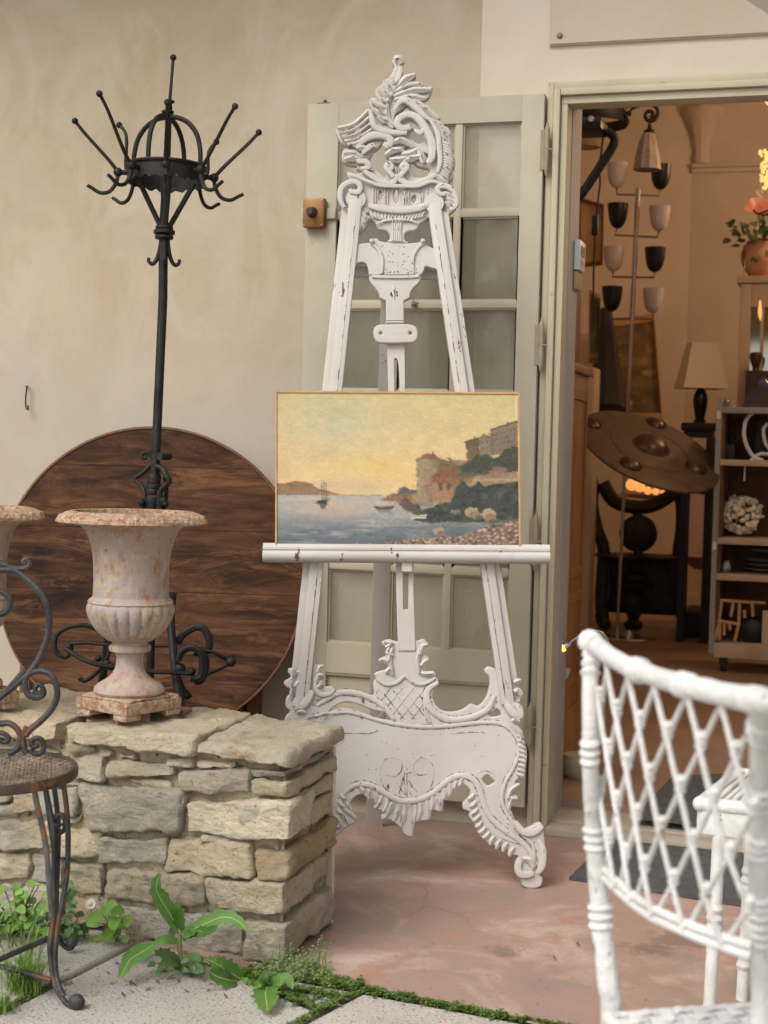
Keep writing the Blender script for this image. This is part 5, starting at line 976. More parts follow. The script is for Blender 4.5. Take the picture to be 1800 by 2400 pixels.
for i, (x, y, w1, h1) in enumerate(((520, 1715, 110, 30), (700, 1752, 150, 50), (930, 1715, 110, 28), (760, 1700, 80, 26))):
    p = atZ(*c6(x, y), UZ); mb = MB(); chunk(mb, p+Vector((0, .02, h1*us_*.4)), w1*us_*1.1, .09, h1*us_*1.1, ROTU+i, i*3.1)
    tag(mb.build('brick_shard', m_brick), ('thin red brick shard under the left corner of the urn in full view', 'largest broken brick piece under the front corner of the urn in full view', 'flat brick shard under the right corner of the urn in full view', 'small brick shard in the middle beneath the urn in full view')[i], 'brick', 'brick shards wedged under the urn')
p2_ = atZ(*c6(-185, 1700), UZ); u2 = copy_tree(u1); u2.location = Vector((p2_.x, p2_.y, UZ)); u2['label'] = 'rusty iron urn at the left edge, behind the scrolled chair back'
# ================================================================ iron bistro chair
m_ir = m_iron2
SZ = .46; scn = atZ(-31, 1803, SZ); SR = .176
ic = thing('bistro_chair', 'small rusty wrought iron chair with round mesh seat and scrolled back', 'chair', (scn.x, scn.y, 0))
mb = MB(); mb.lathe([(SR-.010, .004), (SR-.002, .006), (SR, .002), (SR, -.012), (SR-.003, -.015), (SR-.012, -.013), (SR-.010, .004)], scn, 64); mb.build('seat_rim', M('rim_iron', (.045, .042, .042), (.12, .085, .06), 14, .5, .5, bump=.3, bsc=120, spots=(.22, .11, .05), spot_sc=22, spot_t=.56), ic)
mb = MB(); step = .0105
kk = -SR
while kk < SR:
    L = math.sqrt(max(0, (SR-.006)**2-kk*kk)); n = max(2, int(2*L/.006))
    if L > .01:
        for d_ in (0, 1):
            ax = Vector((math.cos(.5+d_*PI/2), math.sin(.5+d_*PI/2), 0)); ay = Vector((-ax.y, ax.x, 0)); pts = []
            for i in range(n+1):
                s = -L+2*L*i/n; pts.append(scn+ax*s+ay*kk+Vector((0, 0, -.006*(1-(s*s+kk*kk)/SR**2)+.0014*math.sin(s/step*PI+(0 if int(round(kk/step*2)) % 2 else PI)+d_*1.5))))
            mb.tube(pts, .0014, 4, 1, False)
    kk += step*.72
mb.build('mesh_seat', m_mesh, ic)
def ip(x, y, d=0.0, cr=bc): return atD(*cr(x, y), d)
TB = (scn-CAM).dot(FW)
def legs(mb, spec, r=.0052):
    for pts in spec: mb.tube([ip(*p) for p in pts], r, 8, 5)
mb = MB(); f_ = 2.94
legs(mb, [[(360, 320, 3.03), (400, 520, 3.02), (430, 720, 3.0), (430, 1100, 2.97), (420, 1400, 2.95), (400, 1560, 2.94), (405, 1700, 2.94), (435, 1880, 2.93), (500, 2010, 2.92), (560, 2065, 2.915), (610, 2070, 2.91), (635, 2040, 2.91), (620, 2010, 2.91)],
          [(505, 290, 3.04), (530, 480, 3.03), (543, 700, 3.0), (535, 1000, 2.98), (495, 1250, 2.96), (455, 1450, 2.95), (442, 1600, 2.94), (440, 1740, 2.94), (460, 1880, 2.93), (510, 1990, 2.92)]], .0056)
mb.ball(ip(612, 2040, 2.91), .017, 14, 10, (1, .8, 1)); mb.tube([ip(437, 610, 3.02), ip(440, 570, 3.02), ip(475, 540, 3.02), ip(510, 560, 3.02), ip(520, 620, 3.02), ip(505, 670, 3.02), ip(470, 685, 3.02), ip(440, 660, 3.02)], .005, 8, 5); mb.build('leg', m_ir, ic)
mb = MB(); legs(mb, [[(430, 310, 3.14), (455, 500, 3.14), (466, 700, 3.14), (455, 1050, 3.15), (440, 1300, 3.17), (445, 1450, 3.20), (480, 1550, 3.22), (530, 1605, 3.225), (575, 1600, 3.225), (590, 1560, 3.225)], [(360, 320, 3.12), (400, 600, 3.12), (445, 950, 3.14), (450, 1250, 3.16), (435, 1420, 3.19)]], .0056); mb.ball(ip(572, 1560, 3.225), .013, 12, 8); mb.build('leg', m_ir, ic)
mb = MB(); legs(mb, [[(270, 330, 2.85), (300, 480, 2.85), (350, 700, 2.87), (378, 900, 2.88), (395, 1150, 2.90), (415, 1350, 2.92)]], .0058); mb.build('leg_brace', M('worn_iron', (.20, .20, .19), (.10, .095, .09), 18, .6, .3, bump=.3, spots=(.34, .15, .07), spot_sc=30, spot_t=.58), ic)
# the two legs outside the picture
for sx, sy in ((-1, -.75), (-1, .75)):
    mb = MB(); b_ = Vector((scn.x+sx*.12, scn.y+sy*.14, SZ-.01)); e_ = Vector((scn.x+sx*.17, scn.y+sy*.19, .012)); mb.tube([b_, b_.lerp(e_, .4)+Vector((.02, 0, 0)), e_+Vector((.03, 0, .08)), e_, e_+Vector((-.03, 0, .012))], .0075, 8, 5); mb.build('leg', m_ir, ic)
mb = MB(); g1, g2v = ip(400, 1525, 2.98), ip(415, 1862, 2.93); l1 = ip(0, 1712, 2.86); l2 = ip(0, 1768, 3.0)
for a, b_ in ((g1, l1), (g2v, l2)): d = (b_-a); mb.tube([a, a+d*1.0+Vector((0, 0, .004)), a+d*2.1], .0058, 8, 4)
mb.build('stretcher', m_ir, ic)
def ib(x, y, d=2.86): return atD(*c6(x, y), TB-.12+.0*d)
for pts, w_ in (([(-60, 925), (0, 915), (60, 915), (110, 935), (170, 985), (225, 1045), (262, 1110), (274, 1200), (262, 1290), (225, 1390), (170, 1475), (90, 1550), (0, 1622), (-60, 1660)], .0062), ([(-60, 840), (0, 873), (50, 898), (105, 908), (148, 898), (164, 875), (152, 856), (135, 858), (133, 872), (144, 878)], .0050),
                ([(-80, 1045), (-30, 1030), (20, 1042), (52, 1075), (54, 1115), (32, 1148), (-5, 1160), (-60, 1150)], .0060), ([(200, 1565), (195, 1590), (215, 1600), (238, 1580), (228, 1555), (200, 1552)], .0048), ([(238, 1575), (240, 1605), (205, 1622), (160, 1608), (138, 1565), (142, 1515), (175, 1482), (235, 1475), (285, 1500), (314, 1560), (315, 1625), (285, 1690), (225, 1755), (170, 1800), (142, 1835)], .0062)):
    mb = MB(); mb.tube([ib(*p) for p in pts], w_, 8, 5); mb.build('back_scroll', m_ir, ic)
def ibw(x, y): return atD(*cw(x, y), TB-.12)
for pts, w_ in (([(130, 215), (112, 260), (115, 310), (130, 345)], .006), ([(150, 320), (165, 345), (198, 342), (214, 312), (200, 275), (170, 270), (152, 290), (165, 312), (185, 305)], .005), ([(-60, 205), (0, 200), (50, 200), (90, 235), (100, 285), (80, 325), (40, 345)], .006), ([(-30, 245), (10, 245), (40, 265), (35, 285), (10, 285), (8, 268)], .005), ([(0, 75), (60, 10), (120, -60)], .006)):
    mb = MB(); mb.tube([ibw(*p) for p in pts], w_, 8, 5); mb.build('back_scroll', m_ir, ic)
# ================================================================ white rattan chair in the foreground
m_rat = M('white_rattan', (.80, .80, .79), (.66, .65, .61), 12, .75, bump=.7, bsc=60, spec=.2, spots=(.36, .31, .25), spot_sc=38, spot_t=.635, spot_w=.04, spot_stretch=(1, 1, .6))
def hz(x, y, z): return atZ(*ch(x, y), z)
ZR = .885; A_ = [hz(200, 130, ZR), hz(350, 235, ZR-.006), hz(520, 305, ZR-.008), hz(700, 360, ZR-.008), hz(900, 408, ZR-.006), hz(1130, 450, ZR)]
rc = thing('rattan_chair', 'white painted rattan chair with lattice back in the right foreground', 'chair', (A_[3].x+.2, A_[3].y+.05, 0))
sw = lambda p, z: Vector((p.x, p.y, z))
TLs = .612
c_low = [hz(x, y, TLs) for x, y in ((245, 1370), (370, 1490), (500, 1590), (640, 1660), (820, 1735), (1000, 1795), (1075, 1815))]
RX = [A_[-1]+(A_[-1]-A_[-2])*.5+Vector((.008, 0, 0)), A_[-1]+(A_[-1]-A_[-2])*.9+Vector((.05, 0, -.004))]; mb = MB(); mb.tube(A_+RX, [.0118, .0105, .0105, .0112, .0115, .0125, .0125, .0125], 14, 8)
for t_ in (.0, .33, .62, .97):
    P = crom(A_, 20); i = min(len(P)-2, int(t_*(len(P)-1))); d = (P[i+1]-P[i]).normalized()
    for q in (-.010, -.002, .006): mb.tube([P[i]+d*(q-.0035), P[i]+d*q, P[i]+d*(q+.0035)], [.0115, .0138, .0115], 14, 2)
top_rail = mb.build('top_rail', m_rat, rc)
def post(pts, rads, bands):
    mb = MB(); mb.tube(pts, rads, 14, 5); P = crom(pts, 20)
    for zb in bands:
        i = min(range(len(P)-1), key=lambda j: abs(P[j].z-zb)); d = (P[i+1]-P[i]).normalized(); rr_ = float(np.interp(zb, [p.z for p in pts][::-1], rads[::-1]))
        for q in (-.011, 0, .011): mb.tube([P[i]+d*(q-.005), P[i]+d*q, P[i]+d*(q+.005)], [rr_*1.0, rr_*1.30, rr_*1.0], 14, 2)
    return mb
L0 = A_[0]; lp = [L0, sw(hz(190, 650, .78), .78), hz(212, 1150, .665), hz(250, 1600, .565), hz(292, 2000, .48), hz(310, 2180, .44)]
q = lp[-1]; lp += [Vector((q.x+.004, q.y-.003, .2)), Vector((q.x+.006, q.y-.012, 0))]
post(lp, [.0092, .0092, .0100, .0120, .0128, .0128, .012, .012], [.86, .765, .655, .56]).build('back_post', m_rat, rc)
R_ = A_[-1]; rp_ = [R_, hz(1130, 700, .833), hz(1120, 1200, .73), hz(1125, 1700, .62), hz(1130, 2200, .515)]
q = rp_[-1]; rp_ += [Vector((q.x+.003, q.y, .25)), Vector((q.x+.006, q.y-.01, 0))]
post(rp_, [.0118, .0118, .0118, .0118, .012, .012, .012], [.855, .78, .725, .655, .62]).build('back_post', m_rat, rc)
mb = MB(); lo_pts = [lp[3]+Vector((0, 0, .05))]+c_low; 
for dz_ in (0, .010): mb.tube([p+Vector((0, 0, dz_-.004)) for p in lo_pts], .0048, 10, 6)
mb.build('lower_rail', m_rat, rc)
PT = crom(A_, 24); PL = crom(lo_pts, 24)
def along(P, s):
    L = [0]
    for i in range(len(P)-1): L.append(L[-1]+(P[i+1]-P[i]).length)
    x = s*L[-1]; i = max(0, min(len(P)-2, int(np.searchsorted(L, x))-1)); t = (x-L[i])/max(1e-9, L[i+1]-L[i]); return P[i].lerp(P[i+1], t)
def lat(s, t): return along(PT, min(max(s, 0), 1)).lerp(along(PL, min(max(s, 0), 1)), t)
# columns measured at the top rail; a bar moves half a column per row, five rows
cols_px = [(200, 0), (290, 1), (405, 2), (550, 3), (730, 4), (915, 5), (1110, 6)]
def s_of_top(x_):
    best = min(((abs((lambda d: 900+FPX*d.dot(RR)/d.dot(FW))(along(PT, s)-CAM)-(1300+x_/2.328)), s) for s in np.linspace(0, 1, 400))); return best[1]
ST = [s_of_top(x) for x, _ in cols_px]; 
def S_(k):
    if k <= 0: return ST[0]+k*(ST[1]-ST[0])
    if k >= 6: return ST[6]+(k-6)*(ST[6]-ST[5])
    i = int(k); return ST[i]+(ST[i+1]-ST[i])*(k-i) if i < 6 else ST[6]
mb = MB(); cross = set(); NR = 5
mid = along(PT, .5); outw = -(EX.cross(Vector((0, 0, 1)))); 
for k0 in range(-3, 10):
    for sg in (-1, 1):
        pts = []
        for i in range(0, NR*4+1):
            kc = k0+sg*i/8.0*1.0; t = i/(NR*4)
            if -.02 <= kc <= 6.02: 
                p = lat(S_(kc), t); nrm = (lat(min(1, S_(kc)+.02), t)-lat(max(0, S_(kc)-.02), t)).cross(Vector((0, 0, 1))).normalized(); pts.append(p+nrm*(.0035*sg))
                if i % 4 == 0 and 0 < i < NR*4: cross.add((round(kc*2), i))
        if len(pts) >= 3: mb.tube(pts, .0031, 8, 1, False)
for (k2, i) in cross:
    kc = k2/2; p = lat(S_(kc), i/(NR*4)); dn = (lat(S_(kc), i/(NR*4)+.03)-p).normalized()
    for q in (-.006, 0, .006): mb.tube([p+dn*(q-.003), p+dn*q, p+dn*(q+.003)], [.0050, .0063, .0050], 8, 1, False)
mb.build('lattice', m_rat, rc)
# woven seat
P0 = hz(250, 2175, .45); sdir = (sw(R_, 0)-sw(L0, 0)).normalized(); sout = Vector((-sdir.y, sdir.x, 0)); sout = sout if sout.x > 0 else -sout
wc = (sw(L0, .45)+sw(R_, .45))/2+sout*.235+sdir*.035
mb = MB(); HB = .21; wdt = .0072; pit = .0205
for d_, (ax, ay) in enumerate(((sdir, sout), (sout, sdir))):
    kx = -10
    for kx in range(-10, 11):
        cy = kx*pit; n = 44; top = []
        for i in range(n+1):
            s = -HB+2*HB*i/n; ph_ = s/pit*PI; z = .006+.0034*math.cos(ph_)*(1 if (kx+d_) % 2 else -1); top.append(wc+ax*s+ay*cy+Vector((0, 0, z)))
        o_ = len(mb.v); vs, fs = [], []
        for p in top: vs += [p+ay*wdt, p-ay*wdt, p-ay*wdt-Vector((0, 0, .002)), p+ay*wdt-Vector((0, 0, .002))]
        for i in range(n):
            for j in range(4): fs.append((i*4+j, i*4+(j+1) % 4, (i+1)*4+(j+1) % 4, (i+1)*4+j))
        mb.add(vs, fs)
mb.build('woven_seat', m_rat, rc)
mb = MB(); cn = [wc+sdir*a*HB+sout*b_*HB for a, b_ in ((-1, -1), (1, -1), (1, 1), (-1, 1))]
for i in range(4): mb.tube([cn[i], cn[(i+1) % 4]], .0075, 12, 2, False)
for i in range(4): mb.ball(cn[i], .0085)
mb.build('seat_frame', m_rat, rc)
for i in (2, 3): mb = MB(); mb.tube([cn[i], cn[i]*1+Vector((0, 0, -.2)), sw(cn[i], 0)], [.014, .013, .012], 12, 3); mb.build('front_leg', m_rat, rc)
for ob_ in rc.children:
    wv = Vector(ob_.matrix_world.translation) if False else wloc(rc)
    for v in ob_.data.vertices:
        p = v.co+wv; v.co += Vector((mnoise.noise(p*55), mnoise.noise(p*55+Vector((9, 0, 0))), mnoise.noise(p*40+Vector((0, 9, 0)))))*(.0008 if ob_.name.startswith(('lattice', 'lower')) else .0011)
    ob_.data.update()
# ================================================================ white stool behind it
TS = 2.86
def st(x, y, d=0.0): return atD(*ch(x, y), TS+d)
def sz(x, y, z): return atZ(*ch(x, y), z)
s00 = sz(795, 1010, .46); s10 = s00+Vector((.40, -.02, 0)); s11 = s10+Vector((.03, .34, 0)); s01 = sz(830, 945, .46); s01 = s00+Vector((.05, .30, 0))
stl = thing('rattan_stool', 'white flaking rattan stool with slatted woven top seen through the lattice chair back', 'stool', (s00.x+.2, s00.y+.15, 0))
mb = MB(); V = lambda a, b_, z=0: s00+(s10-s00)*a+(s01-s00)*b_+Vector((0, 0, z))
m_st = M('flaking_rattan', (.70, .70, .68), (.55, .53, .49), 14, .6, bump=.3, bsc=60, spots=(.10, .085, .07), spot_sc=42, spot_t=.63, spot_w=.03)
for a0, b0, a1, b1 in ((0, 0, 1, 0), (1, 0, 1, 1), (1, 1, 0, 1), (0, 1, 0, 0)):
    mb.tube([V(a0, b0), V(a1, b1)], .013, 12, 2, False); mb.bar(V(a0, b0, -.03), V(a1, b1, -.03), .012, .05, Vector((0, 0, 1)))
for a, b_ in ((0, 0), (1, 0), (1, 1), (0, 1)): mb.ball(V(a, b_), .0145)
mb.build('top_frame', m_st, stl)
mb = MB(); r_ = random.Random(4)
for i in range(26):
    a = .03+i*.0375; mb.tube([V(a, .02, .006), V(a+.01, .35, .010+.006*r_.random()), V(a, .7, .006+.008*r_.random()), V(a, .98, .006)], .0058, 7, 4)
mb.build('woven_top', m_st, stl)
def leg_(p, lean):
    mb = MB(); b_ = p+Vector((lean.x, lean.y, -.46)); pts = [p+(b_-p)*t for t in (0, .25, .5, .75, 1)]; mb.tube(pts, [.0135, .0125, .0125, .012, .013], 12, 4)
    for t in (.38, .42, .46, .80): q = p+(b_-p)*t; d = (b_-p).normalized(); mb.tube([q-d*.010, q, q+d*.010], [.0125, .0165, .0125], 12, 2)
    mb.build('leg', m_st, stl)
for a, b_ in ((.09, .02), (.96, .04), (.95, .96), (.09, .96)): leg_(V(a, b_, -.02), Vector((-.01 if a < .5 else .01, 0, 0)))
# ================================================================ mats
m_mat = M('dark_carpet', (.065, .067, .068), (.10, .10, .096), 40, .95, bump=.5, bsc=300)
def sheet(name, pts, z, th, mat, label, cat):
    P = [atZ(u, v, z+th) for u, v in pts]; mb = MB(); n = len(P); mb.add([p for p in P]+[Vector((p.x, p.y, z)) for p in P], [tuple(range(n))]+[(i, (i+1) % n, n+(i+1) % n, n+i) for i in range(n)]); return tag(mb.build(name, mat, smooth=0), label, cat)
sheet('door_mat', [(1334, 2056), (1450, 1942), (2000, 2010), (2000, 2165), (1755, 2122), (1480, 2078)], .002, .006, m_mat, 'charcoal mat lying on the terrace outside the door sill, behind the lattice chair', 'mat')
# ================================================================ plants
def leaf_mat(name, a, b_):
    m, nt, b = newmat(name); n1 = noise(nt, 25, 4, .6); col = mixc(nt, ramp(nt, n1, .3, .7), a, b_); g = nt.nodes.new('ShaderNodeNewGeometry'); hv = ramp(nt, g.outputs['Random Per Island'], 0, 1, .65, 1.3); col = mixc(nt, ramp(nt, noise(nt, 38, 5, .65, None, 0, 6), .60, .68, 0, .7), col, (.30, .28, .08))
    cc = nt.nodes.new('ShaderNodeCombineColor'); [nt.links.new(hv, cc.inputs[i]) for i in range(3)]; col = mixc(nt, 1.0, col, cc.outputs[0], 'MULTIPLY')
    nt.links.new(col, b.inputs['Base Color']); b.inputs['Roughness'].default_value = .55
    tl_ = nt.nodes.new('ShaderNodeBsdfTranslucent'); nt.links.new(mixc(nt, .5, col, (.25, .45, .04)), tl_.inputs[0]); ms = nt.nodes.new('ShaderNodeMixShader'); ms.inputs[0].default_value = .3; out = nt.nodes['Material Output']; nt.links.new(b.outputs[0], ms.inputs[1]); nt.links.new(tl_.outputs[0], ms.inputs[2]); nt.links.new(ms.outputs[0], out.inputs[0]); return m
m_leaf = leaf_mat('weed_leaf', (.085, .19, .035), (.13, .27, .055)); m_leaf2 = leaf_mat('young_leaf', (.16, .30, .045), (.22, .38, .07)); m_leafb = leaf_mat('blue_leaf', (.07, .15, .055), (.11, .21, .08)); m_stem = M('stem', (.16, .20, .07), (.22, .20, .10), 20, .6)
m_grass = leaf_mat('grass_blade', (.15, .27, .045), (.24, .36, .08)); m_straw = M('straw', (.36, .28, .16), None, rough=.9); m_moss = leaf_mat('moss', (.085, .15, .03), (.17, .25, .06))
def leaf(mb, pts, w, fold=.25, seg=8, wav=.0, shape=None, seed=0):
    """curved leaf blade along pts (3-D), half-width w, midrib folded"""
    P = crom(pts, max(2, seg//(len(pts)-1)+1)); n = len(P)-1; vs, fs = [], []; r = random.Random(seed)
    for i, p in enumerate(P):
        t = i/n; tg = (P[min(i+1, n)]-P[max(i-1, 0)]).normalized(); side = tg.cross(-F0+Vector((0, 0, .75))); side = side.normalized() if side.length > .05 else EX.copy(); nr = side.cross(tg).normalized()
        ww = w*(shape(t) if shape else math.sin(PI*min(1, t**.75*1.0))**.8*(1 if t < .99 else .2))+.0006; ww *= 1+wav*math.sin(t*38+seed)
        vs += [p-side*ww+nr*(ww*fold+wav*.01*math.sin(t*19+seed)), p-side*ww*.5+nr*ww*fold*.35, p, p+side*ww*.5+nr*ww*fold*.35, p+side*ww+nr*(ww*fold+wav*.01*math.sin(t*21+seed+2))]
    for i in range(n):
        for j in range(4): fs.append((i*5+j, i*5+j+1, (i+1)*5+j+1, (i+1)*5+j))
    mb.add(vs, fs)
def wz(x, y, d): return atD(*cw(x, y), d)
# large dandelion-like weed at the wall foot
base_ = atZ(*cw(890, 1400), 0); bt = (base_-CAM).dot(FW)
wd = thing('sow_thistle', 'tall weed with long toothed leaves growing at the foot of the stone wall', 'weed', tuple(base_))
mb = MB(); mb.tube([wz(893, 1395, bt), wz(880, 1340, bt), wz(872, 1270, bt), wz(878, 1215, bt)], [.005, .006, .0055, .004], 8, 4); mb.build('stem', m_stem, wd)
mb = MB(); tooth = lambda t: (math.sin(PI*t**.8)**.7)*(.78+.22*abs(math.sin(t*17)))+.05
for pts, w_, sd_ in (([(878, 1215, 0), (830, 1130, -.01), (775, 1040, -.03), (760, 990, -.04), (778, 925, -.05)], .017, 1), ([(880, 1210, 0), (870, 1150, -.01), (860, 1100, -.02), (855, 1070, -.02)], .012, 2), ([(885, 1225, 0), (980, 1180, -.02), (1080, 1140, -.03), (1150, 1155, -.04), (1203, 1205, -.05)], .016, 3), ([(885, 1225, 0), (950, 1215, -.02), (1010, 1210, -.04), (1060, 1185, -.05)], .012, 4),
                   ([(870, 1260, 0), (800, 1250, -.03), (740, 1280, -.05)], .010, 5), ([(745, 1275, -.05), (690, 1310, -.07), (630, 1350, -.09), (585, 1438, -.12)], .019, 6), ([(890, 1250, 0), (930, 1215, -.03), (890, 1240, -.05)], .010, 7)):
    leaf(mb, [wz(x, y, bt+d) for x, y, d in pts], w_, .3, 16, .10, tooth, sd_)
mb.build('leaves', m_leaf, wd, smooth=60)
mb = MB()
for pts, w_, sd_ in (([(880, 1390, 0), (830, 1340, -.02), (780, 1320, -.04), (760, 1330, -.05)], .014, 8), ([(885, 1395, 0), (850, 1360, -.05), (800, 1370, -.08), (770, 1400, -.1)], .013, 9), ([(890, 1390, 0), (940, 1350, -.02), (975, 1355, -.04)], .016, 10), ([(895, 1395, 0), (940, 1385, -.05), (985, 1410, -.08)], .015, 11)):
    leaf(mb, [wz(x, y, bt+d) for x, y, d in pts], w_, .25, 12, .15, tooth, sd_)
mb.build('lower_leaves', m_leafb, wd, smooth=60)
def ribs(root, specs, t0, cr_):
    mb = MB()
    for pts in specs: P = [wz(x, y, t0+d)-FW*.0012 for x, y, d in pts]; mb.tube(P, [.0016]+[.0011]*(len(P)-2)+[.0004], 5, 5)
    mb.build('midribs', m_rib, root)
m_rib = M('pale_midrib', (.36, .44, .20), None, rough=.6)
ribs(wd, [[(878, 1215, 0), (830, 1130, -.01), (775, 1040, -.03), (760, 990, -.04), (778, 925, -.05)], [(885, 1225, 0), (980, 1180, -.02), (1080, 1140, -.03), (1150, 1155, -.04), (1203, 1205, -.05)], [(745, 1275, -.05), (690, 1310, -.07), (630, 1350, -.09), (585, 1438, -.12)]], bt, cw)
def rosette(name, label, x, y, leaves, mat, group=None):
    b0 = atZ(*cw(x, y), 0); t0 = (b0-CAM).dot(FW); root = thing(name, label, 'weed', tuple(b0)); 
    mb = MB()
    for i, (pts, w_) in enumerate(leaves): leaf(mb, [wz(px, py, t0+d) for px, py, d in pts], w_, .25, 14, .16, tooth, i+3)
    mb.build('leaves', mat, root, smooth=60); ribs(root, [l[0] for l in leaves if l[1] > .015], t0, cw); return root
rosette('dandelion', 'low dandelion with toothed leaves in front of the corner block of the stone wall', 1150, 1440, [([(1190, 1450, 0), (1120, 1410, -.03), (1060, 1370, -.05), (1010, 1345, -.06)], .021), ([(1180, 1455, 0), (1110, 1445, -.05), (1050, 1425, -.07), (1015, 1400, -.08)], .018), ([(1160, 1430, 0), (1230, 1470, -.04), (1265, 1500, -.06)], .006)], m_leaf)
rosette('dandelion', 'small dandelion with one broad leaf hanging over the paver joint', 1295, 1500, [([(1300, 1470, 0), (1292, 1510, -.06), (1298, 1560, -.11), (1300, 1600, -.15)], .026), ([(1290, 1500, 0), (1280, 1450, -.02), (1290, 1400, -.02)], .011), ([(1300, 1500, 0), (1350, 1450, -.02), (1400, 1440, -.03), (1420, 1490, -.05)], .012), ([(1296, 1500, 0), (1270, 1460, -.03), (1250, 1480, -.05)], .010)], m_leaf)
# round-leaved plant beside the daisy
def bushy(name, label, x, y, spots_, mat, size, cat='weed'):
    b0 = atZ(*cw(x, y), 0); t0 = (b0-CAM).dot(FW); root = thing(name, label, cat, tuple(b0)); ms, ml = MB(), MB(); r = random.Random(x)
    for i, (px, py, s_i) in enumerate(spots_):
        q = wz(px, py, t0-.03+r.uniform(-.04, .04)); ms.tube([b0+Vector((r.uniform(-.01, .01), 0, 0)), b0.lerp(q, .6)+Vector((0, 0, .01)), q], .0014, 5, 4)
        a = r.uniform(0, 2*PI); d = Vector((math.cos(a), math.sin(a)*.6-.4, -.25+r.uniform(-.2, .35)))
        d.normalize(); leaf(ml, [q, q+d*size*s_i, q+d*size*1.9*s_i+Vector((0, 0, -.004))], size*.62*s_i, .18, 8, .05, lambda t: math.sin(PI*min(1, t**.7))**.6, i)
    ms.build('stems', m_stem, root); ml.build('leaves', mat, root, smooth=60); return root
bushy('nettle', 'bright green broad-leaved seedling against the wall beside the daisy', 550, 1255, [(545, 1080, 1.2), (570, 1070, 1.2), (600, 1100, 1.1), (500, 1130, 1.2), (490, 1170, 1.0), (560, 1140, 1.3), (610, 1130, 1.1), (545, 1190, 1.2), (500, 1210, 1.1), (590, 1190, 1.0), (560, 1230, 1.1), (520, 1160, 1.2), (480, 1230, .9), (600, 1240, .9), (515, 1100, .9), (580, 1170, 1.0)], m_leaf2, .017)
ivy = []; r_ = random.Random(21)
for i in range(85): x = r_.uniform(-60, 240); y = 1210-abs(r_.gauss(0, 75))-(60 if 60 < x < 180 else 0)*r_.random(); ivy.append((x, max(985, y), r_.uniform(.7, 1.25)))
bushy('ground_elder', 'leafy light green weeds along the foot of the wall behind the iron chair', 90, 1225, ivy, m_leaf2, .013)
iv2 = [(r_.uniform(190, 430), 1230-abs(r_.gauss(0, 50))-(90 if 320 < 0 else 0), r_.uniform(.6, 1.0)) for i in range(60)]+[(345+r_.uniform(-12, 12), 970+i*16, .7) for i in range(12)]
bushy('wall_weed', 'dark green lobed weeds by the wall under the daisy', 330, 1235, iv2, m_leafb, .011)
db = atZ(*cw(425, 1225), 0); dt_ = (db-CAM).dot(FW); dz = thing('daisy', 'single white daisy with yellow centre in front of the stone wall', 'flower', tuple(db)); hd = wz(440, 1076, dt_-.05)
mb = MB(); mb.tube([db, db.lerp(hd, .5)+Vector((.006, 0, 0)), hd], .0012, 6, 5); mb.build('stem', m_stem, dz)
dn = (CAM-hd).normalized(); dx = dn.cross(Vector((0, 0, 1))).normalized(); dy = dx.cross(dn); mb = MB()
for k_ in range(34):
    a = 2*PI*k_/34+r_.uniform(-.05, .05); d = dx*math.cos(a)+dy*math.sin(a); s = d.cross(dn); L = .0125*r_.uniform(.88, 1.05); z_ = dn*(.0006*(k_ % 3)); mb.add([hd+z_+d*.003-s*.0006, hd+z_+d*.003+s*.0006, hd+z_+d*L*.8+s*.0011+dn*.001, hd+z_+d*L+dn*.0005, hd+z_+d*L*.8-s*.0011+dn*.001], [(0, 1, 2, 3, 4)])
pe = mb.build('petals', M('petal', (.82, .82, .80), None, rough=.7), dz); mb = MB(); mb.ball(hd+dn*.001, .0042, 12, 8); mb.build('centre', M('pollen', (.80, .50, .03), None, rough=.8, bump=.3), dz)
# grass
def blades(mb, c, n, h, spread, seed, lean=1.0, w_=.0012):
    r = random.Random(seed)
    for i in range(n):
        a = r.uniform(0, 2*PI); q = c+Vector((r.gauss(0, spread), r.gauss(0, spread), 0)); L = h*r.uniform(.45, 1.1); d = Vector((math.cos(a), math.sin(a), 0))*lean*r.uniform(.2, 1); up = Vector((0, 0, 1)); s = d.cross(up).normalized()*w_*r.uniform(.7, 1.3)
        p1 = q+up*L*.45+d*L*.2; p2 = q+up*L*.75+d*L*.55; p3 = q+up*L*.7+d*L*.95; mb.add([q-s, q+s, p1+s, p1-s, p2+s*.7, p2-s*.7, p3], [(0, 1, 2, 3), (3, 2, 4, 5), (5, 4, 6)])
tf = atZ(*cw(120, 1500), 0); mb = MB(); blades(mb, tf, 300, .088, .015, 1, 1.15, .0011); tag(mb.build('grass_tuft', m_grass, loc=tuple(tf)), 'spiky grass tuft in the paving joint under the iron chair stretcher', 'grass')
tf = atZ(*cw(5, 1600), 0); mb = MB(); blades(mb, tf, 80, .045, .012, 2, 1.0, .0013); tag(mb.build('grass_tuft', m_grass, loc=tuple(tf)), 'short grass tuft in the bottom left corner of the paving', 'grass')
tf = atZ(*cw(20, 1290), 0); mb = MB(); blades(mb, tf, 26, .12, .03, 3, 1.5, .0020); tag(mb.build('grass_tuft', m_grass, loc=tuple(tf)), 'long arching blades of grass at the left edge behind the iron chair leg', 'grass')
tf = atZ(*cw(130, 1390), 0); mb = MB(); blades(mb, tf, 12, .13, .02, 8, 1.6, .0026); tag(mb.build('grass_tuft', m_grass, loc=tuple(tf)), 'few broad flat grass blades lying between the iron chair stretchers', 'grass')
tf = atZ(*cw(650, 1275), 0); mb = MB(); blades(mb, tf, 46, .075, .012, 5, .8, .0006); tag(mb.build('dry_grass', m_straw, loc=tuple(tf)), 'dry straw-coloured grass wisps at the wall foot left of the tall weed', 'grass')
tf = atZ(*cw(590, 1270), 0); mb = MB(); r = random.Random(9)
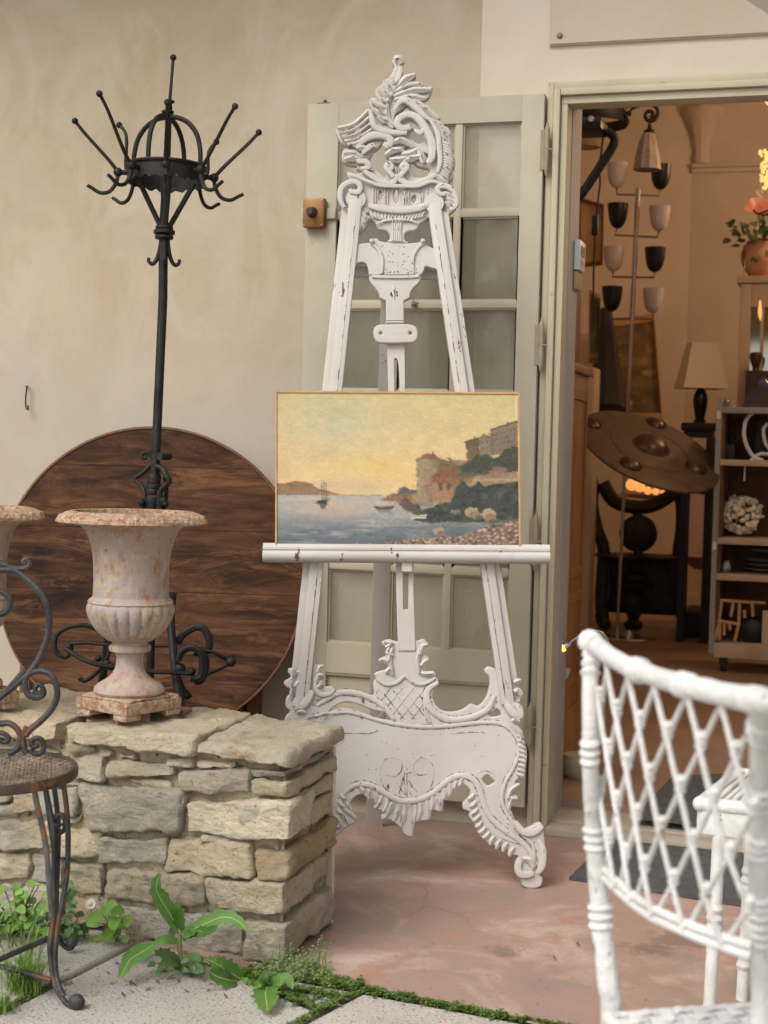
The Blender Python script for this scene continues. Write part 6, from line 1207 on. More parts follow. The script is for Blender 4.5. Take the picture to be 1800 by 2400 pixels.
for i in range(110):
    q = tf+Vector((r.gauss(0, .07), r.gauss(0, .018), .003+r.random()*.006)); a = r.uniform(0, PI); L = r.uniform(.008, .03); mb.tube([q, q+Vector((math.cos(a)*L, math.sin(a)*L*.6, r.uniform(0, .006)))], .0007, 4, 1, False)
tag(mb.build('litter', m_straw, loc=tuple(tf)), 'scatter of dry stalks and dead leaves on the earth at the wall foot', 'plant litter', kind='stuff')
# moss and clover in the joints: nobody could count it
mb = MB(); r = random.Random(12)
def moss(a, b_, n, w_, s=1.0):
    for i in range(n):
        t = r.random(); q = Vector((*a.lerp(b_, t), 0))
        if fbm((q.x*14, q.y*14, 3), 3) < -.42+.3*r.random(): continue
        nrm = Vector((-(b_-a).y, (b_-a).x, 0)).normalized(); wl_ = w_*(.35+1.3*abs(fbm((t*11, w_*30, 0), 2))); q += nrm*r.gauss(0, wl_)
        for j in range(5):
            aa = r.uniform(0, 2*PI); L = .0040*s*r.uniform(.5, 1.6); h_z = .001+.006*s*r.random()*(.4+1.2*abs(fbm((q.x*8, q.y*8, 7), 2))); d = Vector((math.cos(aa), math.sin(aa), .5)); sd2 = Vector((-d.y, d.x, 0))*L*.4; c = q+Vector((0, 0, h_z)); mb.add([c, c+d*L*.6+sd2, c+d*L, c+d*L*.6-sd2], [(0, 1, 2, 3)])
v2 = lambda x, y: g2(*fl(x, y))
moss(v2(40, 1180), v2(350, 1228), 1500, .014, 1.3); moss(v2(350, 1237), v2(720, 1307), 2300, .0080, 1.0); moss(v2(720, 1307), v2(1250, 1410), 2600, .0075, .9); moss(v2(350, 1237), v2(1250, 1410), 500, .016, .7); moss(v2(1250, 1395), v2(2100, 1560), 500, .005)
moss(K0, K0-jd*.9, 1500, .0065, 1.0); moss(K0-jd*.02, X1, 300, .007); moss(T1+ld*.2, X1, 1100, .008, 1.1); moss(T1-ld*.1, T1+ld*.25, 350, .007); moss(T1+ld*.3, WL, 300, .02); moss(g2(0, 2372), g2(150, 2296), 350, .006)
moss(g2(*cw(1180, 1410)), g2(*cw(1480, 1440)), 1000, .024, 1.1); moss(g2(*cw(1000, 1350)), g2(*cw(1240, 1440)), 380, .014, 1.0); moss(g2(*cw(1480, 1360)), g2(*cw(1620, 1480)), 600, .016, 1.1); moss(g2(*cw(1430, 1500)), g2(*cw(1640, 1530)), 500, .010, 1.2)
tag(mb.build('moss', m_moss, loc=(0, 0, 0), smooth=0), 'green moss and tiny clover filling the paving joints and the edge of the terrace', 'moss', kind='stuff')
mb = MB(); ms = MB()
for i in range(70):
    q = atZ(*cw(r.gauss(1430, 95), r.gauss(1420, 35)), 0); h1 = r.uniform(.015, .06)
    for j in range(7):
        a = r.uniform(0, 2*PI); c = q+Vector((math.cos(a)*.008, math.sin(a)*.008, h1*(.4+.6*j/6))); mb.add([c, c+Vector((.004, .001, .002)), c+Vector((.006, 0, .001)), c+Vector((.004, -.001, -.002))], [(0, 1, 2, 3)])
    mb.tube([q, q+Vector((0, 0, h1))], .0005, 4, 1, False)
tag(mb.build('chickweed', m_moss, loc=tuple(atZ(*cw(1430, 1420), 0)), smooth=0), 'fine feathery chickweed at the corner of the stone wall', 'weed', kind='stuff')

# crumbs, dead leaves and grit lying about on the paving and terrace
mb = MB(); r = random.Random(31)
for i in range(420):
    if i < 260: x, y = r.gauss(820, 420), r.gauss(1420, 40)+abs(r.gauss(0, 40))
    else: x, y = r.uniform(-50, 3200), r.uniform(1180, 1659)
    q = atZ(*cw(x, y), 0)+Vector((0, 0, .003)); a = r.uniform(0, PI); L = r.uniform(.0012, .0035) if i % 9 else r.uniform(.006, .012); d = Vector((math.cos(a), math.sin(a), r.uniform(-.1, .25))); s = Vector((-d.y, d.x, r.uniform(-.2, .2)))*.4
    mb.add([q-d*L, q-s*L, q+d*L+Vector((0, 0, L*.3)), q+s*L+Vector((0, 0, L*.25))], [(0, 1, 2, 3)])
tag(mb.build('ground_litter', M('dead_leaf', (.24, .17, .10), (.12, .085, .05), 90, .9), loc=(0, 0, 0), smooth=0), 'crumbs of soil and dry leaf scattered over the paving and terrace', 'plant litter', kind='stuff')
sg = [(r.gauss(905, 70), 1400-abs(r.gauss(0, 22)), r.uniform(.5, .9)) for i in range(30)]
bushy('seedlings', 'small dull green seedlings crowding the base of the tall weed', 905, 1400, sg, m_leafb, .010)
sg = [(r.gauss(700, 50), 1330-abs(r.gauss(0, 25)), r.uniform(.4, .8)) for i in range(18)]
bushy('seedlings', 'sparse tiny seedlings among dry stalks left of the tall weed', 700, 1330, sg, m_leaf2, .009)
i1 = crop(1280, 0, 3.16); i2 = crop(1280, 600, 3.19); i3 = crop(1280, 1100, 3.19)
# ================================================================ the room behind the door
ZF = .05; XL = -1.0; XL2 = -2.3; YB = 6.3; ZC = 3.7; XRR = 3.6
m_wall_in = M('cream_room_wall', (.56, .46, .345), (.49, .40, .295), 2, .85)
m_tile, nt, b = newmat('terracotta_tiles')
br = nt.nodes.new('ShaderNodeTexBrick'); br.offset = 0; br.inputs['Scale'].default_value = 1; br.inputs['Brick Width'].default_value = .45; br.inputs['Row Height'].default_value = .45; br.inputs['Mortar Size'].default_value = .006
br.inputs['Color1'].default_value = (.33, .215, .15, 1); br.inputs['Color2'].default_value = (.40, .265, .19, 1); br.inputs['Mortar'].default_value = (.33, .25, .17, 1)
tc = nt.nodes.new('ShaderNodeTexCoord'); mp = nt.nodes.new('ShaderNodeMapping'); mp.inputs['Rotation'].default_value = (0, 0, .55); nt.links.new(tc.outputs['Object'], mp.inputs[0]); nt.links.new(mp.outputs[0], br.inputs[0])
nt.links.new(mixc(nt, ramp(nt, noise(nt, 4, 5, .6), .35, .7, 0, .5), br.outputs[0], (.18, .11, .07)), b.inputs['Base Color']); b.inputs['Roughness'].default_value = .38
mb = MB(); mb.box((XL2-.2, .20, 0), (XRR, YB+.2, ZF)); mb.build('room_floor', m_tile, bld, smooth=0)
mb = MB(); mb.box((XL2-.25, .30, ZF), (XL2, YB+.1, ZC)); _c = atY(1603, 1000, YB); mb.box((_c.x-.01, YB, ZF), (XRR, YB+.2, ZC)); mb.add([(_c.x, YB+.001, ZF), (_c.x, YB+.001, ZC), (XL2-.1, YB-.55, ZC), (XL2-.1, YB-.55, ZF), (_c.x, YB+.1, ZF), (_c.x, YB+.1, ZC), (XL2-.1, YB-.45, ZC), (XL2-.1, YB-.45, ZF)], [(0, 1, 2, 3), (4, 7, 6, 5), (0, 4, 5, 1), (3, 2, 6, 7), (1, 5, 6, 2), (0, 3, 7, 4)]); mb.box((XRR, .3, ZF), (XRR+.1, YB, ZC)); mb.build('room_wall', m_wall_in, bld, smooth=0)
mb = MB(); mb.box((XL2-.25, .25, ZC), (XRR+.1, YB+.2, ZC+.1)); mb.build('ceiling', M('ceiling_paint', (.55, .45, .33), None), bld, smooth=0)
p = atY(1700, 394, YB); mb = MB(); mb.box((_c.x, YB-.05, p.z), (XRR, YB, p.z+.03), bev=.003); mb.box((_c.x, YB-.03, p.z-.03), (XRR, YB-.0, p.z-.001)); mb.box((_c.x, YB-.02, ZF), (XRR, YB, ZF+.12), bev=.003)
mb.build('moulding', m_wall_in, bld)
mb = MB(); a = atY(1593, 262, YB-.1); c = atY(1695, 275, YB-.1); w_ = (c.x-a.x)/2; cx = (a.x+c.x)/2
mb.lathe([(w_*.35, -.34), (w_*.40, -.30), (w_*.33, -.27), (w_*.5, -.15), (w_*.8, -.05), (w_, -.0), (w_*1.02, .03), (0, .03)], (cx, YB, a.z), 20, None, lambda i, a_: 1-.06*abs(math.cos(a_*5))); mb.build('plaster_corbel', m_wall_in, bld)
def plain(name, c1, c2=None, rough=.5, metal=0, **k): return M(name, c1, c2, 12, rough, metal, **k)
# ceiling lamp, unseen, added to give the room its warm light
def bulb(name, loc, watts, col, r, label, cat='lamp'):
    root = thing(name, label, cat, loc); mb = MB(); mb.ball(loc, r, 16, 10); g_ = mb.build('globe', emis('lit_glass_'+name, (1, .75, .45), 6), root); mb = MB(); mb.tube([Vector(loc)+Vector((0, 0, r)), Vector((loc[0], loc[1], ZC))], .006, 6, 1, False); mb.build('rod', m_iron, root)
    l = bpy.data.lights.new('lamp_light', 'POINT'); l.energy = watts; l.color = col; l.shadow_soft_size = r*2.2; lo = bpy.data.objects.new('lamp_light', l); sc.collection.objects.link(lo); lo.parent = root; lo.location = (0, 0, -r*3.4); return root
bulb('unseen_ceiling_lamp', (.9, 4.6, 3.2), 54, (1, .67, .41), .10, 'warm round ceiling lamp in the back of the shop')
bulb('unseen_ceiling_lamp', (.5, 2.0, 3.3), 30, (1, .67, .41), .10, 'warm round ceiling lamp near the front of the shop')
D = lambda x, y, t, cr=i1: atD(*cr(x, y), t)
def U(t, k): return t/FPX/k                        # metres per crop px
# ---- multi-arm floor lamp
t0 = 8.2; top = D(682, 1390, t0); bt_ = atZ(*i3(530, 1262), ZF); t1_ = (bt_-CAM).dot(FW)
lampf = thing('floor_lamp', 'slender chrome floor lamp with four tiers of paired grey and black cup shades', 'floor lamp', tuple(bt_))
m_chrome = M('chrome', (.55, .53, .50), None, rough=.22, metal=.9); m_bronze = M('bronze_tube', (.16, .13, .10), None, rough=.35, metal=.7); m_gsh = M('grey_glass', (.58, .53, .48), (.50, .45, .40), 8, .5); m_bsh = M('black_glass', (.008, .008, .009), None, rough=.35)
def along_pole(v): 
    a, b_ = Vector(top), Vector(bt_); f = min(((abs((lambda d: 1200-FPX*d.dot(UU)/d.dot(FW))(a.lerp(b_, s)-CAM)-v), s) for s in np.linspace(0, 1, 1500)))[1]; return a.lerp(b_, f)
mb = MB(); mb.tube([top, along_pole(760)], .0135, 12, 1, False); mb.tube([along_pole(760), bt_], .0095, 12, 1, False); mb.build('pole', m_chrome, lampf)
mb = MB(); mb.lathe([(0, 0), (.155, 0), (.16, .006), (.155, .014), (.03, .018), (.02, .05), (.0, .05)], bt_+Vector((.07, 0, .0)), 40); mb.build('base', m_chrome, lampf)
tiers = [((525, 1440), (835, 1450), (525, 1300), (848, 1313), 0, i1), ((507, 1740), (822, 1757), (530, 1600), (840, 1620), 1, i1), ((490, 2050), (800, 2055), (500, 1920), (806, 1925), 0, i1), ((484, 470), (795, 470), (492, 322), (800, 335), 1, i2)]
for la, ra, ls, rs, sw_, cr in tiers:
    pm = along_pole(cr(0, (la[1]+ra[1])/2)[1]); tt_ = (pm-CAM).dot(FW); u_ = tt_/FPX/3.17
    mb = MB(); PL_, PR_ = D(*la, tt_, cr), D(*ra, tt_, cr); sl_, sr_ = D(*ls, tt_, cr), D(*rs, tt_, cr)
    mb.tube([sl_+Vector((0, 0, -90*u_)), PL_, pm, PR_, sr_+Vector((0, 0, -90*u_))], .0055, 8, 1, False); mb.build('arm', m_bronze, lampf)
    for q_, blk in ((sl_, sw_), (sr_, 1-sw_)):
        mb = MB(); pr = [(12, -92), (28, -86), (48, -66), (62, -35), (71, 10), (76, 55), (78, 92)]; mb.lathe([(r*u_, h*u_) for r, h in pr]+[((r-4)*u_, h*u_) for r, h in reversed(pr[1:])], q_, 28); mb.build('shade', m_bsh if blk else m_gsh, lampf)
# ---- wall lamp with scroll arm and hanging glass shade
tw = 6.6; uw = U(tw, 3.16); m_goth = M('dark_wrought', (.02, .016, .013), (.05, .04, .03), 20, .5, .5)
ws = thing('wall_sconce', 'black wrought iron bracket with a scroll arm and hanging ribbed glass shade', 'wall lamp', tuple(D(330, 850, tw)))
def tb(name, pts, r, mat, parent, t=tw, cr=i1, seg=8): mb = MB(); mb.tube([D(x, y, t, cr) for x, y in pts], r, seg, 5); return mb.build(name, mat, parent)
tb('scroll_arm', [(640, 800), (690, 775), (750, 765), (810, 790), (828, 840), (800, 890), (755, 892), (735, 860), (750, 828), (780, 828), (792, 855), (770, 870)], .009, m_goth, ws)
mb = MB()
for pts in ([(300, 780), (300, 860)], [(320, 800), (360, 785), (400, 800), (380, 810), (340, 800)], [(400, 790), (440, 830), (480, 840), (510, 810), (490, 785), (470, 800), (490, 820)], [(520, 830), (545, 795), (570, 800), (560, 840)], [(590, 800), (620, 780), (660, 760), (640, 800), (600, 850)], [(610, 770), (650, 775), (690, 765)]): mb.tube([D(x, y, tw) for x, y in pts], .0065, 6, 5)
mb.build('tracery', m_goth, ws)
mb = MB(); mb.lathe([(300*uw*.99, -.004), (300*uw, .0), (300*uw, 75*uw), (296*uw, 76*uw), (296*uw, 0)], D(310, 925, tw+.1), 40); mb.build('ring_band', m_goth, ws); mb = MB(); [mb.ball(D(x, y, tw), 22*uw, 8, 6) for x, y in ((540, 850), (590, 860), (600, 900), (575, 830), (615, 840))]; mb.build('rosettes', m_goth, ws)
mb = MB(); pr = [(38, 120), (52, 95), (66, 50), (78, 0), (90, -70), (98, -130), (102, -150), (98, -150), (86, -70), (60, 50), (34, 118)]; mb.lathe([(r*uw, h*uw) for r, h in pr], D(752, 1108, tw), 40, None, lambda i, a_: 1+.045*math.cos(a_*10)); mb.build('glass_shade', M('ribbed_glass', (.42, .34, .25), (.30, .22, .15), 20, .3, bump=.4), ws)
mb = MB(); mb.lathe([(8*uw, 65*uw), (14*uw, 50*uw), (20*uw, 30*uw), (42*uw, 18*uw), (40*uw, 0), (0, 0)], D(765, 985, tw), 16); mb.tube([D(768, 880, tw), D(766, 940, tw)], .006, 6, 1, False); mb.build('gallery', m_goth, ws)
# drum shade, projector, cable
tp = 6.2; up2 = U(tp, 3.16)
ps = thing('drum_lampshade', 'large beige tapered lampshade hanging in the upper left of the doorway', 'lampshade', tuple(D(380, 1040, tp+.5))); mb = MB(); mb.lathe([(240*up2, 90*up2), (250*up2, 90*up2), (120*up2, -95*up2), (60*up2, -95*up2)], D(300, 1010, tp+.9), 36); mb.build('shade', M('beige_shade', (.40, .28, .18), None, rough=.8), ps)
a_ = D(345, 942, tp); pj = thing('projector', 'small black projector box mounted at the top left of the doorway', 'projector', tuple(a_)); mb = MB(); mb.box((a_.x-.22, a_.y-.10, a_.z-45*up2), (a_.x+90*up2, a_.y+.10, a_.z+42*up2), bev=.01); bd_ = mb.build('body', M('black_plastic', (.012, .013, .018), None, rough=.4), pj)
mb = MB(); mb.lathe([(22*up2, 0), (22*up2, .008), (16*up2, .012), (0, .010)], (a_.x+15*up2, a_.y-.10, a_.z+20*up2), 20, Matrix.Rotation(PI/2, 3, 'X')); mb.build('lens', M('lens_glass', (.5, .55, .6), None, rough=.1), bd_)
m_rub = M('black_rubber', (.010, .010, .010), None, rough=.5)
mb = MB(); mb.tube([D(x, y, tp) for x, y in ((440, 970), (490, 1000), (508, 1040), (480, 1110), (420, 1200), (350, 1310), (290, 1400), (236, 1475))], .019, 10, 5); tag(mb.build('power_cable', m_rub), 'thick black cable curving down from the projector', 'cable')
cbl = thing('cord_switch', 'thin hanging cord with an inline black switch left of the floor lamp', 'cord', tuple(D(360, 1670, tp))); tb('cord', [(430, 950), (412, 1100), (395, 1240), (400, 1350), (385, 1480), (375, 1580), (362, 1670), (362, 1800), (352, 2000), (350, 2220)], .0042, m_rub, cbl, tp)
mb = MB(); q_ = D(363, 1670, tp); mb.box((q_.x-24*up2, q_.y-.012, q_.z-75*up2), (q_.x+24*up2, q_.y+.012, q_.z+75*up2), bev=.008); mb.build('switch', m_rub, cbl)
# thermostat on the jamb
m_wp = M('white_plastic', (.62, .62, .64), None, rough=.4)
q0, q1 = D(160, 1950, 4.30), D(214, 1722, 4.30); xj = XJ+.006; yy0 = .13
th = thing('thermostat', 'white wall remote with a small dark screen on the inner door jamb', 'thermostat', (xj, .17, q0.z)); mb = MB(); mb.box((XJ+.004, .125, q0.z), (XJ+.022, .225, q1.z), bev=.004); tm = mb.build('case', m_wp, th)
mb = MB(); mb.box((XJ+.0222, .140, q1.z-.045), (XJ+.0232, .205, q1.z-.016)); mb.build('screen', M('lcd', (.10, .12, .14), None, rough=.2), tm); mb = MB(); [mb.box((XJ+.0222, .15+.022*i, q0.z+.02+.02*j), (XJ+.0236, .162+.022*i, q0.z+.03+.02*j)) for i in range(2) for j in range(2)]; mb.build('buttons', M('orange_button', (.55, .33, .10), None), tm)
mb = MB(); mb.box((XJ+.004, .13, q0.z-.055), (XJ+.014, .22, q0.z-.004), bev=.002); tag(mb.build('jamb_plate', M('yellow_wood', (.42, .32, .14), None)), 'small yellowish plate under the white remote on the jamb', 'plate')
# ---- tall cabinet by the jamb
m_cab = M('red_brown_wood', (.20, .085, .035), (.11, .045, .02), 5, .35, stretch=(1, 1, .2)); m_cab2 = M('amber_wood', (.33, .165, .06), (.22, .10, .04), 6, .35, stretch=(1, 1, .2)); m_gold = M('gilt', (.50, .31, .11), (.30, .17, .06), 25, .4, .5, bump=.5)
cz = lambda v, t=5.3: atD(1345, v, t).z
cabx = atY(1374, 1100, 1.08).x
cb = thing('display_cabinet', 'tall reddish wooden cabinet just inside the door at left', 'cabinet', (cabx-.1, .8, ZF)); zc1 = cz(880)
mb = MB(); XL = cabx-.22
mb.box((XL+.02, .52, ZF), (cabx+.012, 1.10, ZF+.17), bev=.006); mb.box((XL+.03, .54, ZF+.171), (cabx, 1.08, zc1), bev=.003); mb.box((XL+.02, .52, zc1+.001), (cabx+.015, 1.10, zc1+.03), bev=.006)
for z0, z1 in ((ZF+.25, .62), (.68, zc1-.06)):
    mb.box((cabx, .58, z0), (cabx+.006, 1.04, z0+.03)); mb.box((cabx, .58, z1-.03), (cabx+.006, 1.04, z1)); mb.box((cabx, .58, z0+.03), (cabx+.0062, .61, z1-.03)); mb.box((cabx, 1.01, z0+.03), (cabx+.0062, 1.04, z1-.03))
mb.build('carcass', m_cab2, cb)
mb = MB(); mb.box((XL+.05, .56, zc1+.031), (cabx-.03, 1.04, cz(600)), bev=.003); mb.bar(Vector((cabx-.02, .56, cz(700))), Vector((cabx-.0, .56, zc1+.03)), .02, .02); mb.build('upper_case', m_cab, cb)
mb = MB(); mb.lathe([(.0, 0), (.018, 0), (.014, .03), (.017, .05), (.014, .06), (0, .06)], (cabx-.03, .545, zc1+.032), 14); tag(mb.build('small_vase', plain('violet_glass', (.12, .10, .18))), 'small dark violet glass standing on the cabinet ledge by the jamb', 'vase')
# brass gooseneck lamp and white cup near the jamb
gn = thing('gooseneck_lamp', 'slim brass gooseneck reading lamp with a glowing amber tip by the cabinet', 'lamp', tuple(D(300, 1230, 4.5, i3))); tb('neck', [(150, 1320), (200, 1280), (270, 1235), (340, 1210), (400, 1215), (440, 1250), (462, 1300), (460, 1400), (440, 1600), (430, 1900)], .0045, M('nickel', (.35, .32, .28), None, rough=.3, metal=.8), gn, 4.5, i3)
mb = MB(); q_, q2 = D(182, 1300, 4.5, i3), D(135, 1328, 4.5, i3); mb.tube([q_, q_.lerp(q2, .5), q2], [.006, .011, .013], 12, 2); mb.build('head', m_chrome, gn); mb = MB(); mb.ball(q2+(q2-q_).normalized()*.004, .0125, 12, 8); mb.build('glow', emis('amber_glow', (1, .62, .12), 1.6), gn)
q_ = atZ(1340, 1826, ZF); mb = MB(); mb.lathe([(.0, 0), (.045, .0), (.06, .02), (.062, .06), (.055, .075), (.0, .075)], q_+Vector((.02, .04, 0)), 24); tag(mb.build('ceramic_dish', plain('cream_ceramic', (.42, .38, .24))), 'low cream ceramic dish on the floor inside the threshold', 'dish')
q_ = D(125, 1560, 4.7, i3); mb = MB(); mb.lathe([(.0, 0), (.014, .0), (.022, .02), (.024, .03), (0, .03)], q_, 14); tag(mb.build('small_cup', plain('pale_cup', (.5, .48, .42))), 'small pale cup on the cabinet foot by the door frame', 'cup')
# ---- pictures and frames leaning at the left wall
def frame(name, label, TLp, TRp, BRp, BLp, t_top, t_bot, fwid, mfr, mpic, cr=i2, thick=.025):
    P = [D(*TLp, t_top, cr), D(*TRp, t_top, cr), D(*BRp, t_bot, cr), D(*BLp, t_bot, cr)]; n = (P[1]-P[0]).cross(P[3]-P[0]).normalized(); n = n if n.dot(CAM-P[0]) > 0 else -n
    root = thing(name, label, 'picture', tuple(P[3])); c = sum(P, Vector())/4; mb = MB(); inn = [p+(c-p).normalized()*fwid*1.4 for p in P]
    for i in range(4):
        j = (i+1) % 4; vs = [P[i], P[j], inn[j], inn[i]]; mid_ = [v.lerp(w__, .5)+n*thick for v, w__ in ((P[i], inn[i]), (P[j], inn[j]))]
        mb.add([P[i], P[j], mid_[1], mid_[0], inn[j], inn[i], P[i]-n*thick, P[j]-n*thick, inn[j]-n*thick, inn[i]-n*thick], [(0, 1, 2, 3), (3, 2, 4, 5), (0, 6, 7, 1), (5, 4, 8, 9), (6, 9, 8, 7)])
    mb.build('frame', mfr, root, smooth=0); mb = MB(); q = [p-n*.006 for p in inn]; mb.add(q+[p-n*.01 for p in q], [(0, 1, 2, 3), (7, 6, 5, 4), (0, 4, 5, 1), (1, 5, 6, 2), (2, 6, 7, 3), (3, 7, 4, 0)]); mb.build('picture_panel', mpic, root, smooth=0); return root
m_pic1 = M('dim_canvas', (.20, .13, .05), (.06, .045, .02), 5, .5, spots=(.30, .20, .05), spot_sc=7, spot_t=.55, spot_w=.1); m_pic2 = M('green_canvas', (.14, .16, .03), (.04, .05, .02), 9, .5, spots=(.55, .28, .04), spot_sc=9, spot_t=.58, spot_w=.08)
frame('large_framed_mirror', 'large pale gilt frame with dark aged panel leaning behind the floor lamp pole', (470, 470), (810, 430), (880, 1240), (560, 1240), 10.1, 9.2, .07, m_gold, m_pic1)
frame('framed_picture', 'small gilt framed picture with orange and green blooms hanging at left', (325, 250), (410, 290), (385, 790), (320, 800), 8.6, 8.6, .04, m_gold, m_pic2)
frame('framed_picture', 'upper hanging picture in a thin dark frame with golden blotches at left above the cabinet', (250, 1460), (430, 1510), (420, 1960), (245, 1980), 8.9, 8.9, .02, plain('brown_frame', (.25, .13, .05)), M('gold_canvas', (.52, .33, .12), (.36, .22, .10), 6, .6), i1)
frame('gold_picture', 'wide golden framed picture lying behind the lowest lamp shades', (560, 330), (780, 400), (800, 470), (540, 400), 10.6, 10.6, .03, m_gold, plain('yellow_canvas', (.50, .33, .06)))
p0, p1 = D(445, 400, 8.9, i2), D(455, 1160, 8.7, i2); mb = MB(); mb.tube([p0, p1], [.035, .12], 8, 1, False); tag(mb.build('dark_easel_board', plain('slate', (.035, .034, .036))), 'tall narrow dark panel leaning against the left wall inside', 'panel')
p0, p1 = D(360, 840, 8.2, i2), D(350, 1150, 8.2, i2); mb = MB(); mb.box((p0.x-.13, p0.y-.1, ZF), (p0.x+.02, p0.y+.1, p0.z), bev=.01); tag(mb.build('pedestal', plain('cream_pedestal', (.48, .36, .23))), 'cream painted pedestal block under the small hanging picture', 'pedestal')
# ---- hammered disc table on cast iron stand
tdc = 7.4; dc = D(775, 1455, tdc, i2); ud = U(tdc, 3.19)
ax1 = D(1262, 1660, tdc-.05, i2)-dc; ax1n = ax1.normalized(); 
mdk = M('hammered_copper', (.125, .086, .058), (.085, .057, .038), 18, .5, .3, bump=.35, bsc=50); mdd = M('dark_boss', (.045, .028, .018), (.09, .055, .035), 16, .35, .5)
ndc = Vector((.20, -.40, .90)); ndc = (ndc - ax1n*ndc.dot(ax1n)).normalized(); a2 = ndc.cross(ax1n); Md = Matrix(((ax1n.x, a2.x, ndc.x), (ax1n.y, a2.y, ndc.y), (ax1n.z, a2.z, ndc.z))); RD = ax1.length*1.06
dk = thing('disc_sculpture', 'big tilted brown metal disc with five dark domed bosses on a cast iron stand', 'sculpture', tuple(Vector((dc.x, dc.y, ZF))))
mb = MB(); mb.lathe([(0, .01), (RD*.97, .01), (RD, .004), (RD, -.006), (RD*.97, -.012), (0, -.012)], dc, 56, Md); 
mb.lathe([(RD*.55, .0102), (RD*.56, .014), (RD*.57, .0102)], dc, 48, Md); mb.build('disc', mdk, dk)
for (x, y, r) in ((780, 1430, 140), (820, 1262, 78), (345, 1270, 62), (625, 1570, 82), (1115, 1598, 82)):
    d_ = ray(*i2(x, y)); q_ = CAM+d_*((dc-CAM).dot(ndc)/d_.dot(ndc)); mb = MB(); rr_ = r*ud; mb.lathe([(rr_*1.08, .010), (rr_*1.04, .016), (rr_*.97, rr_*.16), (rr_*.8, rr_*.38), (rr_*.5, rr_*.55), (rr_*.2, rr_*.62), (0, rr_*.63)], q_, 24, Md); mb.build('boss', mdd, dk)
m_cast = M('cast_iron', (.022, .017, .015), (.05, .036, .028), 14, .5, .5, bump=.4)
sb_ = atZ(*i3(650, 1195), ZF); tsb = (sb_-CAM).dot(FW); usb = U(tsb, 3.19)
def Q3(x, y, d=0.0): return D(x, y, tsb+d, i3)
mb = MB(); prs = [(0, 1190), (60, 1185), (75, 1150), (40, 1120), (60, 1060), (95, 1010), (100, 940), (60, 890), (150, 868), (155, 858), (60, 845), (90, 810), (85, 780), (40, 750), (30, 700), (60, 660), (310, 648), (315, 635), (60, 625), (0, 625)]
mb.lathe([(r*usb, (1190-y)*usb) for r, y in prs], sb_, 32); mb.build('turned_stand', m_cast, dk)
mb = MB(); mb.lathe([(0, -.03), (130*usb, -.03), (140*usb, -.01), (140*usb, .02), (100*usb, .035), (0, .04)], Q3(690, 480), 30, Matrix.Rotation(PI/2, 3, 'X')); mb.build('wheel', m_cast, dk)
for pts, r in (([(300, 10), (350, 120), (340, 260), (380, 450), (430, 600), (420, 800), (410, 1000), (440, 1190)], .040), ([(420, 100), (500, 230), (640, 280), (800, 270), (940, 190), (1050, 130), (1200, 140)], .045), ([(640, 280), (680, 330), (690, 400), (690, 630)], .03), ([(1000, 150), (1010, 400), (980, 650), (960, 900), (1000, 1050), (1040, 1180)], .034), ([(430, 620), (460, 900), (400, 1100), (460, 1190)], .03), ([(900, 640), (930, 800), (980, 950), (1000, 1100)], .03)):
    mb = MB(); mb.tube([Q3(*p) for p in pts], r, 8, 4); mb.build('leg', m_cast, dk)
mb = MB(); mb.box((Q3(390, 0).x, sb_.y+.05, ZF+.09), (Q3(1000, 0).x, sb_.y+.28, Q3(700, 660).z), bev=.01); mb.build('firebox', m_cast, dk)
for x, y in ((1030, 1150), (440, 1150)): mb = MB(); mb.lathe([(0, -.02), (45*usb, -.018), (48*usb, 0), (45*usb, .018), (0, .02)], Q3(x, y, -.1), 18, Matrix.Rotation(PI/2, 3, 'Y')); mb.build('wheel', m_cast, dk)
# bowl of glowing fruit under the disc
fb = thing('lit_bowl', 'wide shallow bowl of glowing orange glass fruit under the tilted disc', 'bowl', tuple(Q3(760, 190, .2))); mb = MB(); mb.lathe([(0, -.03), (.12, -.02), (.20, .0), (.198, .004), (.11, -.012), (0, -.02)], Q3(770, 190, .2), 30); mb.build('bowl', plain('copper_bowl', (.30, .12, .05), rough=.4), fb)
for x, y, r in ((640, 115, 46), (700, 130, 42), (760, 160, 30), (820, 165, 28), (880, 172, 26)): mb = MB(); mb.ball(Q3(x, y, .2), r*usb, 12, 8); mb.build('fruit', emis('lit_orange', (1.0, .36, .10), .85), fb)
# ---- table lamp on a black stand
tl_ = 8.6; ul = U(tl_, 3.19)
tlm = thing('table_lamp', 'table lamp with beige pagoda shade and slim black vase base', 'table lamp', tuple(D(1148, 1245, tl_, i2))); mb = MB()
ctr = D(1160, 820, tl_, i2); lv = [(120, 168), (150, 60), (185, -90), (212, -172)]; ang = .38; vs = []; 
for w1, h1 in lv:
    for sx, sy in ((-1, -1), (1, -1), (1, 1), (-1, 1)): v = Vector((sx*w1*ul, sy*w1*ul*.8, 0)); v = Matrix.Rotation(ang, 3, 'Z') @ v; vs.append(ctr+v*.80+Vector((0, 0, h1*ul)))
fs = [(i*4+k, i*4+(k+1) % 4, (i+1)*4+(k+1) % 4, (i+1)*4+k) for i in range(3) for k in range(4)]; mb.add(vs, fs); o_ = mb.build('lamp_shade', M('shade_fabric', (.84, .70, .48), None, rough=.85), tlm, smooth=20)
mb = MB(); mb.lathe([(r*ul, h*ul) for r, h in ((0, 0), (45, 0), (46, 20), (34, 30), (40, 60), (52, 130), (54, 180), (46, 220), (30, 245), (20, 260), (0, 262))], D(1148, 1248, tl_, i2), 24); mb.build('vase_base', plain('black_ceramic', (.008, .008, .010), rough=.3), tlm)
a_ = D(1148, 1248, tl_, i2); w1 = 125*ul; m_ebony = plain('ebony', (.012, .010, .010))
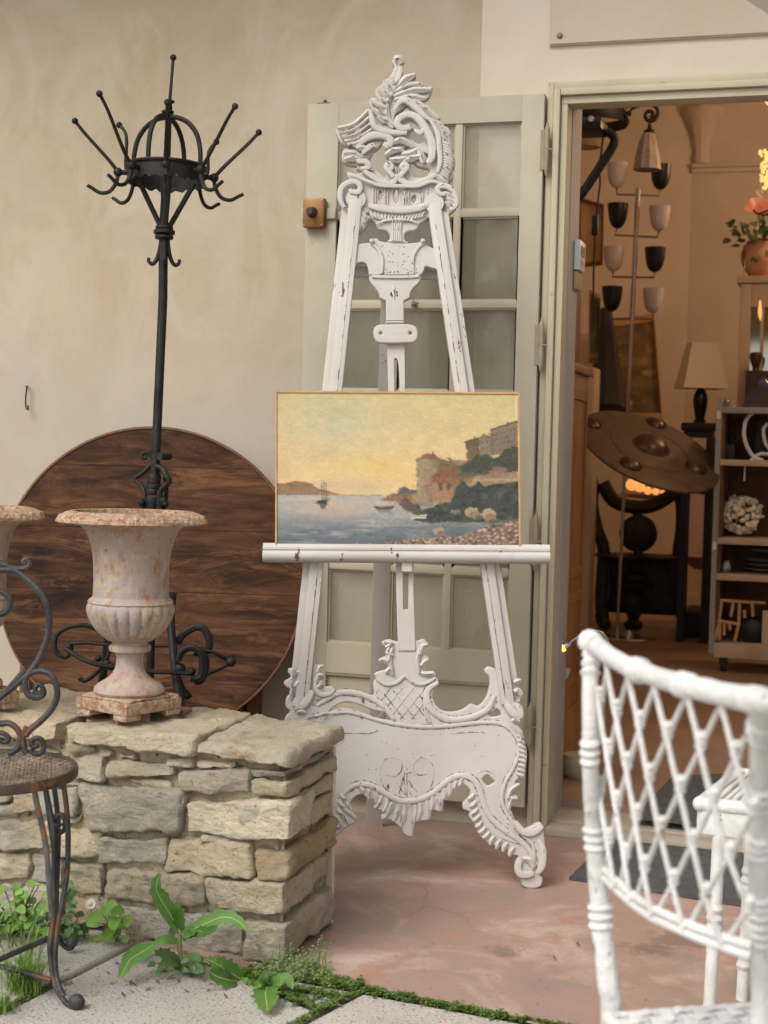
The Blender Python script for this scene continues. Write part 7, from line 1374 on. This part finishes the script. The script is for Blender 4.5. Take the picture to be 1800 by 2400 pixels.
sd_ = thing('lamp_stand', 'tall black pedestal table under the beige pagoda lamp', 'side table', (a_.x, a_.y, ZF)); mb = MB(); mb.box((a_.x-w1, a_.y-w1, a_.z-60*ul), (a_.x+w1, a_.y+w1, a_.z-.001), bev=.004); mb.box((a_.x-w1*.85, a_.y-w1*.85, a_.z-110*ul), (a_.x+w1*.85, a_.y+w1*.85, a_.z-61*ul)); mb.build('top', m_ebony, sd_)
for sx in (-1, 1):
    for sy in (-1, 1): mb = MB(); mb.box((a_.x+sx*w1*.7-.02, a_.y+sy*w1*.7-.02, ZF), (a_.x+sx*w1*.7+.02, a_.y+sy*w1*.7+.02, a_.z-110*ul-.001)); mb.build('leg', m_ebony, sd_)
for x, y, w2, d2, z2, c_, nm, lb, ct in ((1135, 880, 85, .22, 95, (.010, .010, .012), 'black_case', 'low black box on the shop floor beside the cast iron stand', 'box'), (270, 1170, 45, .1, 40, (.02, .018, .015), 'small_black_box', 'small dark box on the floor at the foot of the left wall inside', 'box')):
    q_ = D(x, y, 9.0 if x > 500 else 7.6, i3); u3 = U(9, 3.19); mb = MB(); mb.box((q_.x-w2*u3, q_.y-d2, ZF), (q_.x+w2*u3, q_.y+d2, ZF+z2*2*u3), bev=.01); tag(mb.build(nm, plain(nm+'_skin', c_)), lb, ct)
q_ = D(1195, 720, 9.4, i3); mb = MB(); mb.lathe([(0, -.03), (.08, -.02), (.14, .03), (.15, .06), (.13, .06), (.06, 0), (0, -.01)], q_, 28); mb.lathe([(.03, -.5), (.02, -.03), (0, -.03)], q_, 12); tag(mb.build('pink_bowl_stand', plain('pink_stone', (.38, .22, .15))), 'pale pinkish footed bowl on the floor between the black pedestal and the trolley', 'bowl')
# ---- shelf trolley on castors
tc_ = 7.4; uc = U(tc_, 3.19); x0 = D(1262, 500, tc_, i3).x; y0 = D(1262, 500, tc_, i3).y; cart = thing('shelf_trolley', 'grey framed wooden shelf trolley on black castors loaded with bric-a-brac', 'trolley', (x0+.4, y0+.2, ZF))
m_cfr = M('grey_frame', (.30, .28, .26), None, rough=.5, metal=.3); m_csh = M('pale_board', (.52, .40, .28), (.42, .31, .20), 8, .6); m_cor = M('brown_back', (.16, .085, .04), (.10, .05, .025), 14, .8)
zT = D(1300, 1065, tc_, i2).z; zS = [D(1300, 1130, tc_, i2).z, D(1300, 1520, tc_, i2).z, D(1260, 510, tc_, i3).z, D(1260, 780, tc_, i3).z, D(1260, 1300, tc_, i3).z]
for px, py in ((x0, y0), (x0+1.0, y0), (x0, y0+.42), (x0+1.0, y0+.42)): mb = MB(); mb.box((px-.012, py-.012, zS[4]-.05), (px+.012, py+.012, zT)); mb.build('frame_post', m_cfr, cart)
for i, z in enumerate(zS): mb = MB(); mb.box((x0+.013, y0-.012, z-(.03 if i < 4 else .07)), (x0+.987, y0+.43, z), bev=.003); mb.build('shelf', m_csh if i != 0 else m_cfr, cart)
mb = MB(); mb.box((x0+.014, y0+.405, zS[4]+.001), (x0+.986, y0+.42, zS[0]-.031)); mb.box((x0+.014, y0+.014, zS[4]+.001), (x0+.03, y0+.404, zS[0]-.032)); mb.build('back_panel', m_cor, cart)
for px, py in ((x0+.06, y0+.03), (x0+.9, y0+.03), (x0+.3, y0+.38), (x0+.9, y0+.38)):
    mb = MB(); zb = zS[4]-.07; r = (zb-ZF)*.40; mb.lathe([(0, -.014), (r*.9, -.013), (r, -.006), (r, .006), (r*.9, .013), (0, .014)], (px, py, ZF+r), 22, Matrix.Rotation(PI/2, 3, 'Y')); cs = mb.build('castor', m_rub, cart); mb = MB(); mb.box((px-.02, py-.02, ZF+r*1.2), (px+.02, py+.02, zb-.001), bev=.003); mb.build('fork', m_rub, cs)
for z in (zS[0], zS[2]): mb = MB(); mb.box((x0-.010, y0-.016, z-.06), (x0+.010, y0-.0125, z-.02)); mb.build('price_tag', m_wp, cart)
def onshelf(x, t, zi, cr=i2): p_ = D(x, 0, t, cr); return p_
q_ = D(1455, 490, tc_+.15, i3); mb = MB(); r_ = random.Random(5); u3 = uc*1.02
for i in range(230):
    a = r_.uniform(0, 2*PI); e = math.acos(r_.uniform(-1, 1)); d = Vector((math.sin(e)*math.cos(a)*150, math.sin(e)*math.sin(a)*120, math.cos(e)*150))*u3; c = Vector((q_.x, q_.y, zS[2]+165*u3))+d*r_.uniform(.75, 1.0)
    mb.ball(c, 22*u3*r_.uniform(.6, 1.2), 6, 4, (r_.uniform(.6, 1.2), 1, r_.uniform(.6, 1.2)))
tag(mb.build('coral_cluster', plain('coral_white', (.82, .74, .58))), 'knobbly cream coral cluster on the middle trolley shelf', 'coral')
for (xa, zi, w1, h1, dd, nm, lb) in ((1370, 1, 80, 120, .12, 'black_handbag', 'small black handbag on the upper trolley shelf at left'), (1600, 1, 80, 310, .12, 'black_satchel', 'large upright black bag on the upper trolley shelf at right')):
    q_ = D(xa, 1400, tc_+.12, i2); z = zS[zi]; g3 = thing(nm, lb, 'bag', (q_.x, q_.y, z)); mb = MB(); mb.box((q_.x-w1*uc/2, q_.y-dd/2, z+.001), (q_.x+w1*uc/2*1.3, q_.y+dd/2, z+h1*uc), bev=.012); mb.build('body', plain(nm+'_leather', (.014, .014, .018)), g3); mb = MB(); mb.tube([(q_.x-w1*uc*.3, q_.y, z+h1*uc-.01), (q_.x-w1*uc*.2, q_.y, z+h1*uc+.05), (q_.x+w1*uc*.3, q_.y, z+h1*uc+.05), (q_.x+w1*uc*.45, q_.y, z+h1*uc-.01)], .005, 6, 5); mb.build('handle', m_rub, g3)
q_ = D(1590, 1100, tc_+.1, i2); mb = MB(); z = zS[0]; mb.add([Vector((q_.x+a*uc, q_.y+b_, z+.001+c*uc)) for a, b_, c in ((-120, -.08, 0), (90, -.08, 0), (90, .08, 0), (-120, .08, 0), (-60, -.04, 150), (90, -.04, 160), (90, .04, 160), (-60, .04, 150))], [(0, 1, 5, 4), (1, 2, 6, 5), (2, 3, 7, 6), (3, 0, 4, 7), (4, 5, 6, 7), (0, 3, 2, 1)]); tag(mb.build('dark_cloth', plain('felt', (.028, .018, .015))), 'dark folded cloth heap on top of the trolley', 'cloth')
mb = MB(); mb.tube([D(x, y, tc_-.03, i2) for x, y in ((1640, 1160), (1560, 1165), (1500, 1220), (1478, 1320), (1500, 1420), (1550, 1500), (1620, 1530))], .010, 8, 5); mb.tube([D(x, y, tc_-.03, i2) for x, y in ((1660, 1250), (1625, 1300), (1640, 1400), (1690, 1480), (1600, 1480), (1530, 1530))], .009, 8, 5); tag(mb.build('white_cable', m_wp), 'loops of pale cable hanging over the front of the trolley', 'cable')
mb = MB(); mb.tube([D(1492, 1530, tc_-.03, i2), D(1480, 1680, tc_-.03, i2)], .004, 6, 1, False); tag(mb.build('hanging_cord', m_wp), 'short white pull cord hanging below the upper trolley shelf', 'cord')
for k_, (y, r) in enumerate(((765, 180), (735, 165), (700, 150), (610, 140))):
    q_ = D(1640, y, tc_+.2, i3); mb = MB(); z = zS[3]+.004+k_*.022 if k_ < 3 else zS[3]+.10; rr_ = r*uc; mb.lathe([(0, 0), (rr_*.55, .0), (rr_, .014), (rr_*.99, .017), (rr_*.5, .005), (0, .004)], (q_.x, q_.y, z), 32); tag(mb.build('plate', plain('plate_glaze', (.36, .34, .33), (.22, .23, .26))), ('grey glazed plate at the bottom of the stack on the trolley', 'middle grey plate of the stack on the trolley', 'upper grey plate of the stack on the trolley', 'tilted pale plate above the stack on the trolley')[k_], 'plate', 'plates stacked on the trolley')
rkk = thing('bamboo_rack', 'little bamboo rack standing on the lowest trolley shelf', 'rack', tuple(D(1340, 1280, tc_, i3))); mb = MB(); B3 = lambda x, y, d=.03: D(x, y, tc_+d, i3)
for a, b_ in (((1315, 970), (1290, 1140)), ((1290, 1140), (1262, 1275)), ((1445, 990), (1440, 1150)), ((1440, 1150), (1410, 1285)), ((1540, 1000), (1545, 1100)), ((1300, 980), (1640, 1000)), ((1275, 1130), (1445, 1160)), ((1300, 1140), (1295, 1275)), ((1330, 1150), (1330, 1240)), ((1370, 1150), (1375, 1200)), ((1480, 1050), (1485, 1110)), ((1400, 990), (1380, 1100))):
    mb.tube([B3(*a), B3(*b_)], .0085, 7, 1, False)
    mb.tube([B3(*a, .14), B3(*b_, .14)], .007, 7, 1, False)
mb.build('rods', plain('bamboo', (.56, .33, .16), (.42, .23, .10)), rkk)
q_ = B3(1540, 1200, .12); mb = MB(); mb.lathe([(0, -.07), (95*uc, -.07), (105*uc, -.03), (105*uc, .03), (95*uc, .07), (30*uc, .09), (0, .09)], q_, 26, Matrix.Rotation(PI/2, 3, 'X')); tag(mb.build('black_drum', m_rub), 'round black drum-shaped case lying on the lowest trolley shelf', 'case')
q_ = B3(1645, 1190, .0); mb = MB(); mb.box((q_.x-.02, q_.y, zS[4]+.001), (q_.x+.2, q_.y+.02, zS[4]+.001+250*uc), bev=.002); tag(mb.build('pale_board', plain('pale_card', (.50, .38, .28))), 'pale board standing at the right end of the lowest trolley shelf', 'board')
q_ = D(1625, 1000, tc_+.25, i2); mb = MB(); mb.lathe([(r*uc, h*uc) for r, h in ((0, 0), (38, 0), (42, 50), (30, 70), (20, 80), (22, 100), (0, 100))], (q_.x, q_.y, D(1625, 1000, tc_+.25, i2).z), 18); tag(mb.build('glass_bottle', plain('blue_glass', (.10, .12, .20), rough=.15)), 'small blue glass bottle standing above the dark cloth on the trolley', 'bottle')
# ---- white cabinet with mirror, vase of flowers, chandelier
tq = 8.4; uq = U(tq, 3.19); q0 = D(1455, 205, tq, i2); q1 = D(1440, 1050, tq, i2); wc_ = thing('mirrored_cabinet', 'tall cream painted cabinet with mirrored panels at the right edge of the doorway', 'cabinet', (q0.x+.4, q0.y+.2, ZF)); m_cream = M('cream_paint', (.58, .46, .31), None, rough=.5)
mb = MB(); xx0 = q0.x; zt1 = q0.z; mb.box((xx0, q0.y, ZF), (xx0+.06, q0.y+.4, zt1), bev=.004); mb.box((xx0-.02, q0.y-.02, zt1+.001), (xx0+1, q0.y+.42, zt1+.04), bev=.004); mb.box((xx0+.061, q0.y+.002, D(0, 345, tq, i2).z), (xx0+.9, q0.y+.4, zt1), bev=.003); mb.box((xx0+.061, q0.y+.002, ZF), (xx0+.9, q0.y+.4, q1.z-.02))
for xk in (.115, .20): mb.box((xx0+xk, q0.y+.006, q1.z-.02), (xx0+xk+.018, q0.y+.03, D(0, 345, tq, i2).z))
mb.box((xx0+.061, q0.y+.008, D(0, 870, tq, i2).z-.1), (xx0+.9, q0.y+.03, D(0, 870, tq, i2).z)); mb.build('carcass', m_cream, wc_)
mb = MB(); mb.box((xx0+.0612, q0.y+.032, q1.z-.02), (xx0+.9, q0.y+.036, D(0, 345, tq, i2).z)); mb.build('mirror', M('mirror', (.35, .34, .30), None, rough=.08, metal=1), wc_)
q_ = D(1565, 860, tq-.15, i2); mb = MB(); mb.lathe([(r*uq, h*uq) for r, h in ((0, 0), (28, 0), (22, 20), (40, 70), (46, 110), (38, 135), (0, 140))], q_, 16); mb.box((q_.x-.05, q_.y-.04, ZF+.9), (q_.x+.25, q_.y+.06, q_.z)); tag(mb.build('dark_vase', plain('dark_red_vase', (.06, .025, .02))), 'small dark vase in front of the mirrored cabinet', 'vase')
vz_ = D(1600, 190, tq, i2); vs_o = thing('flower_vase', 'round painted vase of green leaves and pink flowers on the cream cabinet', 'vase', tuple(vz_)); mb = MB(); zb0 = zt1+.041; cx_, cy_ = D(1590, 0, tq+.15, i2).x, q0.y+.18
mb.lathe([(r*uq, h*uq) for r, h in ((0, 0), (70, 0), (62, 18), (95, 60), (128, 130), (135, 190), (118, 250), (90, 280), (94, 290), (80, 285), (0, 270))], (cx_, cy_, zb0), 30); mb.build('pot', M('painted_pot', (.52, .30, .16), (.40, .16, .10), 9, .4, spots=(.09, .13, .05), spot_sc=11, spot_t=.58, spot_w=.04), vs_o)
mb = MB(); r_ = random.Random(8)
for i in range(46): c = Vector((cx_+r_.gauss(-.02, .09), cy_+r_.gauss(-.03, .05), zb0+300*uq+r_.uniform(-.02, .09))); d = Vector((r_.uniform(-1, 1), -.5, r_.uniform(-.4, .8))).normalized(); leaf(mb, [c, c+d*.035, c+d*.06], .02, .2, 6, 0, None, i)
mb.build('leaves', M('vase_leaf', (.06, .12, .03), (.10, .17, .04), 9, .5), vs_o)
chd = thing('chandelier', 'chandelier with gold crystals and coral glass petals at the right edge of the doorway', 'chandelier', tuple(D(1640, 800, 7.2))); tcv = 7.2; uv = U(tcv, 3.16)
mb = MB(); r_ = random.Random(14)
for i in range(60):
    x = 1640+r_.gauss(0, 26)+(-20 if i % 3 == 0 else 0); y = r_.uniform(1120, 1400); mb.ball(D(x, y, tcv+r_.uniform(-.1, .1)), 13*uv*r_.uniform(.5, 1.2), 6, 4, (1, 1, 1.5))
for i in range(6): mb.ball(D(1635+r_.gauss(0, 8), 700+i*14, tcv), 10*uv, 6, 4)
mb.build('gold_crystal', emis('lit_gold', (1, .62, .22), .8), chd); mb = MB()
for i in range(26): x = 1575+r_.gauss(0, 18); y = r_.uniform(1400, 1690); mb.ball(D(x, y, tcv), 10*uv*r_.uniform(.5, 1.1), 6, 4, (1, 1, 2))
mb.tube([D(1575, 1400, tcv), D(1570, 1700, tcv)], .004, 6, 1, False); mb.tube([D(1660, 600, tcv), D(1650, 1500, tcv), D(1575, 1560, tcv)], .008, 6, 3); mb.tube([D(1660, 600, tcv), Vector((D(1660, 600, tcv).x, D(1660, 600, tcv).y, ZC))], .006, 6, 1, False); mb.build('clear_crystal', M('crystal', (.75, .60, .42), None, rough=.1), chd)
for sg, x in ((-1, 1530), (1, 1625), (1, 1665)):
    mb = MB(); c = D(x, 1555, tcv); leaf(mb, [c+Vector((sg*-.09, 0, .02)) if sg < 0 else c, c+Vector((0, -.02, -.005)), c+Vector((.09, 0, -.03)) if sg < 0 else c+Vector((.08, -.02, .03))], .05, .5, 8, 0, None, 3); mb.build('coral_petal', M('coral_glass', (.72, .22, .14), (.80, .45, .32), 10, .3), chd)
sheet('inner_mat', [(1485, 1914), (1577, 1818), (2000, 1800), (2000, 1975)], ZF, .006, m_mat, 'dark mat lying inside the doorway beyond the sill', 'mat')
# pale parasol corner at the top right
q_ = atD(1745, -6, 3.4); pr_ = thing('parasol', 'pale grey corner of a parasol canopy hanging into the top right of the photo', 'parasol', tuple(q_)); mb = MB()
A0, A1, A2_, A3 = atD(1735, -8, 3.4), atD(1830, 52, 3.4), atD(1900, -60, 3.2), atD(1800, -90, 3.3); mb.add([A0, A1, A2_, A3]+[p+Vector((0, 0, .006)) for p in (A0, A1, A2_, A3)], [(0, 1, 2, 3), (7, 6, 5, 4), (0, 4, 5, 1), (1, 5, 6, 2), (2, 6, 7, 3), (3, 7, 4, 0)]); mb.build('canopy', M('parasol_cloth', (.72, .70, .66), None, rough=.8), pr_, smooth=0)

# more bric-a-brac
def pot(name, label, cat, x, y, t, cr, prof, mat, seg=20, zfix=None):
    q = D(x, y, t, cr); k = t/FPX/3.19
    if zfix is not None: q.z = zfix
    mb = MB(); mb.lathe([(r*k, h*k) for r, h in prof], q, seg); return tag(mb.build(name, mat), label, cat)
pot('brass_candlestick', 'thin brass candlestick on the cream cabinet left of the flower vase', 'candlestick', 1478, 205, 8.45, i2, [(0, 0), (22, 0), (18, 6), (5, 14), (4, 60), (9, 66), (4, 74), (4, 110), (12, 118), (12, 124), (0, 124)], m_gold, 16, zt1+.041)
pot('glass_jar', 'small clear green glass jar standing on the top left of the trolley', 'jar', 1345, 1120, 7.45, i2, [(0, 0), (22, 0), (24, 6), (24, 44), (16, 54), (16, 62), (0, 62)], M('green_jar_glass', (.16, .22, .16), None, rough=.12), 18, zS[0]+.001)
pot('white_cup', 'little white cup beside the glass jar on the trolley top', 'cup', 1400, 1120, 7.5, i2, [(0, 0), (14, 0), (22, 30), (20, 30), (12, 4), (0, 4)], m_wp, 18, zS[0]+.001)
pot('copper_pot', 'round copper pot on the floor under the tilted metal disc at left', 'pot', 330, 1190, 7.7, i3, [(0, 0), (36, 0), (46, 22), (44, 50), (32, 60), (36, 64), (0, 62)], M('old_copper', (.24, .12, .06), (.14, .07, .04), 14, .4, .5), 24, ZF+.001)
pot('blue_pitcher', 'small blue and white pitcher on the plate shelf of the trolley', 'pitcher', 1350, 700, 7.5, i3, [(0, 0), (24, 0), (34, 26), (30, 56), (20, 72), (24, 84), (20, 84), (0, 70)], M('blue_white_glaze', (.55, .55, .55), (.16, .20, .34), 30, .3, lohi=(.5, .56)), 22, zS[3]+.002)
mb = MB(); mb.tube([D(1600, 330, 8.3, i2), D(1598, 420, 8.3, i2), D(1602, 480, 8.3, i2)], [.004, .012, .004], 8, 3); tag(mb.build('amber_pendant', emis('amber_bead', (1, .55, .2), .6)), 'small amber pendant hanging before the mirrored cabinet', 'pendant')
